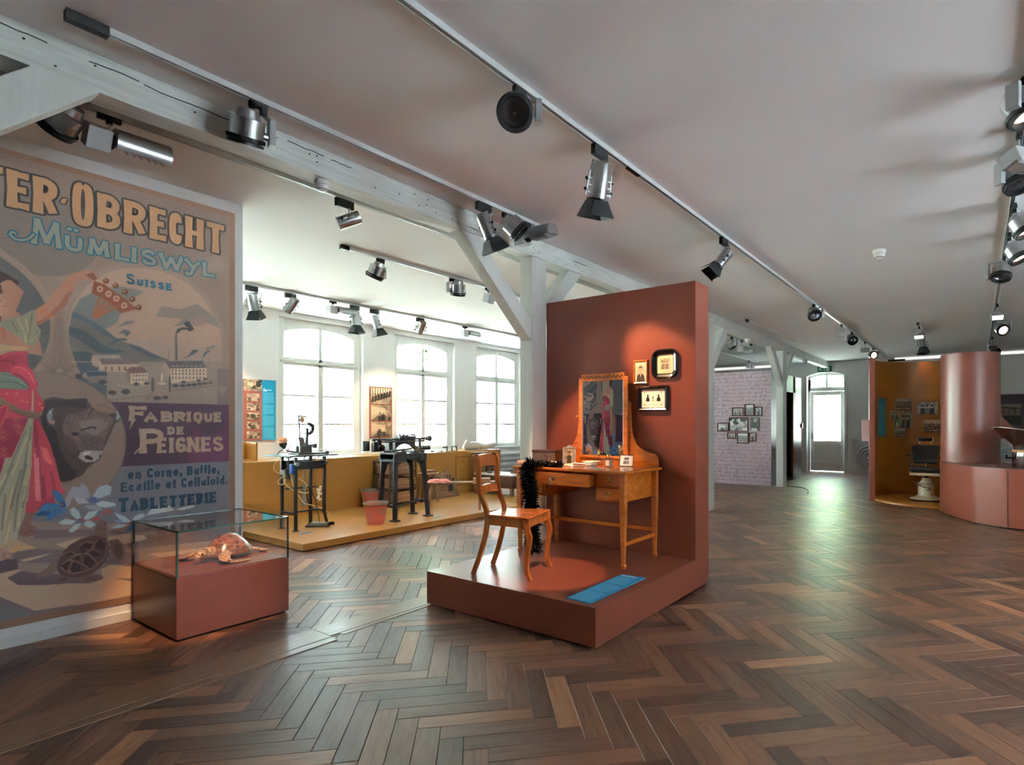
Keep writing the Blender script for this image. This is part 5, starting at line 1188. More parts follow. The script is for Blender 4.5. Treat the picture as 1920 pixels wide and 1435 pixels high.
obj('comb_body', m, mat('ivory', (232, 228, 220), .3), t)
t = tset('hand_mirror', 'dark oval hand mirror lying flat on the dressing table', 'hand mirror', -2.86, 4.0, .5); obj('mirror_back', M().lathe([(0, 0), (.95, 0), (1, .005), (.95, .01), (.85, .008), (0, .008)], n=24), SILVER, t, smooth=50).scale = (.06, .042, 1); obj('handle', M().tube([(.055, 0, .005), (.1, 0, .005), (.14, 0, .006)], [.008, .005, .009], 8), SILVER, t, smooth=50)
def fan(name, label, x, y, rz, n, r_, a0, a1, m_, seed):
    t = tset(name, label, 'fan', x, y, rz); m = M(); r = random.Random(seed)
    for k in range(n):
        a = a0+(a1-a0)*k/n; b = a0+(a1-a0)*(k+.5)/n; c = a0+(a1-a0)*(k+1)/n; z = .004+.012*r.random()
        P = lambda q, rr, zz: (rr*math.cos(q), rr*math.sin(q), zz)
        m.add([P(a, .02, .003), P(a, r_, z), P(b, r_*1.06, z+.014), P(b, .02, .008), P(c, r_, z), P(c, .02, .003)], [(0, 1, 2, 3), (3, 2, 4, 5)])
    obj('fan_leaf', m, m_, t); m = M()
    for k in range(0, n+1, 2): a = a0+(a1-a0)*k/n; m.bar((0, 0, .003), (r_*.6*math.cos(a), r_*.6*math.sin(a), .005), .005, .002)
    obj('fan_stick', m, mat('fan stick '+str(seed), (190, 120, 80), .4), t)
FANM = mat('cream fan paper', (236, 212, 182), .7, var=.15, scale=30)
fan('folding_fan', 'open cream feather fan on the left of the dressing table behind the boa', -3.27, 3.93, .35, 18, .22, -.3, 1.35, FANM, 3)
fan('folding_fan', 'smaller open cream fan lying in front of the standing photograph', -3.03, 3.98, .2, 14, .17, -.15, 1.1, FANM, 5)
t = tset('glove', 'pair of pale pink gloves lying on the far left of the dressing table', 'gloves', -3.30, 3.97, .2); m = M()
for k in range(4): m.tube([(.03, -.03+k*.02, .012), (.08, -.035+k*.022, .014), (.12, -.03+k*.02, .01)], [.011, .009, .006], 8)
m.sph((0, 0, .012), (.05, .042, .014)); m.tube([(-.03, 0, .012), (-.1, .01, .012), (-.15, .0, .01)], [.03, .026, .03], 10); m.tube([(.0, -.03, .012), (.03, -.06, .012), (.05, -.07, .01)], [.012, .009, .006], 8)
obj('glove_pair', m, mat('pale pink leather', (206, 160, 140), .6), t, smooth=50)

# feather boa over the table edge
pth = smoothpath([(-2.90, 3.88, TT+.012), (-3.0, 3.85, TT+.016), (-3.10, 3.83, TT+.022), (-3.18, 3.79, TT+.016), (-3.17, 3.742, TT-.06), (-3.135, 3.735, .86), (-3.12, 3.735, .70), (-3.115, 3.735, .55), (-3.10, 3.73, .42), (-3.09, 3.735, .345)], 14)
m = M(); r = random.Random(9); N = len(pth)
for i in range(N):
    for k in range(30):
        p = pth[i]+Vector((r.gauss(0, .006), r.gauss(0, .006), r.gauss(0, .006))); d = (pth[min(i+1, N-1)]-pth[max(i-1, 0)]).normalized(); a = r.uniform(0, 2*PI); u, v, _ = frame(d)
        s_ = (u*math.cos(a)+v*math.sin(a)+d*r.uniform(-.2, .8)).normalized(); L = r.uniform(.03, .095); tp = .6 if i < 38 else 1
        if p.z > TT: s_.z = abs(s_.z)*.6 if p.z+s_.z*L < TT+.004 else s_.z
        tip = p+s_*L*tp; side = s_.cross(Vector((r.uniform(-1, 1), r.uniform(-1, 1), r.uniform(-1, 1)))).normalized()*r.uniform(.005, .013); mid = p+s_*L*tp*.55+Vector((0, 0, -.006))
        m.add([p, mid+side, tip+Vector((0, 0, -.01)), mid-side], [(0, 1, 2, 3)])
m.tube(pth, .018, 6)
solo('feather_boa', m, mat('black feathers', (16, 15, 17), .75), 'black feather boa hanging from the dressing table edge', 'boa', (-3.12, 3.75, .34))

# chair (local: +x = front, seat centre over the origin)
t = thing('chair', 'cherry wood side chair with curved open back, standing sideways at the dressing table', 'chair', (-2.915, 3.315, PZ), math.radians(17))
SZ = .46
seat = [(.195, -.225), (.195, .225), (-.185, .165), (-.185, -.165)]
for s in (-1, 1):
    q = [seat[0] if s < 0 else (seat[1][0], 0)]
    pts = [(.195, -.225), (.195, -.001), (-.185, -.001), (-.185, -.165)] if s < 0 else [(.195, .001), (.195, .225), (-.185, .165), (-.185, .001)]
    obj('seat_board', M().prism([(x, y, SZ-.018) for x, y in pts], (0, 0, .018)), CHAIRW, t, bev=.005)
m = M().bar((.175, -.19, SZ-.05), (.175, .19, SZ-.05), .02, .062, (0, 0, 1)).bar((.17, -.205, SZ-.05), (-.165, -.15, SZ-.05), .02, .062).bar((.17, .205, SZ-.05), (-.165, .15, SZ-.05), .02, .062).bar((-.17, -.14, SZ-.05), (-.17, .14, SZ-.05), .02, .062); obj('seat_frame', m, CHAIRW, t, bev=.003)
def sabre(pts, w0, w1):
    P = smoothpath(pts, 6); m = M(); n = len(P)
    vs = []
    for i, p in enumerate(P):
        k = i/(n-1); h = w0+(w1-w0)*k; d = (P[min(i+1, n-1)]-P[max(i-1, 0)]).normalized(); e1 = Vector((0, 1, 0)); e2 = d.cross(e1).normalized()
        vs += [p+e1*sy*.014+e2*sx*h/2 for sx, sy in ((-1, -1), (1, -1), (1, 1), (-1, 1))]
    m.add(vs, [(4*i+a, 4*i+(a+1) % 4, 4*i+4+(a+1) % 4, 4*i+4+a) for i in range(n-1) for a in range(4)]+[(3, 2, 1, 0), tuple(range(4*n-4, 4*n))]); return m
for s in (-1, 1):
    obj('front_leg', sabre([(.172, s*.205, SZ-.02), (.178, s*.205, .36), (.196, s*.207, .30), (.178, s*.207, .18), (.175, s*.208, .07), (.205, s*.21, 0)], .052, .026), CHAIRW, t, bev=.003)
    obj('back_post', sabre([(-.285, s*.165, 0), (-.225, s*.158, .16), (-.18, s*.15, .34), (-.178, s*.15, .48), (-.225, s*.153, .60), (-.243, s*.156, .74), (-.245, s*.158, .85), (-.275, s*.158, .905)], .034, .036), CHAIRW, t, bev=.003)
n = 9
def rail2(z0, z1, xb, th, bow): 
    m = M(); ys = np.linspace(-.155, .155, n); vs = []
    for y in ys: b = bow*(1-(y/.155)**2); x = xb-b; vs += [(x, y, z0+.012*(1-(y/.155)**2)), (x+th, y, z0+.012*(1-(y/.155)**2)), (x+th-.012, y, z1+.02*(1-(y/.155)**2)), (x-.012, y, z1+.02*(1-(y/.155)**2))]
    return m.add(vs, [(4*i+a, 4*i+(a+1) % 4, 4*i+4+(a+1) % 4, 4*i+4+a) for i in range(n-1) for a in range(4)]+[(3, 2, 1, 0), tuple(range(4*n-4, 4*n))])
obj('crest_rail', rail2(.80, .885, -.262, .026, .02), CHAIRW, t, bev=.004); obj('back_slat', rail2(.595, .65, -.236, .018, .016), CHAIRW, t, bev=.003)

# cyan label board lying on the platform, with tiny print
c2 = Canvas(.20, .72, 500, (20, 124, 170)); c2.rect(.012, .69, .13, .697, (226, 242, 250)); c2.rect(.012, .678, .16, .685, (226, 242, 250)); c2.rect(.012, .666, .15, .673, (226, 242, 250)); board_text(c2, .012, .185, .64, .03, .0135, (140, 200, 224), 2, 3, .75)
m = sheet(M(), (-2.20, 2.985, PZ+.006), (.195, 0, 0), (0, .725, 0), .005); solo('label_board', m, [imgmat('label print', c2.image('label print', 1.2), .45), BLUE], 'long cyan text board lying on the terracotta platform', 'text board', (-2.10, 3.34, PZ))

# pictures on the terracotta wall
WYF = 4.452
def wall_frame(name, label, x0, x1, z0, z1, bw, fm, im, rounded=0, th=.025, yf=WYF, mount=0, group=None, cat='picture frame'):
    cx, cz = (x0+x1)/2, (z0+z1)/2; t = thing(name, label, cat, (cx, yf, cz), 0, group); hw, hh = (x1-x0)/2, (z1-z0)/2
    def rr(w_, h, r_, n=6):
        if not r_: return [(-w_, -h), (w_, -h), (w_, h), (-w_, h)]
        return [(sx*(w_-r_)+r_*math.cos(a), sz*(h-r_)+r_*math.sin(a)) for sx, sz, a0 in ((1, 1, 0), (-1, 1, PI/2), (-1, -1, PI), (1, -1, 1.5*PI)) for a in np.linspace(a0, a0+PI/2, n)]
    rings = [(hw, hh, rounded, 0), (hw, hh, rounded, -th*.6), (hw-bw*.35, hh-bw*.35, max(rounded-bw*.35, 0), -th), (hw-bw*.75, hh-bw*.75, max(rounded-bw*.75, 0), -th*.75), (hw-bw, hh-bw, max(rounded-bw, .0015) if rounded else 0, -th*.5), (hw-bw, hh-bw, max(rounded-bw, .0015) if rounded else 0, -.004)]
    L = [[(x, y, z) for x, z in rr(a, b, r_)] for a, b, r_, y in rings]; k = len(L[0]); m = M().add([v for l in L for v in l], [(i*k+(j+1) % k, i*k+j, (i+1)*k+j, (i+1)*k+(j+1) % k) for i in range(len(L)-1) for j in range(k)])
    f = obj('frame', m, fm, t, smooth=40 if rounded else None); m = sheet(M(), (-hw+bw*.8, -.006, -hh+bw*.8), (2*hw-1.6*bw, 0, 0), (0, 0, 2*hh-1.6*bw), .004); obj('picture', m, [im, PAPER], t); return t
def mounted(ph, mw, col, aspect):
    c = Canvas(1, aspect, 200, col); h, w_ = ph.a.shape[:2]; W = int(200*(1-2*mw)); H = int(200*aspect-2*200*mw*.9); yi = (np.arange(H)*h/H).astype(int); xi = (np.arange(W)*w_/W).astype(int); oy, ox = (c.H-H)//2, (c.W-W)//2; c.a[oy:oy+H, ox:ox+W] = ph.a[yi][:, xi]; return c
wall_frame('picture_frame', 'black picture frame with rounded corners and a small sepia group photograph', -2.34, -2.085, 1.79, 2.045, .045, BLACKG, imgmat('sepia group', mounted(photo(41, 70, 66, 'group', True, 90, 220), .26, (226, 196, 160), .95).image('sepia group', 1.1), .5), .07, .03)
wall_frame('picture_frame', 'narrow light wood frame with an old portrait photograph', -2.525, -2.38, 1.755, 1.965, .018, ORANGEW, imgmat('old portrait', mounted(photo(42, 70, 100, 'portrait', True), .02, (236, 226, 214), 1.5).image('old portrait', 1.15), .5), 0, .016)
c = Canvas(1, .76, 260, (240, 232, 222)); c.line([(.16, .14), (.84, .14), (.84, .62), (.16, .62), (.16, .14)], .006, (120, 100, 96))
for x, y in ((.16, .14), (.84, .14), (.84, .62), (.16, .62)): c.ell(x, y, .028, .028, (150, 96, 70))
for x, s_ in ((.29, 1), (.5, .72), (.72, 1)):
    c.poly(spline2([(x-.075*s_, .27), (x-.06*s_, .40*s_+.27*(1-s_)), (x, .27+.17*s_), (x+.06*s_, .40*s_+.27*(1-s_)), (x+.075*s_, .27)]), (30, 28, 30) if s_ == 1 else (190, 180, 172)); c.ell(x, .27+.21*s_, .035*s_, .045*s_, (26, 24, 26)); c.ell(x, .27+.235*s_, .03*s_, .03*s_, (26, 24, 26))
wall_frame('picture_frame', 'black rectangular frame with three paper-cut silhouettes', -2.475, -2.182, 1.512, 1.732, .03, BLACKG, imgmat('silhouettes', c.image('silhouettes', 1.15), .5), 0, .028)

# ---------------------------------------------------------------- turtle showcase
SX0, SX1, SY0, SY1, SZ1, SZ2 = -4.955, -4.205, 1.512, 2.235, .405, .71
t = thing('showcase', 'terracotta showcase with a glass hood holding the turtle', 'showcase', ((SX0+SX1)/2, (SY0+SY1)/2, 0))
obj('pedestal', M().box((SX0, SY0, .014), (SX1, SY1, SZ1)), TERRA, t, bev=.002, world=True); obj('plinth_base', M().box((SX0+.02, SY0+.02, 0), (SX1-.02, SY1-.02, .015)), BLACK, t, world=True)
obj('case_floor', M().box((SX0+.014, SY0+.014, SZ1), (SX1-.014, SY1-.014, SZ1+.008)), TERRA, t, world=True)
g = .004
for a, b, c_, d_ in (((SX1-g, SY0, SZ1), (SX1-g, SY1, SZ1), (SX1-g, SY1, SZ2), (SX1-g, SY0, SZ2)), ((SX0+g, SY1, SZ1), (SX0+g, SY0, SZ1), (SX0+g, SY0, SZ2), (SX0+g, SY1, SZ2)), ((SX0, SY0+g, SZ1), (SX1, SY0+g, SZ1), (SX1, SY0+g, SZ2), (SX0, SY0+g, SZ2)), ((SX1, SY1-g, SZ1), (SX0, SY1-g, SZ1), (SX0, SY1-g, SZ2), (SX1, SY1-g, SZ2)), ((SX0, SY0, SZ2-g), (SX1, SY0, SZ2-g), (SX1, SY1, SZ2-g), (SX0, SY1, SZ2-g))): obj('glass_pane', M().quad(a, b, c_, d_), CASE, t, world=True)
m = M(); e = .005
for x in (SX0, SX1-e*2):
    for y in (SY0, SY1-e*2): m.box((x, y, SZ1), (x+e*2, y+e*2, SZ2))
    m.box((x, SY0, SZ2-e*2), (x+e*2, SY1, SZ2))
for y in (SY0, SY1-e*2): m.box((SX0, y, SZ2-e*2), (SX1, y+e*2, SZ2))
obj('glass_edge', m, EDGE, t, world=True)
# sea turtle: head towards -x local, body on the floor of the case
def turtlemat():
    m, tt, b = nt('turtle shell'); v = tt.nodes.new('ShaderNodeTexVoronoi'); v.feature = 'DISTANCE_TO_EDGE'; v.inputs['Scale'].default_value = 11; tc = tt.nodes.new('ShaderNodeTexCoord'); tt.links.new(tc.outputs['Object'], v.inputs['Vector'])
    n = noise_at(tt, 26, (1, 1, 1), 4); r1 = ramp(tt, n.outputs['Fac'], [(.35, lin((84, 40, 22))), (.6, lin((146, 78, 44)))]); r2 = ramp(tt, v.outputs['Distance'], [(0, (1, 1, 1)), (.035, (0, 0, 0))])
    mx = tt.nodes.new('ShaderNodeMix'); mx.data_type = 'RGBA'; tt.links.new(r2.outputs[0], mx.inputs['Factor']); tt.links.new(r1.outputs[0], mx.inputs['A']); mx.inputs['B'].default_value = (*lin((176, 120, 76)), 1); tt.links.new(mx.outputs['Result'], b.inputs['Base Color'])
    b.inputs['Roughness'].default_value = .2; b.inputs['Coat Weight'].default_value = .6; return m
t = thing('sea_turtle', 'stuffed sea turtle with glossy brown shell inside the glass showcase', 'turtle', (-4.59, 1.985, SZ1+.008), math.radians(113)); t.scale = (.88, .88, .95)
m = M(); n, k = 28, 9; vs = []
def shellr(a): return .195*(1+.10*math.cos(a))*(1 if abs(math.sin(a)) < 1 else 1), .155
for j in range(k):
    f = j/(k-1); rr = math.sin(f*PI/2)
    for i in range(n):
        a = 2*PI*i/n; taper = 1-.18*max(0, math.cos(a)); vs.append((-.205*rr*-math.cos(a)*1.0, .16*rr*math.sin(a)*taper, .045+.135*(1-rr**2.2)))
m.add(vs, [(j*n+i, (j+1)*n+i, (j+1)*n+(i+1) % n, j*n+(i+1) % n) for j in range(k-1) for i in range(n)])
m.v = [(x, y, z) for x, y, z in m.v]
obj('shell', m, turtlemat(), t, smooth=80)
# scutes: thin raised plates along the rim
m = M()
for i in range(20):
    a, b2 = 2*PI*i/20+.02, 2*PI*(i+1)/20-.02
    def rp_(a, s_, z): tp = 1-.18*max(0, math.cos(a)); return (.205*s_*math.cos(a), .16*s_*math.sin(a)*tp, z)
    m.prism([rp_(a, .9, .075), rp_(b2, .9, .075), rp_(b2, 1.06, .042), rp_(a, 1.06, .042)], (0, 0, -.007))
obj('rim_scutes', m, mat('rim scutes', (134, 76, 44), .25, var=.5, scale=22, coat=.5), t)
SKIN = mat('turtle skin', (196, 146, 96), .4, col2=(122, 80, 46), scale=46, bump=.4, bscale=70, lo=.35, hi=.6, coat=.3)
# belly, neck and head: one body
m = M().sph((0, 0, .045), (.18, .135, .032), 20, 8); P = smoothpath([(-.12, 0, .05), (-.19, 0, .062), (-.235, .0, .066)], 5); m.tube(P, [.055, .054, .052, .05, .048, .047, .046, .045, .044, .043, .042][:len(P)], 14)
m.sph((-.265, 0, .062), (.052, .040, .038), 16, 10); m.sph((-.305, 0, .052), (.024, .026, .022), 12, 8)
obj('body', m, SKIN, t, smooth=80)
for s in (-1, 1): obj('eye', M().sph((-.288, s*.033, .075), .007, 8, 6), BLACKG, t, smooth=60)
def flipper(pts, ws, th): 
    P = [Vector(p) for p in pts]; m = M(); vs = []
    for i, p in enumerate(P):
        d = (P[min(i+1, len(P)-1)]-P[max(i-1, 0)]).normalized(); sd = Vector((0, 0, 1)).cross(d).normalized(); w_ = ws[i]
        vs += [p+sd*w_*math.cos(a)+Vector((0, 0, th*math.sin(a)*(.4+.6*w_/max(ws)))) for a in np.linspace(0, 2*PI, 9)[:-1]]
    k = len(P); m.add(vs, [(i*8+j, i*8+(j+1) % 8, (i+1)*8+(j+1) % 8, (i+1)*8+j) for i in range(k-1) for j in range(8)]+[tuple(range(7, -1, -1)), tuple(range(8*k-8, 8*k))]); return m
for s in (-1, 1):
    obj('front_flipper', flipper(smoothpath([(-.12, s*.10, .05), (-.19, s*.145, .05), (-.225, s*.19, .03), (-.20, s*.245, .014), (-.13, s*.285, .010), (-.09, s*.295, .010)], 4), [.045, .045, .044, .043, .043, .042, .042, .041, .04, .04, .039, .038, .036, .034, .032, .028, .024, .02, .015, .01, .004], .016), SKIN, t, smooth=70)
    obj('hind_flipper', flipper(smoothpath([(.14, s*.08, .04), (.19, s*.12, .025), (.225, s*.155, .012), (.255, s*.18, .010)], 4), [.035, .036, .038, .04, .041, .042, .042, .04, .038, .034, .028, .02, .01], .012), SKIN, t, smooth=70)
obj('tail', M().tube([(.17, 0, .045), (.22, 0, .04), (.255, 0, .032)], [.022, .014, .004], 10), SKIN, t, smooth=60)
# ---------------------------------------------------------------- ochre workshop stage along the window wall
YZ, CX = .087, -8.01
t = thing('workshop_stage', 'long low ochre display stage with a waist-high ochre counter along the windows', 'stage', (-7.3, 6.1, 0))
obj('platform', M().box((-8.72, 3.36, .012), (-6.03, 8.95, YZ)), OCHRE, t, bev=.002, world=True); obj('plinth_base', M().box((-8.7, 3.40, 0), (-6.08, 8.9, .013)), BLACK, t, world=True)
cb = obj('counter', M().box((-8.70, 2.45, YZ), (CX, 8.62, .88)), OCHRE, t, bev=.002, world=True); cb['_o'] = t.location[:]
for k in range(3):
    z0 = .25+k*.175; d = obj('counter_drawer', M().box((CX-.004, 7.41, z0+.004), (CX+.004, 7.74, z0+.171)), OCHRE, t, bev=.001, world=True); d['_o'] = t.location[:]
    obj('keyhole', M().cyl((CX+.003, 7.575, z0+.095), (CX+.006, 7.575, z0+.095), .009, n=10).box((CX+.003, 7.571, z0+.07), (CX+.006, 7.579, z0+.095)), BLACK, d, world=True)
m = M().box((CX-.001, 7.40, .246), (CX+.0015, 7.75, .254)).box((CX-.001, 7.40, .246), (CX+.0015, 7.408, .78)).box((CX-.001, 7.742, .246), (CX+.0015, 7.75, .78)).box((CX-.001, 7.40, .772), (CX+.0015, 7.75, .78)); obj('drawer_gap', m, CRACK, t, world=True)
t = thing('lectern_box', 'open ochre lectern box standing on the left end of the ochre counter', 'lectern', (-8.42, 3.8, .88)); m = M().box((-.22, -.3, 0), (.10, .17, .012)).box((-.22, .158, 0), (.10, .17, .26)).box((-.22, -.3, 0), (-.205, .17, .26)); m.prism([(.10, .17, 0), (.10, .172, .25), (-.21, .172, .26), (-.21, .17, 0)], (0, .01, 0)); obj('box_sides', m, OCHRE, t, bev=.002)
def floor_label(label, x, y, l=.17, rz=0): solo('floor_label', M().box((x-.018, y-l/2, YZ), (x+.018, y+l/2, YZ+.003)), BLUE, label, 'label', (x, y, YZ))
floor_label('small cyan label strip in front of the black machine table', -6.63, 3.72, .16); floor_label('small cyan label strip before the cast iron stand', -6.23, 5.42, .14); floor_label('small cyan label strip near the shaving bench', -6.21, 6.79, .14)

# machine 1: black four-legged work table with a small cast tool
t = thing('machine_table', 'black iron work table with small cast embossing press and hoses', 'machine', (-6.99, 3.91, YZ)); LX0, LX1, LY0, LY1 = -.17, .15, -.19, .18
T = lambda x, y, z: (x, y, z)
for x, y, bend in ((LX1, LY0, 0), (LX1, LY1, .03), (LX0, LY0, 0), (LX0, LY1, 0)):
    m = M(); m.bar((x, y, .18 if bend else .01), (x, y, .90), .032, .032)
    if bend: m.tube(smoothpath([(x, y, .22), (x+.0, y+.012, .14), (x+.01, y+.028, .06), (x+.01, y+.028, .01)], 4), .017, 8)
    m.cyl((x, y+bend*.9, 0), (x, y+bend*.9, .006), .042, n=16); obj('leg', m, IRON, t)
obj('table_plate', M().box((-.30, -.36, .915), (.34, .26, .932)), IRON, t, bev=.003); obj('slide_plate', M().box((-.10, -.16, .932), (.16, .22, .952)), IRON2, t, bev=.003)
for a_, b_, w_, h_ in (((LX1, LY0, .80), (LX1, LY1, .80), .02, .10), ((LX0, LY0, .80), (LX0, LY1, .80), .02, .10), ((LX1, LY0, .21), (LX0, LY0, .21), .018, .022), ((LX1, LY1, .21), (LX0, LY1, .21), .018, .022), ((0, LY0, .21), (0, LY1, .21), .02, .02), ((-.1, LY0, .50), (-.02, LY1, .505), .02, .02)): obj('frame_rail', M().bar(a_, b_, w_, h_), IRON, t)
for y in (LY0, LY1): obj('clamp_knob', M().cyl((LX1+.015, y, .82), (LX1+.05, y, .82), .026, .022, 14), SILVER, t, smooth=40)
m = M().lathe([(.055, .95), (.055, 1.02), (.05, 1.03)], (-.04, -.03, 0), n=18); pts = [(-.04+.055*math.cos(a)*1.0, -.09+.0, 1.03+.115*math.sin(a)) for a in np.linspace(0, PI, 14)]; m.prism([(x, -.065, z) for x, _, z in pts], (0, .07, 0)); m.box((-.09, -.07, .95), (.03, .02, 1.035)); obj('press_body', m, IRON2, t, smooth=35)
m = M().box((-.02, .02, .95), (.02, .05, 1.26)).box((-.03, .05, 1.02), (.03, .12, 1.05)).cyl((0, .08, .95), (0, .08, 1.04), .02, n=12).box((-.02, .12, 1.0), (.03, .16, 1.06)); obj('press_column', m, IRON, t, bev=.004)
m = M().tube([(0, .055+.055*math.cos(a), 1.25+.062*math.sin(a)) for a in np.linspace(-2.2, 1.9, 16)], .02, 8); m.box((-.018, .085, 1.23), (.018, .125, 1.30)); obj('press_head', m, IRON, t, smooth=45)
m = M().bar((-.01, -.05, 1.14), (-.02, -.065, 1.42), .016, .03).cyl((-.02, -.06, 1.42), (-.02, -.01, 1.42), .008, n=8); obj('lever', m, IRON2, t, bev=.002); obj('horn_piece', M().sph((-.01, -.02, 1.365), (.03, .03, .04), 10, 7), mat('pale horn', (196, 150, 110), .5), t, smooth=60); obj('clear_guard', M().box((-.02, -.06, 1.39), (.02, .03, 1.42)), PAPER, t)
# desk lamp with orange tuft
m = M().tube(smoothpath([(-.06, -.30, .935), (-.06, -.28, .97), (-.05, -.22, 1.01)], 4), .006, 6).lathe([(.012, 0), (.045, .05), (.05, .075)], (-.05, -.22, 1.0), (0, -.25, 1), 14).bar((-.05, -.21, .99), (.0, -.1, .95), .01, .02); obj('work_lamp', m, IRON2, t, smooth=40)
m = M(); r = random.Random(12)
for k in range(60): a, e = r.uniform(0, 6.28), r.uniform(.1, 1.4); d = Vector((math.cos(a)*math.cos(e), math.sin(a)*math.cos(e), math.sin(e))); p = Vector((-.05, -.235, 1.07)); m.prism([p, p+d*.07+Vector((.012, 0, 0)), p+d*.085, p+d*.07-Vector((.012, 0, 0))], (0, .004, .002))
obj('horn_shavings', m, mat('orange horn', (206, 130, 96), .5, col2=(236, 200, 160), scale=30), t)
m = M().bar((-.04, -.2, .96), (-.03, -.15, 1.07), .03, .012); obj('horn_sheet', m, mat('red horn', (150, 74, 62), .4), t)
obj('plate_peg', M().cyl((.2, .19, .932), (.2, .19, .965), .022, n=12).cyl((.2, .19, .965), (.2, .19, 1.12), .0015, n=6), IRON, t)
m = M().lathe([(0, .60), (.022, .62), (.03, .64), (.03, .70), (.034, .705), (.034, .76), (.012, .77), (.012, .80), (.02, .805), (.02, .86), (.008, .865), (.008, .885), (.036, .89), (.036, .905), (0, .91)], (LX1-.13, LY0-.02, 0), n=16); obj('air_regulator', m, IRON, t, smooth=40)
obj('oil_bowl', M().lathe([(0, .585), (.02, .6), (.026, .62), (.026, .67)], (LX1-.13, LY0-.021, 0), n=16), mat('amber bowl', (150, 106, 56), .15), t, smooth=40)
obj('pressure_gauge', M().cyl((LX1-.17, LY0-.06, .72), (LX1-.15, LY0-.09, .72), .03, n=18), mat('gauge face', (226, 230, 232), .2), t); obj('blue_valve', M().box((LX1-.06, LY0-.05, .70), (LX1+.0, LY0-.01, .82)), mat('blue valve', (34, 92, 176), .4), t, bev=.004)
m = M().lathe([(0, .27), (.022, .27), (.022, .31), (.026, .31), (.026, .33), (.021, .335), (.021, .45), (.026, .455), (.026, .485), (.012, .49), (.009, .56), (.007, .9)], (.0, .0, 0), n=16); obj('air_cylinder', m, mat('blue grey cylinder', (122, 140, 150), .35, .3), t, smooth=40)
m = M()
for pts in ([(-.02, LY0-.04, .88), (-.06, LY0-.14, .84), (-.05, LY0-.15, .74), (.0, LY0-.06, .68)], [(.0, LY0-.04, .72), (.02, LY0-.08, .62), (.06, LY0-.02, .52), (.12, LY0+.1, .46), (.1, .0, .45)], [(.08, LY0-.03, .70), (.1, LY0+.02, .5), (.1, LY0+.12, .34), (.04, .0, .30)], [(.1, LY0, .68), (.08, -.02, .56), (.02, .0, .46)], [(-.02, LY0-.05, .68), (-.08, LY0-.1, .60), (-.08, LY0-.04, .56), (.0, LY0-.03, .66)], [(.03, .02, .30), (.1, .2, .22), (.16, .26, .12), (.1, .16, .03)]): m.tube(smoothpath(pts, 8), .0055, 6)
obj('hose', m, HOSE, t, smooth=60); m = M()
for pts in ([(.06, .06, .48), (.1, .1, .3), (.12, .14, .04)], [(.05, .0, .5), (.02, .05, .3), (.1, .1, .2)], [(.1, -.05, .9), (.14, .05, .87), (.1, .14, .9)]): m.tube(smoothpath(pts, 6), .005, 6)
obj('cable', m, RUBBER, t); m = M(); r = random.Random(2)
for k in range(14): p = Vector((.12, LY1-.05, .50-.012*k+r.uniform(-.01, .01))); m.sph(p+Vector((0, r.uniform(-.02, .02), 0)), (.012, .02, .014), 7, 5)
obj('rag', m, mat('white rag', (216, 208, 196), .9), t, smooth=60)
t = thing('foot_pedal', 'grey metal foot pedal with black plug under the machine table', 'pedal', (-6.90, 4.05, YZ), math.radians(38)); obj('pedal_base', M().box((-.15, -.045, 0), (.13, .045, .025)), IRON2, t, bev=.003); obj('pedal_tread', M().box((-.09, -.04, .025), (.12, .04, .06)), mat('grey pedal', (126, 128, 126), .45), t, bev=.006); obj('plug', M().cyl((.13, 0, .04), (.19, 0, .045), .022, n=12), BLACK, t)

# machine 2: cast iron stand with rotary cutting machine
t = thing('iron_machine', 'dark cast iron machine on four splayed legs with ball handle', 'machine', (-6.585, 5.12, YZ))
bx0, bx1, by0, by1 = -.17, .16, -.28, .27
for sx, sy in ((1, -1), (1, 1), (-1, -1), (-1, 1)):
    xt = bx1-.03 if sx > 0 else bx0+.03; yt = by0+.04 if sy < 0 else by1-.04; xb, yb = xt+sx*.03, yt+sy*.03+(.0 if sy < 0 else .03); m = M(); m.bar((xb, yb, .015), (xt, yt, .80), .062, .03).bar((xb, yb, .015), (xt, yt, .80), .03, .06); m.box((xb-.055, yb-.05, 0), (xb+.055, yb+.05, .018))
    m.prism([(xt, yt, .80), (xt, yt-sy*.13, .80), (xt, yt-sy*.05, .74), (xt, yt-sy*.025, .66), (xt, yt, .62)], (-sx*.03, 0, 0)); obj('leg', m, IRON, t, bev=.004)
obj('bed', M().box((bx0, by0, .795), (bx1, by0+.20, .90)).box((bx0, by1-.12, .80), (bx1, by1, .90)).box((bx0+.02, by0, .825), (bx1-.02, by1, .90)).box((bx0-.02, by0+.02, .895), (bx1, by0+.2, .915)), IRON, t, bev=.006)
m = M().bar((.13, -.25, .19), (-.13, -.25, .19), .02, .035).bar((.15, .30, .21), (-.13, .30, .21), .016, .03).bar((.13, -.2, .19), (-.10, .30, .20), .016, .02).cyl((-.02, .3, .205), (.02, .3, .205), .03, n=12); obj('stretcher', m, IRON, t, bev=.002)
m = M().box((bx0+.02, by0+.06, .905), (bx1-.02, by0+.22, .93)).prism([(-.16, by0+.0, .935), (.12, by0+.0, .935), (.12, by0+.32, .955), (-.16, by0+.32, .955)], (0, 0, .022)).box((bx0, by1-.17, .91), (bx1-.02, by1-.02, .94)); obj('slide', m, IRON2, t, bev=.004)
m = M().cyl((.0, -.52, 1.10), (.0, .42, 1.10), .014, n=12).cyl((.06, -.4, 1.07), (.06, .3, 1.07), .011, n=12).cyl((.0, .36, 1.10), (.0, .44, 1.10), .028, n=14).cyl((0, .44, 1.10), (0, .46, 1.10), .05, n=18); obj('spindle', m, IRON2, t, smooth=40)
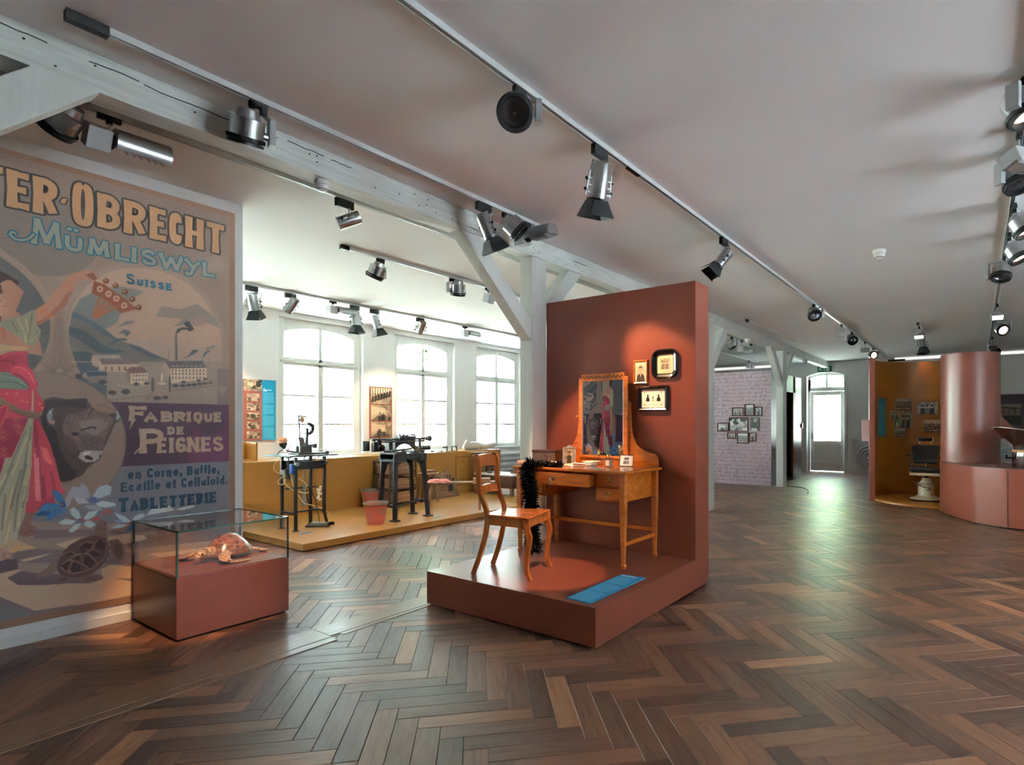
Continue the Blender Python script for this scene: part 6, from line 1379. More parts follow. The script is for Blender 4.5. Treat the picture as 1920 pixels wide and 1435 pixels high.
m = M().box((-.03, .24, .94), (.03, .30, .97)).box((-.018, .255, .96), (.018, .285, 1.10)); obj('tailstock', m, IRON2, t, bev=.004)
m = M().box((-.05, -.44, .94), (.04, -.39, 1.10)).box((-.05, -.28, .95), (.05, -.22, 1.09)).box((-.04, -.44, 1.085), (.05, -.22, 1.105)).box((-.03, -.5, .94), (.03, -.46, 1.06)).tube([(.0, -.44+.045*math.cos(a), 1.10+.045*math.sin(a)) for a in np.linspace(0, 2*PI, 17)[:-1]], .008, 6, True); obj('headstock', m, IRON, t, bev=.003)
m = M(); arcp = [(.02, -.16+.34*i/12, .955+.075*math.sin(PI*i/12)**.7) for i in range(13)]; m.prism(arcp+[(.02, .18, 1.10), (.02, .14, 1.14), (.02, -.1, 1.14), (.02, -.16, 1.09)], (-.06, 0, 0)); m.box((-.06, -.12, 1.09), (.07, .15, 1.135)); obj('carriage', m, IRON, t, bev=.004)
m = M(); r = random.Random(21)
for k in range(11): y, z = -.14+k*.03, 1.135; h_ = r.uniform(.02, .065); m.cyl((r.uniform(-.03, .05), y, z), (r.uniform(-.03, .05), y, z+h_), .006, n=8); m.cyl((.02, y, z+h_*.5), (.02, y+.012, z+h_*.5), .011, n=8)
m.box((-.02, -.05, 1.13), (.03, .06, 1.155)); obj('adjusting_screw', m, IRON2, t)
for y, z, rr in ((.10, .975, .034), (-.12, .93, .018), (.22, .925, .02)): obj('hand_knob', M().cyl((.12, y, z), (.15, y, z), rr, rr*.9, 14), BRASS if rr > .03 else IRON2, t, smooth=40)
m = M().tube(smoothpath([(.13, .09, .97), (.16, .04, 1.0), (.13, .0, 1.04), (.07, .02, 1.08)], 6), .005, 6); obj('wire', m, IRON2, t)
m = M().tube(smoothpath([(.06, -.2, .935), (.1, -.32, .94), (.13, -.40, .945), (.16, -.45, .97)], 5), [.012]*16, 8); obj('lever', m, IRON2, t, smooth=50); obj('ball_grip', M().sph((.19, -.50, 1.0), .043, 18, 12), BLACK, t, smooth=60); m = M().lathe([(.05, 0), (.05, .13)], (-.12, -.52, .95), (0, 0, 1), 16); obj('glass_sleeve', m, IRON2, t, smooth=40)
obj('drill_motor', M().cyl((-.10, .34, .96), (-.02, .48, .965), .03, n=14), IRON, t, smooth=40); obj('motor_cap', M().cyl((-.12, .31, .958), (-.10, .34, .96), .028, n=14), mat('orange cap', (206, 110, 60), .5), t)

# red buckets
def bucket(label, x, y, rz):
    t = thing('bucket', label, 'bucket', (x, y, YZ), rz, 'red zinc buckets on the ochre stage'); obj('bucket_body', M().lathe([(0, .008), (.100, .008), (.102, 0), (.105, .0), (.106, .03), (.110, .034), (.110, .04), (.150, .262), (.146, .262), (.104, .02), (0, .02)], n=30), REDPAINT, t, smooth=40)
    obj('rim', M().lathe([(.144, .255), (.150, .257), (.162, .266), (.160, .274), (.150, .272), (.143, .25)], n=30), ZINC, t, smooth=50); obj('handle', M().tube([(.155*math.cos(a), .155*math.sin(a)*.35+.1*math.sin(a), .272+.012*math.sin(a)) for a in np.linspace(0, PI, 15)], .004, 6), ZINC, t)
    for s in (-1, 1): obj('handle_lug', M().sph((s*.152, 0, .272), (.012, .014, .016), 8, 6), ZINC, t)
bucket('red zinc bucket in front, before the leg of the iron machine', -6.49, 4.60, .6); bucket('red zinc bucket behind, against the ochre counter', -7.82, 5.45, 2.0)

# rack with three wooden crates
t = thing('crate_rack', 'dark iron rack holding three wooden crates behind the iron machine', 'rack', (-7.75, 5.85, YZ))
for x in (-.20, .20):
    for y in (-.25, .25): obj('rack_post', M().box((x-.012, y-.012, 0), (x+.012, y+.012, .72)), OLDD, t)
for z in (.06, .27, .50, .71): obj('shelf', M().bar((-.2, -.25, z), (-.2, .25, z), .02, .02).bar((.2, -.25, z), (.2, .25, z), .02, .02).bar((-.2, -.25, z), (.2, -.25, z), .02, .02).bar((-.2, .25, z), (.2, .25, z), .02, .02), OLDD, t)
for lab, z, rz, dx_ in (('top', .515, .03, .0), ('middle', .285, -.02, .02), ('lowest', .072, .05, .05)):
    c = thing('wooden_crate', '%s of the three old wooden crates in the iron rack' % lab, 'crate', (-7.74+dx_, 5.86, YZ+z), rz, 'wooden crates in the iron rack'); L, W_, H_ = .19, .23, .165
    for a, b in (((-L, -W_, 0), (L, -W_+.014, H_)), ((-L, W_-.014, 0), (L, W_, H_)), ((-L, -W_, 0), (-L+.014, W_, H_)), ((L-.014, -W_, 0), (L, W_, H_))): obj('side_board', M().box(a, b), OLDW, c, bev=.003)
    obj('bottom_board', M().box((-L+.01, -W_+.01, .004), (L-.01, W_-.01, .014)), OLDW, c); obj('corner_iron', M().box((L-.004, -W_-.002, .02), (L+.003, -W_+.03, .05)).box((L-.004, W_-.03, .02), (L+.003, W_+.002, .05)), IRON, c)
t = thing('plank_lid', 'loose wooden boards lying on top of the crate rack', 'board', (-7.72, 5.82, YZ+.732)); obj('lid_board', M().box((-.12, -.2, 0), (.16, .16, .02)), OLDW, t, bev=.002); obj('lid_board', M().box((-.05, -.12, .02), (.17, .12, .035)), OLDW, t, bev=.002)
t = thing('work_stool', 'pale wooden three-legged stool behind the iron machine', 'stool', (-7.62, 6.42, YZ)); obj('seat', M().lathe([(0, .46), (.17, .46), (.18, .475), (.17, .49), (0, .49)], n=24), OLDW, t, smooth=40)
for a in (.3, 2.4, 4.5): obj('leg', M().cyl((.19*math.cos(a), .19*math.sin(a), 0), (.1*math.cos(a), .1*math.sin(a), .465), .017, .02, 10), OLDW, t, smooth=40)
obj('chopping_block', M().box((-.09, -.1, .49), (.10, .1, .53)), OLDW, t, bev=.004)
# tool board leaning at the counter
t = thing('tool_board', 'wooden tool board with hand tools leaning on the ochre counter', 'tool board', (-7.93, 6.94, YZ), 0)
obj('board_panel', M().prism([(.14, -.34, 0), (.14, .33, 0), (.005, .33, .30), (-.01, .20, .44), (-.02, .12, .47), (.0, .10, .42), (.0, -.30, .43)], (.02, 0, .006)), OLDW, t); obj('tool_rail', M().box((.08, -.32, .255), (.12, .33, .285)), OLDW, t, bev=.002); obj('side_post', M().bar((.06, -.37, 0), (.0, -.35, .43), .03, .02), OLDD, t)
for y, w_, h_, mm in ((-.27, .03, .10, IRON), (-.20, .05, .07, BLACK), (-.12, .07, .075, IRON), (-.03, .04, .05, IRON), (.10, .014, .11, OLDW), (.16, .012, .09, OLDW), (.24, .03, .05, IRON2)): obj('hand_tool', M().box((.085, y-w_/2, .285), (.11, y+w_/2, .285+h_)), mm, t, bev=.004)
obj('hand_tool', M().box((.135, .10, .10), (.15, .19, .22)), IRON2, t, bev=.003)
# shaving bench with red cushion
A, B_ = Vector((-6.86, 5.68, .50)), Vector((-6.26, 6.30, .50)); dv = (B_-A); ang = math.atan2(dv.y, dv.x); L = dv.length
t = thing('shaving_bench', 'long grey wooden shaving bench with an upright clamp post', 'bench', (A.x, A.y, YZ), ang); h = .43
obj('bench_plank', M().box((0, -.09, h-.022), (L+.22, .09, h)), OLDW, t, bev=.004)
for x, y, x2, y2 in ((.10, -.09, .14, -.05), (.10, .10, .14, .05)): obj('leg', M().bar((x-.04, y*1.6, 0), (x2, y2, h-.02), .032, .032), OLDW, t, bev=.003)
obj('leg', M().bar((L-.02, -.02, 0), (L-.02, -.02, h-.02), .05, .04), OLDW, t, bev=.003); obj('clamp_post', M().bar((L-.02, -.02, h), (L-.02, -.02, .86), .06, .05), OLDW, t, bev=.003); obj('clamp_block', M().box((L-.12, -.10, h-.03), (L+.14, .10, h+.05)), OLDW, t, bev=.004)
obj('post_board', M().box((L-.16, -.08, .87), (L+.10, .06, .885)), OLDW, t, bev=.002); m = M().bar((L-.07, -.06, .72), (L-.07, -.06, .87), .012, .012).bar((L+.07, -.06, .72), (L+.07, -.06, .87), .012, .012).bar((L-.07, -.06, .72), (L+.07, -.06, .72), .014, .014).bar((L-.07, -.06, .865), (L+.07, -.06, .865), .012, .012).cyl((L, -.06, .855), (L, -.06, .82), .012, n=8); obj('iron_bracket', m, IRON, t); obj('thumb_screw', M().sph((L-.05, -.07, .59), (.022, .02, .03), 10, 7), CHROME, t, smooth=50)
m = M(); n = 12
vs = [( .06+.34*(i/(n-1)), -.11+.22*(j/(n-1)), .0+.045*(1-(2*i/(n-1)-1)**6)*(1-(2*j/(n-1)-1)**6)+.006*math.sin(i*1.3+j)) for j in range(n) for i in range(n)]
m.add(vs, [(j*n+i, j*n+i+1, (j+1)*n+i+1, (j+1)*n+i) for j in range(n-1) for i in range(n-1)]); m.box((.07, -.10, 0), (.39, .10, .012))
cu = mat('faded red cushion', (172, 84, 84), .85, col2=(206, 150, 144), scale=6, stretch=(1, 9, 1), lo=.45, hi=.55)
o = solo('seat_cushion', m, cu, 'faded red striped cushion on the end of the shaving bench', 'cushion', (0, 0, 0), smooth=60); o.location = (A.x, A.y, YZ+h); o.rotation_euler = (0, 0, ang)
# slatted tool rack and low bench at the right end
t = thing('slat_rack', 'brown wooden rack of upright slats standing before the ochre counter', 'rack', (-7.86, 8.02, YZ)); obj('rack_frame', M().box((-.03, -.28, .62), (.03, .36, .67)).box((-.03, -.28, .30), (.03, .36, .33)).box((-.03, -.28, .0), (.03, -.24, .67)).box((-.03, .32, .0), (.03, .36, .67)), mat('rack wood', (128, 70, 44), .5), t, bev=.003)
for k in range(7): obj('slat', M().box((-.01, -.04+k*.05, .33), (.012, -.012+k*.05, .62)), OLDD if k % 3 else OLDW, t, bev=.002)
obj('slat', M().box((-.012, -.22, .33), (.012, -.12, .62)), mat('grey slat', (120, 116, 108), .5), t)
t = thing('low_workbench', 'low dark workbench with pale top at the right end of the stage', 'workbench', (-7.3, 7.9, YZ)); obj('bench_top', M().box((-.5, -.24, .36), (.46, .3, .385)), mat('pale bench top', (196, 192, 186), .3), t, bev=.003); obj('bench_box', M().box((-.5, -.22, .14), (.46, .28, .36)), mat('rusty dark wood', (98, 60, 40), .6, col2=(60, 38, 28), scale=14), t, bev=.003)
for x in (-.46, .41):
    for y in (-.19, .24): obj('leg', M().box((x-.028, y-.028, 0), (x+.028, y+.028, .15)), OLDW, t)
obj('tool_steps', M().box((.12, .1, .385), (.3, .22, .42)).box((.17, .1, .42), (.3, .22, .46)).box((.22, .1, .46), (.3, .22, .50)), mat('red brown steps', (106, 56, 40), .5), t, bev=.002); m = M().cyl((-.1, .0, .385), (-.1, .0, .44), .006, n=8).cyl((-.16, .05, .39), (-.02, -.03, .39), .012, n=8).box((-.3, -.1, .385), (-.22, -.04, .40)); obj('hand_tool', m, IRON, t)
t = thing('upright_post', 'dark wooden post with small board on top behind the dressing table', 'post', (-6.88, 8.35, YZ)); obj('post_shaft', M().box((-.045, -.045, 0), (.045, .045, .86)), OLDD, t, bev=.003); obj('post_foot', M().box((-.14, -.14, 0), (.14, .14, .04)), OLDD, t, bev=.003); obj('top_board', M().box((-.18, -.22, .86), (.14, .16, .875)), OLDW, t, bev=.002)
# on the counter
t = thing('whale_model', 'white sculpted horn-like animal form with raised fin, lying on the ochre counter', 'sculpture', (-8.28, 8.22, .88)); P = smoothpath([(0, -.36, .05), (.0, -.24, .075), (0, -.08, .085), (0, .08, .07), (0, .22, .055), (0, .34, .075), (0, .45, .085)], 4); k = len(P); rs = [.05+.035*math.sin(PI*min(1, i/(k*.62)))**1 if i < k*.62 else .05-.018*math.sin((i/k-.62)/.38*PI)+.018*((i/k-.62)/.38) for i in range(k)]
wm = mat('white weathered form', (228, 222, 210), .5, col2=(120, 124, 124), scale=3, lo=.28, hi=.42); obj('body', M().tube(P, rs, 14), wm, t, smooth=70); obj('fin', M().prism([(0, -.42, .03), (0, -.33, .19), (.0, -.29, .215), (0, -.25, .18), (.0, -.20, .10), (0, -.22, .04)], (.05, 0, 0)), wm, t, bev=.018); obj('tail_end', M().lathe([(0, 0), (.05, 0), (.058, .015), (.05, .02)], (0, .45, .085), (0, 1, .1), 14), mat('cut horn end', (196, 160, 128), .6), t, smooth=40); obj('support', M().box((-.05, -.05, 0), (.05, .25, .02)), PAPER, t)
t = thing('hand_clamp', 'small dark iron clamp with handle, on the counter left of the white form', 'clamp', (-8.16, 7.42, .88)); m = M().box((-.02, -.12, .0), (.02, .16, .012)).bar((0, -.1, .01), (0, -.1, .09), .014, .02).bar((0, .02, .01), (0, .02, .09), .014, .02).bar((0, .15, .01), (0, .13, .09), .014, .02).bar((0, .02, .09), (0, .14, .09), .014, .014); obj('clamp_frame', m, IRON, t, bev=.002); obj('clamp_handle', M().cyl((0, -.2, .08), (0, -.08, .085), .014, .01, 10), OLDD, t)
for nm, lab, x, y, l in (('hand_file', 'thin dark file lying on the counter beside the clamp', -8.2, 6.95, .2), ('scraper', 'small scraper with wooden handle lying on the counter', -8.15, 7.15, .14), ('knife', 'dark knife lying on the counter nearest the drill motor', -8.18, 6.72, .16)):
    t = thing(nm, lab, 'tool', (x, y, .88), .25); obj('blade', M().box((-.012, -l/2, 0), (.012, l*.2, .008)), IRON, t); obj('handle', M().cyl((0, l*.2, .012), (0, l*.6, .012), .013, .011, 10), OLDD if nm != 'scraper' else ORANGEW, t, smooth=40)
solo('glare_sheet', M().box((-8.35, 4.9, .88), (-8.08, 5.5, .883)), PAPER, 'thin white sheet imitating window glare on the ochre counter', 'paper', (-8.2, 5.2, .88))  # white sheet added to imitate daylight glare on the counter top

# printed boards on the window wall
c = Canvas(.48, .93, 420, (138, 78, 68)); c.rect(.268, 0, .48, .93, (20, 140, 178))
def paste(c, ph, x, y, w_, h_):
    h, w = ph.a.shape[:2]; W_, H_ = int(w_*c.k), int(h_*c.k); yi = (np.arange(H_)*h/H_).astype(int); xi = (np.arange(W_)*w/W_).astype(int); a, b = int(y*c.k), int(x*c.k); v = ph.a[yi][:, xi]; c.a[a:a+H_, b:b+W_] = v[:min(H_, c.H-a), :min(W_, c.W-b)]
paste(c, photo(51, 90, 60, 'work', True, 50, 220), .0, .755, .268, .175)
for k in range(5): paste(c, photo(52+k, 80, 48, 'work', True, 50, 226), .045, .60-.143*k, .187, .112)
for k, l in enumerate((.03, .13, .06)): c.rect(.285, .79-k*.018, .285+l, .80-k*.018, (226, 240, 250))
board_text(c, .285, .462, .735, .03, .0135, (136, 200, 222), 6, 4, .8)
m = sheet(M(), (XL+.03, 4.14, 1.15), (0, .475, 0), (0, 0, .93), .03); solo('info_board', m, [imgmat('info print', c.image('info print', 1.2), .45), mat('board side', (150, 90, 60), .6)], 'tall board with brown photo column and cyan text column beside the first window', 'info board', (XL+.015, 4.38, 1.15))
c = Canvas(.47, .94, 400, (132, 64, 48))
for y, h_, kd, sd in ((.625, .30, 'machines', 61), (.32, .29, 'room', 62), (.018, .285, 'room', 64)): paste(c, photo(sd, 130, 82, kd, True, 22, 232), .018, y, .434, h_)
m = sheet(M(), (XL+.03, 6.31, 1.14), (0, .47, 0), (0, 0, .94), .03); solo('photo_board', m, [imgmat('photo board print', c.image('photo board print', 1.2), .45), mat('board side red', (150, 76, 56), .6)], 'tall brown board with three old factory photographs between two windows', 'photo board', (XL+.015, 6.545, 1.14))
# tube radiators under the windows
def radiator(label, x, y0, y1, z0, n, rr, ax='y', rot=False):
    t = thing('radiator', label, 'radiator', (x, (y0+y1)/2, z0) if ax == 'y' else ((y0+y1)/2, x, z0))
    hl = (y1-y0)/2
    for k in range(n):
        z = rr+k*2.35*rr; p, q = ((0, -hl, z), (0, hl, z)) if ax == 'y' else ((-hl, 0, z), (hl, 0, z)); obj('radiator_tube', M().cyl(p, q, rr, n=14), RADW, t, smooth=50)
    return t
radiator('white tube radiator under the third window, right of the ochre counter', XL+.09, 8.8, 11.4, .17, 5, .05)
# ---------------------------------------------------------------- light tracks and lamps
TZ = 3.168
TRK = mat('white track', (196, 198, 196), .4); SLOT = mat('track slot', (40, 42, 46), .5)
def track(label, x, y0, y1, cap0=None, cap1=None, x1=None):
    x1 = x if x1 is None else x1; t = thing('light_track', label, 'light track', (x, y0, CZ)); L = y1-y0; dxx = x1-x
    def seg(a, b, w0, w1, z0, z1, mm, nm, par=t): p, q = Vector((dxx*a/L, a, 0)), Vector((dxx*b/L, b, 0)); return obj(nm, M().add([(c.x+o, c.y, z) for c in (p, q) for z in (z0, z1) for o in (w0, w1)], [(0, 1, 3, 2), (4, 6, 7, 5), (0, 4, 5, 1), (2, 3, 7, 6), (0, 2, 6, 4), (1, 5, 7, 3)]), mm, par)
    seg(0, L, -.017, -.011, TZ-CZ, 0, TRK, 'rail_side'); seg(0, L, .011, .017, TZ-CZ, 0, TRK, 'rail_side'); seg(0, L, -.011, .011, TZ-CZ+.007, 0, SLOT, 'rail_slot'); seg(0, L, -.0025, .0025, TZ-CZ+.002, TZ-CZ+.01, SILVER, 'conductor')
    if cap0: seg(-cap0, 0, -.021, .021, TZ-CZ-.012, 0, BLACK, 'feed_box')
    if cap1: seg(L, L+cap1, -.018, .018, TZ-CZ-.004, 0, BLACK, 'end_cap')
    return t
track('ceiling light track close behind the white beam', -4.10, -1.0, 13.6, None, .03); track('ceiling light track with black feed box just right of the beam', -3.25, .90, 4.05, .15, None); track('empty short ceiling track beyond the dressing table stand', -3.25, 9.72, 12.83, .09, None)
track('long ceiling track running to the end wall right of the stand', -1.98, -1.0, 16.66, None, .05); track('ceiling track at the right edge with many lamps', .235, 1.5, 15.9, None, .05)
track('ceiling track starting with a black cap, middle of the window bay', -5.25, 3.40, 8.2, .09, .03); track('far ceiling track above the pink wall', -5.25, 13.3, 16.6, None, .04); track('ceiling track nearest the windows', -7.64, -1.0, 9.9, None, .05); track('short ceiling track above the barber booth', -.86, 11.73, 13.2, .05, None)
solo('track_coupler', M().box((-1.993, 3.40, TZ-.006), (-1.967, 3.56, TZ+.012)), BLACK, 'small black coupler in the long ceiling track', 'coupler', (-1.98, 3.48, TZ))

def lamp(label, x, y, kind, d, c=None, side=1, lit=False, group=None, s=1.0, spot=None, axis=(0, 1, 0)):
    """one track lamp; d = where it points, c = body centre relative to the hanging point"""
    names = dict(drum='drum_spotlight', tube='tube_floodlight', barn='barn_door_spotlight', cyl='cylinder_spotlight', box='box_floodlight')
    t = thing(names[kind], label, 'spotlight' if kind in ('drum', 'barn', 'cyl') else 'floodlight', (x, y, TZ), 0, group); d = unit(d); u, v, w_ = frame(d)
    c = Vector(c or (0, 0, -.15)); h = Vector((d.y, -d.x, 0)); h = h.normalized() if h.length > .1 else Vector((0, 1, 0)); h *= side
    if kind == 'drum':
        m = M().box((-.012, -.045, -.03), (.012, .045, .0)).cyl((0, -.035, -.04), (0, -.035, -.01), .018, n=12).box((-.014, .012, -.06), (.014, .04, -.02)); obj('adapter', m, BLACK, t)
        a = Vector((c.x, c.y, 0))+h*.125*s; p0 = Vector((0, .025, -.05)); m = M(); m.ob((a.x, a.y, (c.z-.045-.055)/2), h*.017, Vector((-h.y, h.x, 0))*.03, (0, 0, abs(c.z+.01)/2)); 
        if (a.xy-p0.xy).length > .05: m.bar((p0.x, p0.y, -.052), (a.x, a.y, -.052), .03, .016)
        obj('ballast_arm', m, SILVERP, t, bev=.003); obj('pivot', M().cyl(c+h*.07*s, c+h*.115*s, .018, n=12), SILVER, t)
        b = c-d*.015; hs = obj('housing', M().lathe([(0, -.098*s), (.05*s, -.098*s), (.062*s, -.056*s), (.085*s, -.052*s), (.085*s, .045*s), (.078*s, .045*s)], b, d, 28), SILVER, t, smooth=35)
        obj('rim', M().lathe([(.086*s, .04*s), (.097*s, .042*s), (.097*s, .062*s), (.090*s, .066*s), (.090*s, .082*s), (.074*s, .082*s), (.068*s, .05*s)], b, d, 28), BLACK, hs, smooth=35)
        obj('reflector', M().lathe([(.072*s, .055*s), (.055*s, .01*s), (.03*s, -.02*s), (0, -.028*s)], b, d, 24), LIT if lit else LENS, hs, smooth=60); obj('bulb', M().sph(b+d*.005, .016*s, 10, 7), LIT if lit else CHROME, hs, smooth=60)
    elif kind in ('barn', 'cyl'):
        doors = kind == 'barn'; obj('transformer', M().box((-.018, -.075, -.068), (.018, .075, -.002)), BLACK, t, bev=.003); p0 = Vector((0, .05, -.068)); L = .105*s; rr = .058*s; b = c
        yk = [p0+Vector((0, 0, -.01)), ]; top = p0+Vector((0, 0, -.012)); hh = h*(rr+.022); m = M(); m.tube([b-hh+d*.0, Vector((b.x, b.y, top.z))*0+top-hh+Vector((0, 0, 0)), top+hh, b+hh], .005, 6); m.cyl(p0, top, .014, n=10); obj('yoke', m, SILVER, t)
        hs = obj('housing', M().lathe([(0, -L), (rr*.96, -L), (rr, -L+.006), (rr, L*.8), (rr*1.04, L*.82), (rr*1.04, L), (rr*.9, L)], b, d, 24), SILVER, t, smooth=35)
        m = M()
        for k in (-1, 1):
            m.cyl(b+h*k*(rr+.02)-d*L*.5, b+h*k*(rr+.032)+d*L*.9, .006, n=8)
            for q in (-.1, .3, .7): m.cyl(b+h*k*rr*.9+d*L*q, b+h*k*(rr+.03)+d*L*q, .007, n=8)
        obj('side_rods', m, SILVERP, hs); m = M()
        for k in (-1, 1):
            for q in (-.05, .55): m.sph(b+h*k*(rr+.036)+d*L*q, .011, 8, 6)
        obj('knobs', m, BLACK, hs); obj('cable', M().tube(smoothpath([p0+Vector((0, 0, -.01)), (p0+b-d*L)/2+h*.05+Vector((0, 0, -.01)), b-d*L+h*.03], 5), .005, 6), RUBBER, t)
        obj('lens', M().lathe([(rr*.92, L*.98), (0, L*.9)], b, d, 18), LITW if lit else LENS, hs, smooth=50)
        if doors:
            cl = obj('collar', M().lathe([(rr*.9, L), (rr*1.2, L), (rr*1.2, L+.014), (rr*.9, L+.014)], b, d, 20), BLACK, t); e = b+d*(L+.012); f = h.cross(d)
            for ax_, bx_, op in ((h, f, .30), (-h, f, .30), (f, h, .12), (-f, h, .45)):
                o = (d*math.cos(op)+ax_*math.sin(op)); p = e+ax_*rr*.95; m = M().prism([p-bx_*rr*.85, p+bx_*rr*.85, p+bx_*rr*1.5+o*.11*s, p-bx_*rr*1.5+o*.11*s], ax_*.002); obj('barn_door', m, BLACK, cl)
    else:
        obj('adapter', M().box((-.012, -.055, -.028), (.012, .055, 0)).cyl((0, 0, -.045), (0, 0, -.02), .016, n=10), BLACK, t); obj('stem', M().cyl((0, 0, -.03), (0, 0, c.z+.05), .006, n=8), SILVERP, t)
        if kind == 'tube':
            a = Vector(axis); dd = unit(d-a*d.dot(a)); g = a.cross(dd); obj('ballast_box', M().ob(c-a*.075, g*.055, a*.055, dd*.06), SILVERP, t, bev=.003); obj('joint', M().cyl(c-a*.02, c+a*.0, .042, n=14), BLACK, t)
            n = 14; R_ = .078; prof = [g*R_*math.cos(q)*.95-dd*R_*math.sin(q) for q in np.linspace(-.25, PI+.25, n)]; vs = [c+a*y+p for y in (0, .27) for p in prof]; m = M().add(vs, [(i, i+1, n+i+1, n+i) for i in range(n-1)]+[tuple(range(n)), tuple(range(2*n-1, n-1, -1))]); rs = obj('reflector_shell', m, SILVER, t, smooth=30)
            for k in range(6): obj('louvre', M().prism([c+a*(.05+k*.035)-g*.07+dd*.012, c+a*(.05+k*.035)+g*.07+dd*.012, c+a*(.063+k*.035)+g*.055+dd*.042, c+a*(.063+k*.035)-g*.055+dd*.042], a*.0015), SILVERP, rs)
        else:
            lb = obj('lamp_box', M().ob(c, u*.08*s, v*.055*s, d*.04*s), SILVERP, t, bev=.004); obj('lamp_window', M().ob(c+d*.041*s+v*-.008*s, u*.066*s, v*.035*s, d*.004*s), LITW if lit else LENS, lb); obj('lamp_step', M().ob(c+d*.05*s+v*.046*s, u*.08*s, v*.012*s, d*.012*s), SILVERP, lb, bev=.002)
    if spot:
        ld = bpy.data.lights.new('lamp light', 'SPOT'); ld.energy = spot[0]*.62; ld.color = spot[1]; ld.spot_size = math.radians(spot[2]); ld.spot_blend = spot[3]; ld.shadow_soft_size = .035
        o = bpy.data.objects.new('lamp light', ld); COL.objects.link(o); o.location = Vector((x, y, TZ))+c+d*.19; o.rotation_euler = d.to_track_quat('-Z', 'Y').to_euler()
    return t
WARM, WARM2 = (1, .62, .34), (1, .74, .50)
def aim(x, y, dz, tx, ty, tz): return (tx-x, ty-y, tz-(TZ+dz))
# track behind the beam
lamp('drum spotlight tilted towards the left, half behind the slanting brace', -4.10, .95, 'drum', (-.75, -.35, -.75), (-.0, -.02, -.12), -1, lit=True)
lamp('tube floodlight with white end box above the poster', -4.10, 1.14, 'tube', (-.5, 0, -.85), (0, .02, -.14))
lamp('small cylinder spotlight behind the beam, second bay', -4.10, 2.62, 'cyl', (-.55, -.75, -.42), (0, .04, -.15), s=.85)
lamp('drum spotlight far off behind the beam, above the pink wall', -4.10, 11.25, 'drum', (.3, .6, -.7), (0, 0, -.15)); lamp('tube floodlight far off behind the beam, above the pink wall', -4.10, 11.85, 'tube', (-.2, 0, -1), (0, 0, -.19)); lamp('little white box floodlight near the second post', -4.10, 12.45, 'box', (0, .3, -1), (0, 0, -.16), s=.8)
# track right of the beam
S1 = lamp('drum spotlight on the beam track over the turtle showcase', -3.25, 1.56, 'drum', (-.40, .08, -.9), (-.07, -.03, -.15), 1, spot=(150, WARM, 24, .5))
lamp('barn door spotlight hanging on the beam track, glowing at its mouth', -3.25, 3.30, 'barn', aim(-3.25, 3.30, -.17, -3.02, 4.2, 1.2), (0, .03, -.17), s=.95, lit=True, spot=(110, WARM, 36, .5))
lamp('drum spotlight between barn door lamp and tube floodlight on the beam track', -3.25, 3.57, 'drum', aim(-3.25, 3.57, -.1, -2.16, 4.45, 1.70), (.05, .06, -.11), -1, spot=(120, WARM, 30, .6))
lamp('tube floodlight at the end of the beam track', -3.25, 3.82, 'tube', (0, .15, -1), (0, .04, -.12), axis=(1, 0, 0))
# long track
lamp('drum spotlight with round mirror face turned to the viewer', -1.98, 2.28, 'drum', (.62, -.62, -.42), (-.02, -.02, -.13), -1)
lamp('nearest barn door spotlight with open black flaps on the long track', -1.98, 3.05, 'barn', aim(-1.98, 3.05, -.2, -2.72, 3.42, .26), (0, .0, -.22), s=1.0, spot=(120, WARM, 22, .3))
lamp('barn door spotlight tilted sideways over the stand wall', -1.98, 5.22, 'barn', (-.45, -.5, -.78), (0, -.02, -.2), -1, s=.9)
lamp('small drum spotlight midway along the long track', -1.98, 8.88, 'drum', (.25, -.5, -.6), (0, 0, -.14), -1); lamp('white box floodlight midway along the long track', -1.98, 10.97, 'box', (.0, .2, -1), (0, 0, -.17)); lamp('silver drum spotlight right behind the box floodlight, long track', -1.98, 12.0, 'drum', (.4, -.5, -.6), (0, 0, -.14)); lamp('second white box floodlight far along the long track', -1.98, 13.56, 'box', (0, .2, -1), (0, 0, -.17))
lamp('glowing drum spotlight at the far end of the long track', -1.98, 14.75, 'drum', (.55, -.8, -.25), (0, -.05, -.17), -1, lit=True)
# window bay tracks
lamp('first drum spotlight on the middle window bay track', -5.25, 3.78, 'drum', (-.45, -.15, -.9), (-.05, -.02, -.14), 1, spot=(60, WARM2, 60, .6)); lamp('second drum spotlight on the middle window bay track', -5.25, 4.80, 'drum', (-.3, .2, -.9), (.04, .05, -.13), -1, spot=(60, WARM2, 60, .6)); lamp('tube floodlight on the middle window bay track, partly behind the brace', -5.25, 5.42, 'tube', (-.25, 0, -1), (0, .08, -.13)); lamp('box floodlight hanging far off over the pink wall', -5.25, 15.8, 'tube', (0, 0, -1), (0, 0, -.15))
lamp('leftmost barn door spotlight on the window track', -7.64, 3.58, 'barn', (-.25, .3, -.9), (0, .02, -.2)); lamp('cylinder spotlight without flaps, second from the left on the window track', -7.64, 4.08, 'cyl', (-.5, -.15, -.6), (0, .02, -.16), spot=(40, WARM2, 62, .6)); lamp('tube floodlight over the first window', -7.64, 4.70, 'tube', (0, 0, -1), (0, .06, -.13)); lamp('barn door spotlight right of the tube floodlight on the window track', -7.64, 5.05, 'barn', (0, .05, -1), (0, .02, -.19)); lamp('barn door spotlight with tilted flaps between two windows', -7.64, 5.39, 'barn', (.05, .3, -.9), (0, .03, -.19)); lamp('cylinder spotlight over the second window', -7.64, 6.27, 'cyl', (-.55, .15, -.6), (0, .02, -.15), spot=(40, WARM2, 62, .6)); lamp('tube floodlight at the right end of the window track', -7.64, 7.28, 'tube', (0, 0, -1), (0, .06, -.13))
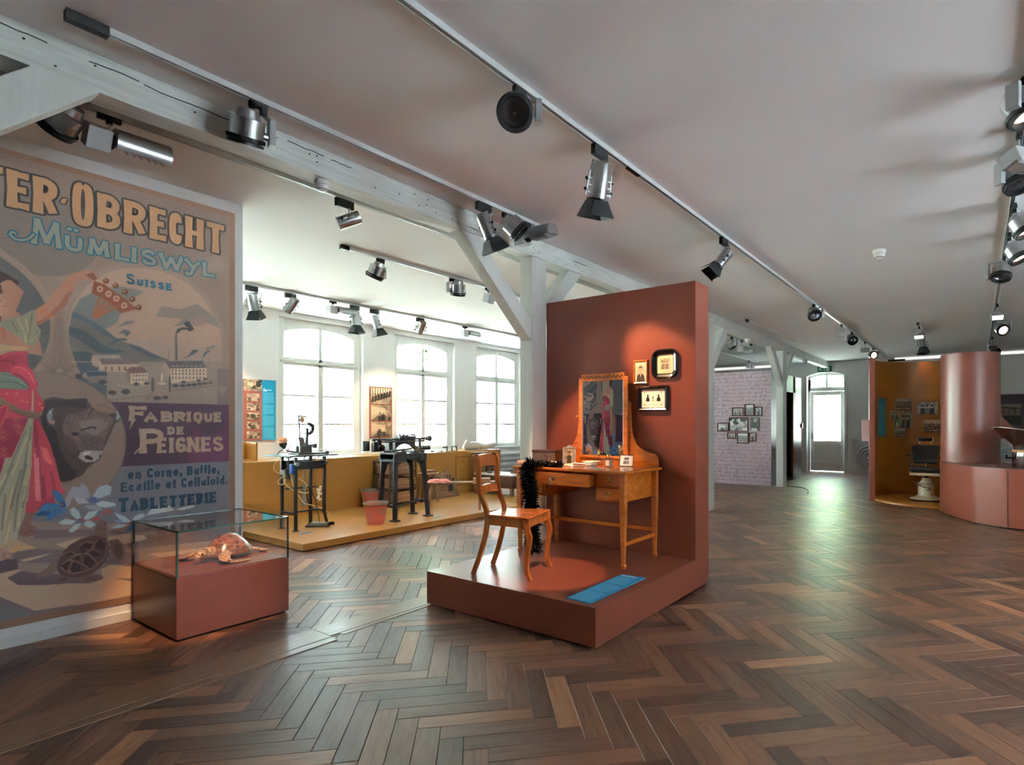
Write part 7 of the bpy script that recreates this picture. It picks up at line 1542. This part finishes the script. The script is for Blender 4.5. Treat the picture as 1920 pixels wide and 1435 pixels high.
# short track over the booth
lamp('lit white box floodlight over the barber booth', -.86, 11.98, 'box', (.0, -.75, -.65), (0, 0, -.16), lit=True); lamp('barn door spotlight over the barber booth', -.86, 12.75, 'barn', (.1, -.2, -1), (0, 0, -.2), spot=(6, WARM, 70, .7))
# right track, near to far
lamp('nearest drum spotlight on the right edge', .20, 3.70, 'drum', (.35, -.15, -.92), (.0, .0, -.14), 1, lit=True, spot=(20, WARM2, 60, .6)); lamp('big white box floodlight on the right edge', .21, 4.34, 'box', (.25, -.2, -.9), (0, 0, -.17), s=1.1); lamp('drum spotlight below the big box floodlight on the right edge', .22, 4.72, 'drum', (.25, -.3, -.9), (.0, 0, -.15), 1)
lamp('drum spotlight with tall white ballast at the right edge', .25, 5.75, 'drum', (.4, -.15, -.9), (.06, 0, -.19), -1, lit=True); lamp('lit drum spotlight with two-part ballast at the right edge', .25, 6.60, 'drum', (.4, -.2, -.9), (.06, 0, -.2), -1, lit=True); lamp('drum spotlight under a wide white box at the right track', .235, 7.45, 'drum', (-.1, -.35, -.9), (-.02, 0, -.18), 1); lamp('lit white box floodlight tilted on the right track', .25, 10.4, 'box', (.15, -.75, -.6), (0, 0, -.17), lit=True); lamp('small lit drum spotlight far along the right track', .26, 11.9, 'drum', (.35, -.8, -.4), (.09, 0, -.18), -1, lit=True); lamp('tilted white box floodlight above the terracotta column', .26, 14.3, 'box', (.2, -.7, -.6), (0, 0, -.18)); lamp('dark drum spotlight right above the terracotta column', .28, 15.2, 'drum', (.1, -.9, -.4), (.05, 0, -.2)); lamp('dark tube floodlight lying right of the terracotta column top', .34, 15.6, 'tube', (0, -.2, -1), (.0, 0, -.22))
# smoke detectors
def detector(label, x, y, z, s=1): t = thing('smoke_detector', label, 'smoke detector', (x, y, z)); obj('base', M().lathe([(.055*s, 0), (.058*s, -.006), (.056*s, -.035*s), (.05*s, -.04*s)], n=24), PAINTW, t, smooth=40); obj('sensor_head', M().lathe([(.05*s, -.038*s), (.046*s, -.06*s), (.03*s, -.08*s), (.0, -.084*s)], n=24), PAINTW, t, smooth=50); obj('sensor_slots', M().lathe([(.043*s, -.063*s), (.036*s, -.074*s)], n=24), mat('detector slot', (120, 118, 116), .6), t)
detector('white smoke detector under the beam, nearest', -3.585, 2.13, 3.02, .85); detector('white smoke detector alone on the ceiling', -.83, 6.6, CZ, 1.1); detector('white smoke detector under the beam between far posts', -3.585, 10.7, 3.02); detector('white smoke detector under the beam near the exit door', -3.585, 15.1, 3.02)
# ---------------------------------------------------------------- far end: pink cabin
PY, PXR = 12.94, -3.80
pinkm = imgmat('handwriting wall', script_wall(1.95, 2.6, 190).image('handwriting wall', .8), .6); METAL = mat('dull grey metal panel', (126, 126, 124), .32, .6)
t = thing('pink_cabin', 'pink walled exhibition cabin covered with handwriting, beyond the white post', 'cabin', (-4.8, 14.6, 0))
m = sheet(M(), (-5.75, PY, 0), (1.95, 0, 0), (0, 0, 2.60), .05); obj('front_wall', m, [pinkm, METAL], t, world=True)
obj('side_wall', M().box((PXR-.05, PY+.051, 0), (PXR, 14.16, 2.6)).box((PXR-.05, 14.16, 2.19), (PXR, 14.80, 2.6)).box((PXR-.05, 15.02, 0), (PXR, 15.6, 2.6)), METAL, t, bev=.003, world=True)
obj('rear_wall', M().box((-5.75, 15.55, 0), (PXR-.05, 15.6, 2.6)).box((-5.75, PY+.06, 0), (-5.7, 15.55, 2.6)).box((-5.7, PY+.051, 2.57), (PXR-.05, 15.55, 2.6)), BLACK, t, world=True)
obj('door_jamb', M().box((PXR-.05, 14.80, 0), (PXR+.005, 15.02, 2.19)), mat('brown door jamb', (96, 48, 30), .45), t, world=True); obj('doorway_black_sheet', M().box((PXR-.30, 14.16, 0), (PXR-.28, 15.02, 2.19)), BLACK, t, world=True)  # black sheet behind the opening stands in for the dark doorway depth
m = M()
m.quad((PXR+.003, 15.04, .02), (PXR+.003, 15.58, .02), (PXR+.003, 15.58, 1.2), (PXR+.003, 15.04, 1.2)); obj('patterned_panel', m, mat('blue and rust pattern', (66, 104, 124), .4, col2=(110, 62, 56), scale=26, lo=.47, hi=.53), t, world=True)
obj('switch_plate', M().box((PXR, 15.6, 1.28), (PXR+.03, 15.66, 1.42)), mat('red switch', (150, 48, 40), .4), t, world=True)
G9 = 'framed photographs on the pink wall'
for n, (x0, x1, z0, z1, kd, lab) in enumerate(((-4.70, -4.435, 1.58, 1.78, 'group', 'framed photograph at upper left of the cluster on the pink wall'), (-4.405, -4.185, 1.58, 1.855, 'crowd', 'tall framed photograph at the top of the cluster on the pink wall'), (-4.17, -4.0, 1.58, 1.79, 'figure', 'small framed photograph at upper right of the cluster on the pink wall'), (-5.06, -4.785, 1.22, 1.43, 'room', 'framed photograph farthest left in the cluster on the pink wall'), (-4.775, -4.32, 1.22, 1.55, 'work', 'largest framed photograph, centre of the cluster on the pink wall'), (-4.82, -4.61, 1.05, 1.195, 'group', 'small framed photograph at lower left of the cluster on the pink wall'), (-4.585, -4.315, .94, 1.20, 'crowd', 'lowest framed photograph of the cluster on the pink wall'), (-4.30, -4.135, .99, 1.20, 'figure', 'small framed photograph at lower right of the cluster on the pink wall'))):
    wall_frame('framed_photo', lab, x0, x1, z0, z1, .02, FRAMEB, imgmat('wall photo %d' % n, photo(71+n, 60, int(60*(z1-z0)/(x1-x0)), kd, False, 40, 232).image('wall photo', 1.1), .4), 0, .03, PY, group=G9)
m = sheet(M(), (-4.27, PY-.014, 1.24), (.20, 0, 0), (0, 0, .31), .014); solo('photograph', m, [imgmat('writer photo', photo(90, 60, 93, 'writer', False, 20, 220).image('writer photo'), .4), BLACK], 'frameless photograph of a writing man at the right of the cluster', 'photograph', (-4.17, PY, 1.24))
# exit sign, socket with cable, pipe radiators, light strips
t = thing('exit_sign', 'green exit sign with running figure above the end door', 'exit sign', (-3.63, YE, 2.985)); obj('sign_body', M().box((-.19, -.05, -.095), (.19, 0, .095)), mat('green sign', (20, 104, 72), .4), t, bev=.004)
W_ = mat('white sign mark', (216, 230, 222), .5); m = M(); Z = -.0515
def flat(pts): m.add([(x, Z, z) for x, z in pts], [tuple(range(len(pts)))])
for x0, x1, z0, z1 in ((.055, .14, -.06, .065), (-.005, .008, -.05, .0), (-.009, .012, .0, .012), ): flat([(x0, z0), (x1, z0), (x1, z1), (x0, z1)])
flat([(-.012, .028), (.014, .028), (.001, .05)]); flat([(-.012, -.02), (.0, -.045), (.014, -.02)])
flat([(-.115+.014*math.cos(a), .045+.014*math.sin(a)) for a in np.linspace(0, 2*PI, 11)[:-1]]); flat([(-.13, .03), (-.11, .03), (-.10, -.005), (-.125, -.01)]); flat([(-.125, -.01), (-.10, -.005), (-.075, -.03), (-.085, -.04)]); flat([(-.125, -.01), (-.11, -.01), (-.13, -.055), (-.145, -.05)]); flat([(-.13, .03), (-.12, .028), (-.15, .0), (-.155, .008)]); flat([(-.112, .03), (-.108, .02), (-.075, .015), (-.075, .024)]); obj('pictogram', m, W_, t)
t = thing('wall_socket', 'white double socket with hanging cable right of the end door', 'socket', (-2.865, YE, .93)); obj('socket_box', M().box((-.075, -.03, -.04), (.075, 0, .04)), PAINTW, t, bev=.004); obj('socket_face', M().cyl((-.035, -.033, 0), (-.035, -.03, 0), .024, n=14).cyl((.035, -.033, 0), (.035, -.03, 0), .024, n=14), RADW, t); obj('cable', M().tube([(-.03, -.012, -.04), (-.03, -.012, -.5), (-.03, -.012, -.92)], .006, 6), PAINTW, t)
t = thing('pipe_radiator', 'coiled pipe radiator of nested rounded loops along the end wall', 'radiator', (-.4, YE-.09, .46))
for k in range(4):
    rr = .055+.088*k; P = [(2.4, 0, rr)]+[(-2.04-rr*math.sin(a), 0, rr*math.cos(a)) for a in np.linspace(0, PI, 15)]+[(2.4, 0, -rr)]; obj('radiator_tube', M().tube(P, .036, 10), RADW, t, smooth=60)
LS = emit('light strip', (1, 1, .98), .2)
t = thing('light_strip', 'bright white light strip along the top of the end wall, right part', 'light strip', (1.1, YE-.006, 3.14)); obj('strip_channel', M().box((-2.93, -.07, -.03), (3.1, 0, .055)), PAINTW, t); obj('strip_diffuser', M().box((-2.93, -.075, -.025), (3.1, -.07, .05)), LS, t)
t = thing('light_strip', 'bright white light strip along the top of the end wall, behind the pink cabin', 'light strip', (-6.4, YE-.006, 3.14)); obj('strip_channel', M().box((-2.5, -.07, -.03), (1.55, 0, .055)), PAINTW, t); obj('strip_diffuser', M().box((-2.5, -.075, -.025), (1.55, -.07, .05)), LS, t)
# mural on the end wall at the right
t = thing('mural_board', 'dark plum wall board with old bus photographs on the end wall at the right edge', 'wall board', (1.6, YE-.006, 1.68)); obj('board_panel', M().box((-1.9, -.03, -.47), (1.6, 0, .45)), mat('plum board', (62, 44, 54), .6), t)
for k, x in enumerate((-1.20, -.60, .35)):
    w_ = .5 if k < 1 else .8; m = sheet(M(), (x, -.034, -.31), (w_, 0, 0), (0, 0, .52), .003); obj('board_photo', m, [imgmat('bus photo %d' % k, photo(95+k, 90, 60, 'bus', True, 30, 150).image('bus photo'), .5), BLACK], t)

# ---------------------------------------------------------------- barber booth, column and counter
BC, BR_ = Vector((-.71, 11.9, 0)), .88
def arcwall(m, c, r0, r1, a0, a1, z0, z1, n=36):
    L = []
    for i in range(n+1):
        a = a0+(a1-a0)*i/n; L += [(c.x+r*math.cos(a), c.y+r*math.sin(a), z) for r, z in ((r0, z0), (r1, z0), (r1, z1), (r0, z1))]
    return m.add(L, [(4*i+k, 4*i+(k+1) % 4, 4*i+4+(k+1) % 4, 4*i+4+k) for i in range(n) for k in range(4)]+[(3, 2, 1, 0), tuple(range(4*n, 4*n+4))])
t = thing('barber_booth', 'round barber booth, terracotta outside and ochre inside, with ochre floor disc', 'booth', (BC.x, BC.y, 0)); A0, A1 = math.radians(-14), math.radians(201)
obj('outer_wall', arcwall(M(), BC, BR_+.005, BR_+.075, A0, A1, 0, 2.60), TERRAD, t, world=True, smooth=30); obj('inner_lining', arcwall(M(), BC, BR_-.004, BR_+.005, A0+.02, A1-.004, .03, 2.60), OCHRED, t, world=True, smooth=30)
obj('booth_floor', M().lathe([(0, .035), (BR_-.006, .035), (BR_-.004, .03), (BR_-.004, .0)], BC, n=48), OCHRED, t, world=True, smooth=30)
e = BC+Vector((math.cos(A1), math.sin(A1), 0))*(BR_+.04); obj('edge_panel', M().box((e.x-.045, e.y-.012, 0), (e.x+.045, e.y+.012, 2.6)), TERRAD, t, world=True)
p = BC+Vector((math.cos(A1), math.sin(A1), 0))*(BR_+.07); m = M().box((p.x-.14, p.y+.02, 1.08), (p.x+.02, p.y+.045, 1.47)); obj('side_panel', m, mat('pale pink panel', (186, 150, 146), .45), t, bev=.003, world=True); m = M().box((p.x-.152, p.y+.02, 1.08), (p.x-.14, p.y+.05, 1.47)); obj('panel_edge', m, PAINTW, t, world=True); obj('upper_panel', M().box((p.x-.05, p.y+.35, 1.55), (p.x+.02, p.y+.37, 1.95)), TERRAD, t, world=True)
obj('top_rail', M().box((-1.40, 12.36, 2.60), (-1.12, 12.44, 2.635)), BLACK, t, world=True)
def curved(name, label, cat, a0, a1, z0, z1, im, em=PAPER, group=None):
    n = 8; r_ = BR_-.012; m = M(); vs = []; fs = []; uv = []
    for i in range(n+1):
        a = a0+(a1-a0)*i/n; vs += [(BC.x+rr*math.cos(a), BC.y+rr*math.sin(a), z) for rr in (r_, r_+.006) for z in (z0, z1)]
    for i in range(n):
        b = 4*i; u0, u1 = i/n, (i+1)/n; fs += [(b, b+4, b+5, b+1)]; uv += [[(u0, 0), (u1, 0), (u1, 1), (u0, 1)]]
    m.add(vs, fs, uv); m.m = 1; m.f += [(4*i+1, 4*i+5, 4*i+7, 4*i+3) for i in range(n)]+[(4*i+2, 4*i+6, 4*i+4, 4*i) for i in range(n)]+[(0, 1, 3, 2), (4*n+2, 4*n+3, 4*n+1, 4*n)]; k = 2*n+2; m.mi += [1]*k; m.uv += [[(0, 0)]*4]*k
    ac = (a0+a1)/2; return solo(name, m, [im, em], label, cat, (BC.x+r_*math.cos(ac), BC.y+r_*math.sin(ac), z0), group)
R_ = math.radians
for n, (a0, a1, z0, z1, kd, lab) in enumerate(((133, 112.3, 1.668, 1.895, 'crowd', 'crowd photograph, top left on the curved ochre wall'), (140.3, 126.8, 1.49, 1.65, 'group', 'small dark photograph, left of the tall one on the ochre wall'), (126.1, 112.3, 1.325, 1.644, 'group', 'tall group photograph on the curved ochre wall'), (133.5, 119.9, 1.15, 1.31, 'crowd', 'lowest small photograph on the curved ochre wall'), (105.3, 83.7, 1.584, 1.819, 'group', 'wide group photograph, upper right on the curved ochre wall'), (98.6, 74, 1.237, 1.474, 'crowd', 'wide crowd photograph beside the terracotta column'))): curved('photo_print', lab, 'photograph', R_(a0), R_(a1), z0, z1, imgmat('booth photo %d' % n, photo(101+n, 80, 62, kd, n == 5, 26, 226).image('booth photo'), .5), group='photographs in the barber booth')
c = Canvas(.1, .15, 500, (30, 140, 120)); c.poly([(.03, 0), (.03, .08), (.05, .13), (.08, .08), (.08, 0)], (210, 220, 210)); curved('photo_print', 'small green tinted photograph on the curved ochre wall', 'photograph', R_(133.5), R_(127.2), 1.331, 1.481, imgmat('green photo', c.image('green photo'), .5))
c = Canvas(.18, .72, 300, (14, 110, 130)); board_text(c, .01, .17, .62, .03, .014, (120, 190, 200), 3, 3, .6); curved('text_strip', 'narrow cyan text strip at the left edge of the booth', 'text board', R_(164), R_(148), 1.158, 1.893, imgmat('strip text', c.image('strip text'), .5))
# barber chair
t = thing('barber_chair', 'black leather barber chair with headrest on a cream enamel pedestal', 'barber chair', (-.745, 11.88, .035), math.radians(6)); L0 = -.035
obj('foot_ring', M().lathe([(.10, 0), (.275, 0), (.28, .012), (.265, .022)], n=36), BLACK, t, smooth=40); obj('pedestal', M().lathe([(.262, .018), (.25, .035), (.17, .06), (.135, .085), (.13, .10), (.13, .285), (.118, .29), (.115, .295), (.095, .34), (.085, .37), (.075, .395), (.07, .40)], n=36), CREAM, t, smooth=35)
obj('pedestal_band', M().lathe([(.119, .288), (.121, .294), (.117, .30)], n=30), CHROME, t, smooth=60); obj('lift_column', M().cyl((0, 0, .39), (0, 0, .44), .04, n=16), BLACK, t)
m = M().tube(smoothpath([(.02, -.13, .22), (-.06, -.15, .25), (-.22, -.17, .33)], 5), .009, 8).tube(smoothpath([(-.07, -.10, .40), (-.09, -.13, .36), (-.17, -.16, .27)], 5), .008, 8).sph((.03, -.14, .215), .036, 14, 9); obj('foot_lever', m, CHROME, t, smooth=60)
obj('seat_frame', M().box((-.26, -.25, .445), (.26, .25, .50)), CREAM, t, bev=.02, seg=3); obj('seat_cushion', M().box((-.255, -.245, .50), (.255, .24, .585)), LEATHER, t, bev=.035, seg=4); obj('swivel_bracket', M().box((-.2, -.12, .425), (-.14, .12, .447)).box((.14, -.12, .425), (.2, .12, .447)), BLACK, t)
bk = [(-.16, 0), (.16, 0), (.19, .02), (.20, .14), (.225, .27), (.225, .31), (.20, .335), (-.20, .335), (-.225, .31), (-.225, .27), (-.20, .14), (-.19, .02)]
obj('backrest', M().prism([(x, .20+.22*z, .645+z) for x, z in bk], (0, .075, -.016)), LEATHER, t, bev=.022, seg=3, smooth=50); m = M().bar((-.09, .265, 1.0), (-.09, .29, 1.10), .014, .006).bar((.09, .265, 1.0), (.09, .29, 1.10), .014, .006).bar((0, .2, .5), (0, .23, .68), .03, .012); obj('back_strut', m, CHROME, t)
obj('headrest', M().box((-.115, .24, 1.045), (.115, .32, 1.125)), LEATHER, t, bev=.034, seg=4)
for s in (-1, 1): obj('headrest_bracket', M().box((s*.118-.004, .25, 1.03), (s*.118+.004, .315, 1.12)), CHROME, t, bev=.002)
for s in (-1, 1): m = M().tube(smoothpath([(s*.235, .18, .52), (s*.245, .18, .66), (s*.25, .17, .76)], 5), .013, 8); a_ = obj('arm_support', m, CHROME, t, smooth=60); obj('armrest', M().prism([(s*.22, .20, .77), (s*.29, .20, .77), (s*.31, -.18, .80), (s*.23, -.18, .80)][::s], (0, 0, .035)), LEATHER, t, bev=.014, seg=3)
# column
CC = Vector((-.09, 10.845, 0)); t = thing('booth_column', 'tall smooth terracotta half-round column beside the barber booth', 'column', (CC.x, CC.y, 0)); obj('column_shell', M().lathe([(0, .8035), (.392, .8035), (.392, 2.49), (.386, 2.495), (.375, 2.49), (.375, 2.3), (0, 2.3)], CC, n=72), TERRAD, t, world=True, smooth=30)
obj('column_bracket', M().prism([(.26, 10.96, 1.66), (.325, 10.96, 1.66), (.33, 10.96, 1.50), (.62, 10.96, 1.17), (.26, 10.96, 1.17)], (0, .025, 0)), TERRAD, t, bev=.002, world=True)
# counter
P = smoothpath([(-.45, 11.02, 0), (-.485, 10.72, 0), (-.40, 10.36, 0), (-.24, 10.03, 0), (-.03, 9.70, 0), (.20, 9.50, 0), (.51, 9.38, 0), (1.0, 9.33, 0), (1.7, 9.42, 0), (2.4, 9.62, 0)], 6)
Q = [(2.4, 10.25, 0), (1.5, 10.05, 0), (.85, 10.10, 0), (.55, 10.25, 0), (.40, 10.60, 0), (.34, 11.0, 0), (.1, 11.24, 0), (-.25, 11.26, 0)]
t = thing('curved_counter', 'curved terracotta counter sweeping in front of the column to the right edge', 'counter', (.6, 10.1, 0)); pts = [Vector(p) for p in P]+[Vector(q) for q in Q]
obj('counter_body', M().prism([p+Vector((0, 0, .02)) for p in pts], (0, 0, .765)), TERRA, t, world=True, smooth=30); cen = Vector((.6, 10.2, 0)); obj('counter_top', M().prism([p+(p-cen).normalized()*.006+Vector((0, 0, .785)) for p in pts], (0, 0, .018)), TERRAD, t, world=True, smooth=30)
obj('plinth_base', M().prism([p-(p-cen).normalized()*.03 for p in pts], (0, 0, .021)), BLACK, t, world=True)
i = 33; obj('panel_joint', M().box((P[i].x-.002, P[i].y-.004, .03), (P[i].x+.002, P[i].y+.01, .78)), CRACK, t, world=True)
t = thing('visitor_book', 'thin dark open booklet lying on the curved terracotta counter', 'book', (.12, 9.86, .803), -.35); obj('book_cover', M().box((-.14, -.07, 0), (.14, .07, .006)), BLACK, t); obj('book_page', M().box((-.135, -.065, .006), (.135, .065, .009)), mat('grey page', (150, 132, 128), .6), t)
t = thing('flared_vessel', 'glossy dark brown flared vessel with orange band at the right edge on the counter', 'vessel', (.60, 9.92, .803)); DB = mat('dark brown lacquer', (44, 24, 20), .12, coat=.8, var=.4, scale=5)
obj('vessel_body', M().lathe([(0, 0), (.19, 0), (.20, .02), (.195, .18), (.192, .21), (.192, .235), (.19, .30), (.20, .315)], n=36), DB, t, smooth=40); n = 48; prof = [(.19, .30), (.25, .36), (.33, .44), (.415, .515), (.425, .52), (.40, .515), (.3, .44), (.17, .33)]
m = M(); vs = [(r_*math.cos(a), r_*math.sin(a), z+(.028*math.sin(2*a+.6) if r_ > .38 else 0)) for r_, z in prof for a in np.linspace(0, 2*PI, n+1)[:-1]]; m.add(vs, [(j*n+i, j*n+(i+1) % n, (j+1)*n+(i+1) % n, (j+1)*n+i) for j in range(len(prof)-1) for i in range(n)]); obj('flared_bowl', m, DB, t, smooth=60); obj('orange_band', M().lathe([(.196, .205), (.199, .21), (.199, .235), (.196, .24)], n=36), mat('orange band', (196, 130, 78), .4), t, smooth=40); obj('tap', M().cyl((-.19, -.05, .12), (-.26, -.07, .13), .012, n=10).box((-.27, -.085, .11), (-.25, -.055, .17)), BLACK, t)
obj('rim_edge', M().tube([(.425*math.cos(a), .425*math.sin(a), .523+.028*math.sin(2*a+.6)) for a in np.linspace(0, 2*PI, 40)[:-1]], .006, 6, True), SILVER, t, smooth=60)

solo('floor_cable', M().tube(smoothpath([(-3.47, 13.05, .006), (-3.15, 12.95, .006), (-2.93, 12.55, .006), (-2.80, 12.05, .006), (-2.79, 11.95, .006)], 6), .009, 6), RUBBER, 'thin dark cable curving over the floor beyond the second post', 'cable', (-3.0, 12.5, 0), smooth=60)

# ---------------------------------------------------------------- outside: lawn, slope, trees
GR = mat('meadow grass', (154, 155, 146), .9, col2=(138, 142, 128), scale=1.5, detail=8); LEAF = mat('tree leaves', (112, 128, 92), .7, col2=(76, 96, 62), scale=1.3, detail=6); BARK = mat('tree bark', (120, 108, 92), .9, var=.4, scale=4)
m = M(); r = random.Random(6); nx, ny = 30, 30; vs = []
for j in range(ny+1):
    for i in range(nx+1):
        x = XL-.9-60*(i/nx)**1.3; y = -30+80*j/ny; d = XL-.9-x; vs.append((x, y, -.4+.0*d+max(0, d-2.5)*.34+.25*math.sin(x*.4+y*.3)*min(1, d/6)))
m.add(vs, [(j*(nx+1)+i, (j+1)*(nx+1)+i, (j+1)*(nx+1)+i+1, j*(nx+1)+i+1) for j in range(ny) for i in range(nx)]); struct('hill', m, GR, smooth=60)
struct('lawn', M().add([(XL-.9, YE+.5, -.25), (60, YE+.5, -.25), (60, 90, 3.5), (XL-.9, 90, 3.5)], [(0, 1, 2, 3)]), GR)
struct('bounce_ground', M().add([(XR+.6, -40, -.3), (60, -40, -.3), (60, YE+.5, -.3), (XR+.6, YE+.5, -.3)], [(0, 1, 2, 3)]), mat('pale bounce ground', (226, 226, 228), .9, var=.1, scale=3))  # unseen pale ground, added to reflect sunlight up onto the ceiling
struct('path', M().add([(-30, YE+7.0, .25), (30, YE+5.0, .16), (30, YE+8.2, .30), (-30, YE+10, .38)], [(0, 1, 2, 3)]), mat('gravel path', (206, 200, 190), .9))
def tree(label, x, y, z, h, r_, trunk, seed, group):
    t = thing('tree', label, 'tree', (x, y, z), 0, group); q = random.Random(seed); obj('trunk', M().tube(smoothpath([(0, 0, -.3), (q.uniform(-.1, .1), q.uniform(-.1, .1), h*.4), (q.uniform(-.3, .3), q.uniform(-.3, .3), h*.85)], 4), [trunk*(1-.08*i) for i in range(9)], 8), BARK, t, smooth=60); m = M()
    cl = [(q.gauss(0, r_*.5), q.gauss(0, r_*.5), h*q.uniform(.35, 1.0), q.uniform(.35, .6)*r_) for _ in range(12)]
    for _ in range(1500):
        cx, cy, cz, cr = q.choice(cl); d = Vector((q.gauss(0, 1), q.gauss(0, 1), q.gauss(0, 1))).normalized()*cr*q.uniform(.6, 1); p = Vector((cx, cy, cz))+d; a = Vector((q.uniform(-1, 1), q.uniform(-1, 1), q.uniform(-1, 1))).normalized(); b = a.cross(d).normalized(); s_ = q.uniform(.09, .2)
        m.add([p-a*s_, p+b*s_*.5, p+a*s_, p-b*s_*.5], [(0, 1, 2, 3)])
    put(obj('foliage', m, LEAF, t), kind='stuff')
for k, (x, y, h, r_, lab) in enumerate(((-5.2, 26.5, 6, 1.3, 'nearest slim leafy tree outside, left in the door glass'), (-1.9, 29, 7, 1.4, 'leafy tree outside, right in the door glass'), (-4.6, 34, 9, 2.2, 'tall leafy tree far behind the path outside the door'), (.9, 37, 8, 2.2, 'leafy tree far off, right beyond the door'), (-9.5, 33, 7, 2.0, 'leafy tree far off, left beyond the door'))): tree(lab, x, y, .3, h, r_, .12, 200+k, 'trees beyond the end door')
for k, (x, y) in enumerate(((-20, 5), (-24, 12), (-20.5, 17), (-27, 21), (-29, 4))): tree('leafy tree up the slope seen through the windows', x, y, 2.6+(-20-x)*.33, 3.4, 1.4, .13, 300+k, 'trees on the slope')
for o in bpy.data.objects:
    if '_o' in o.keys(): del o['_o']
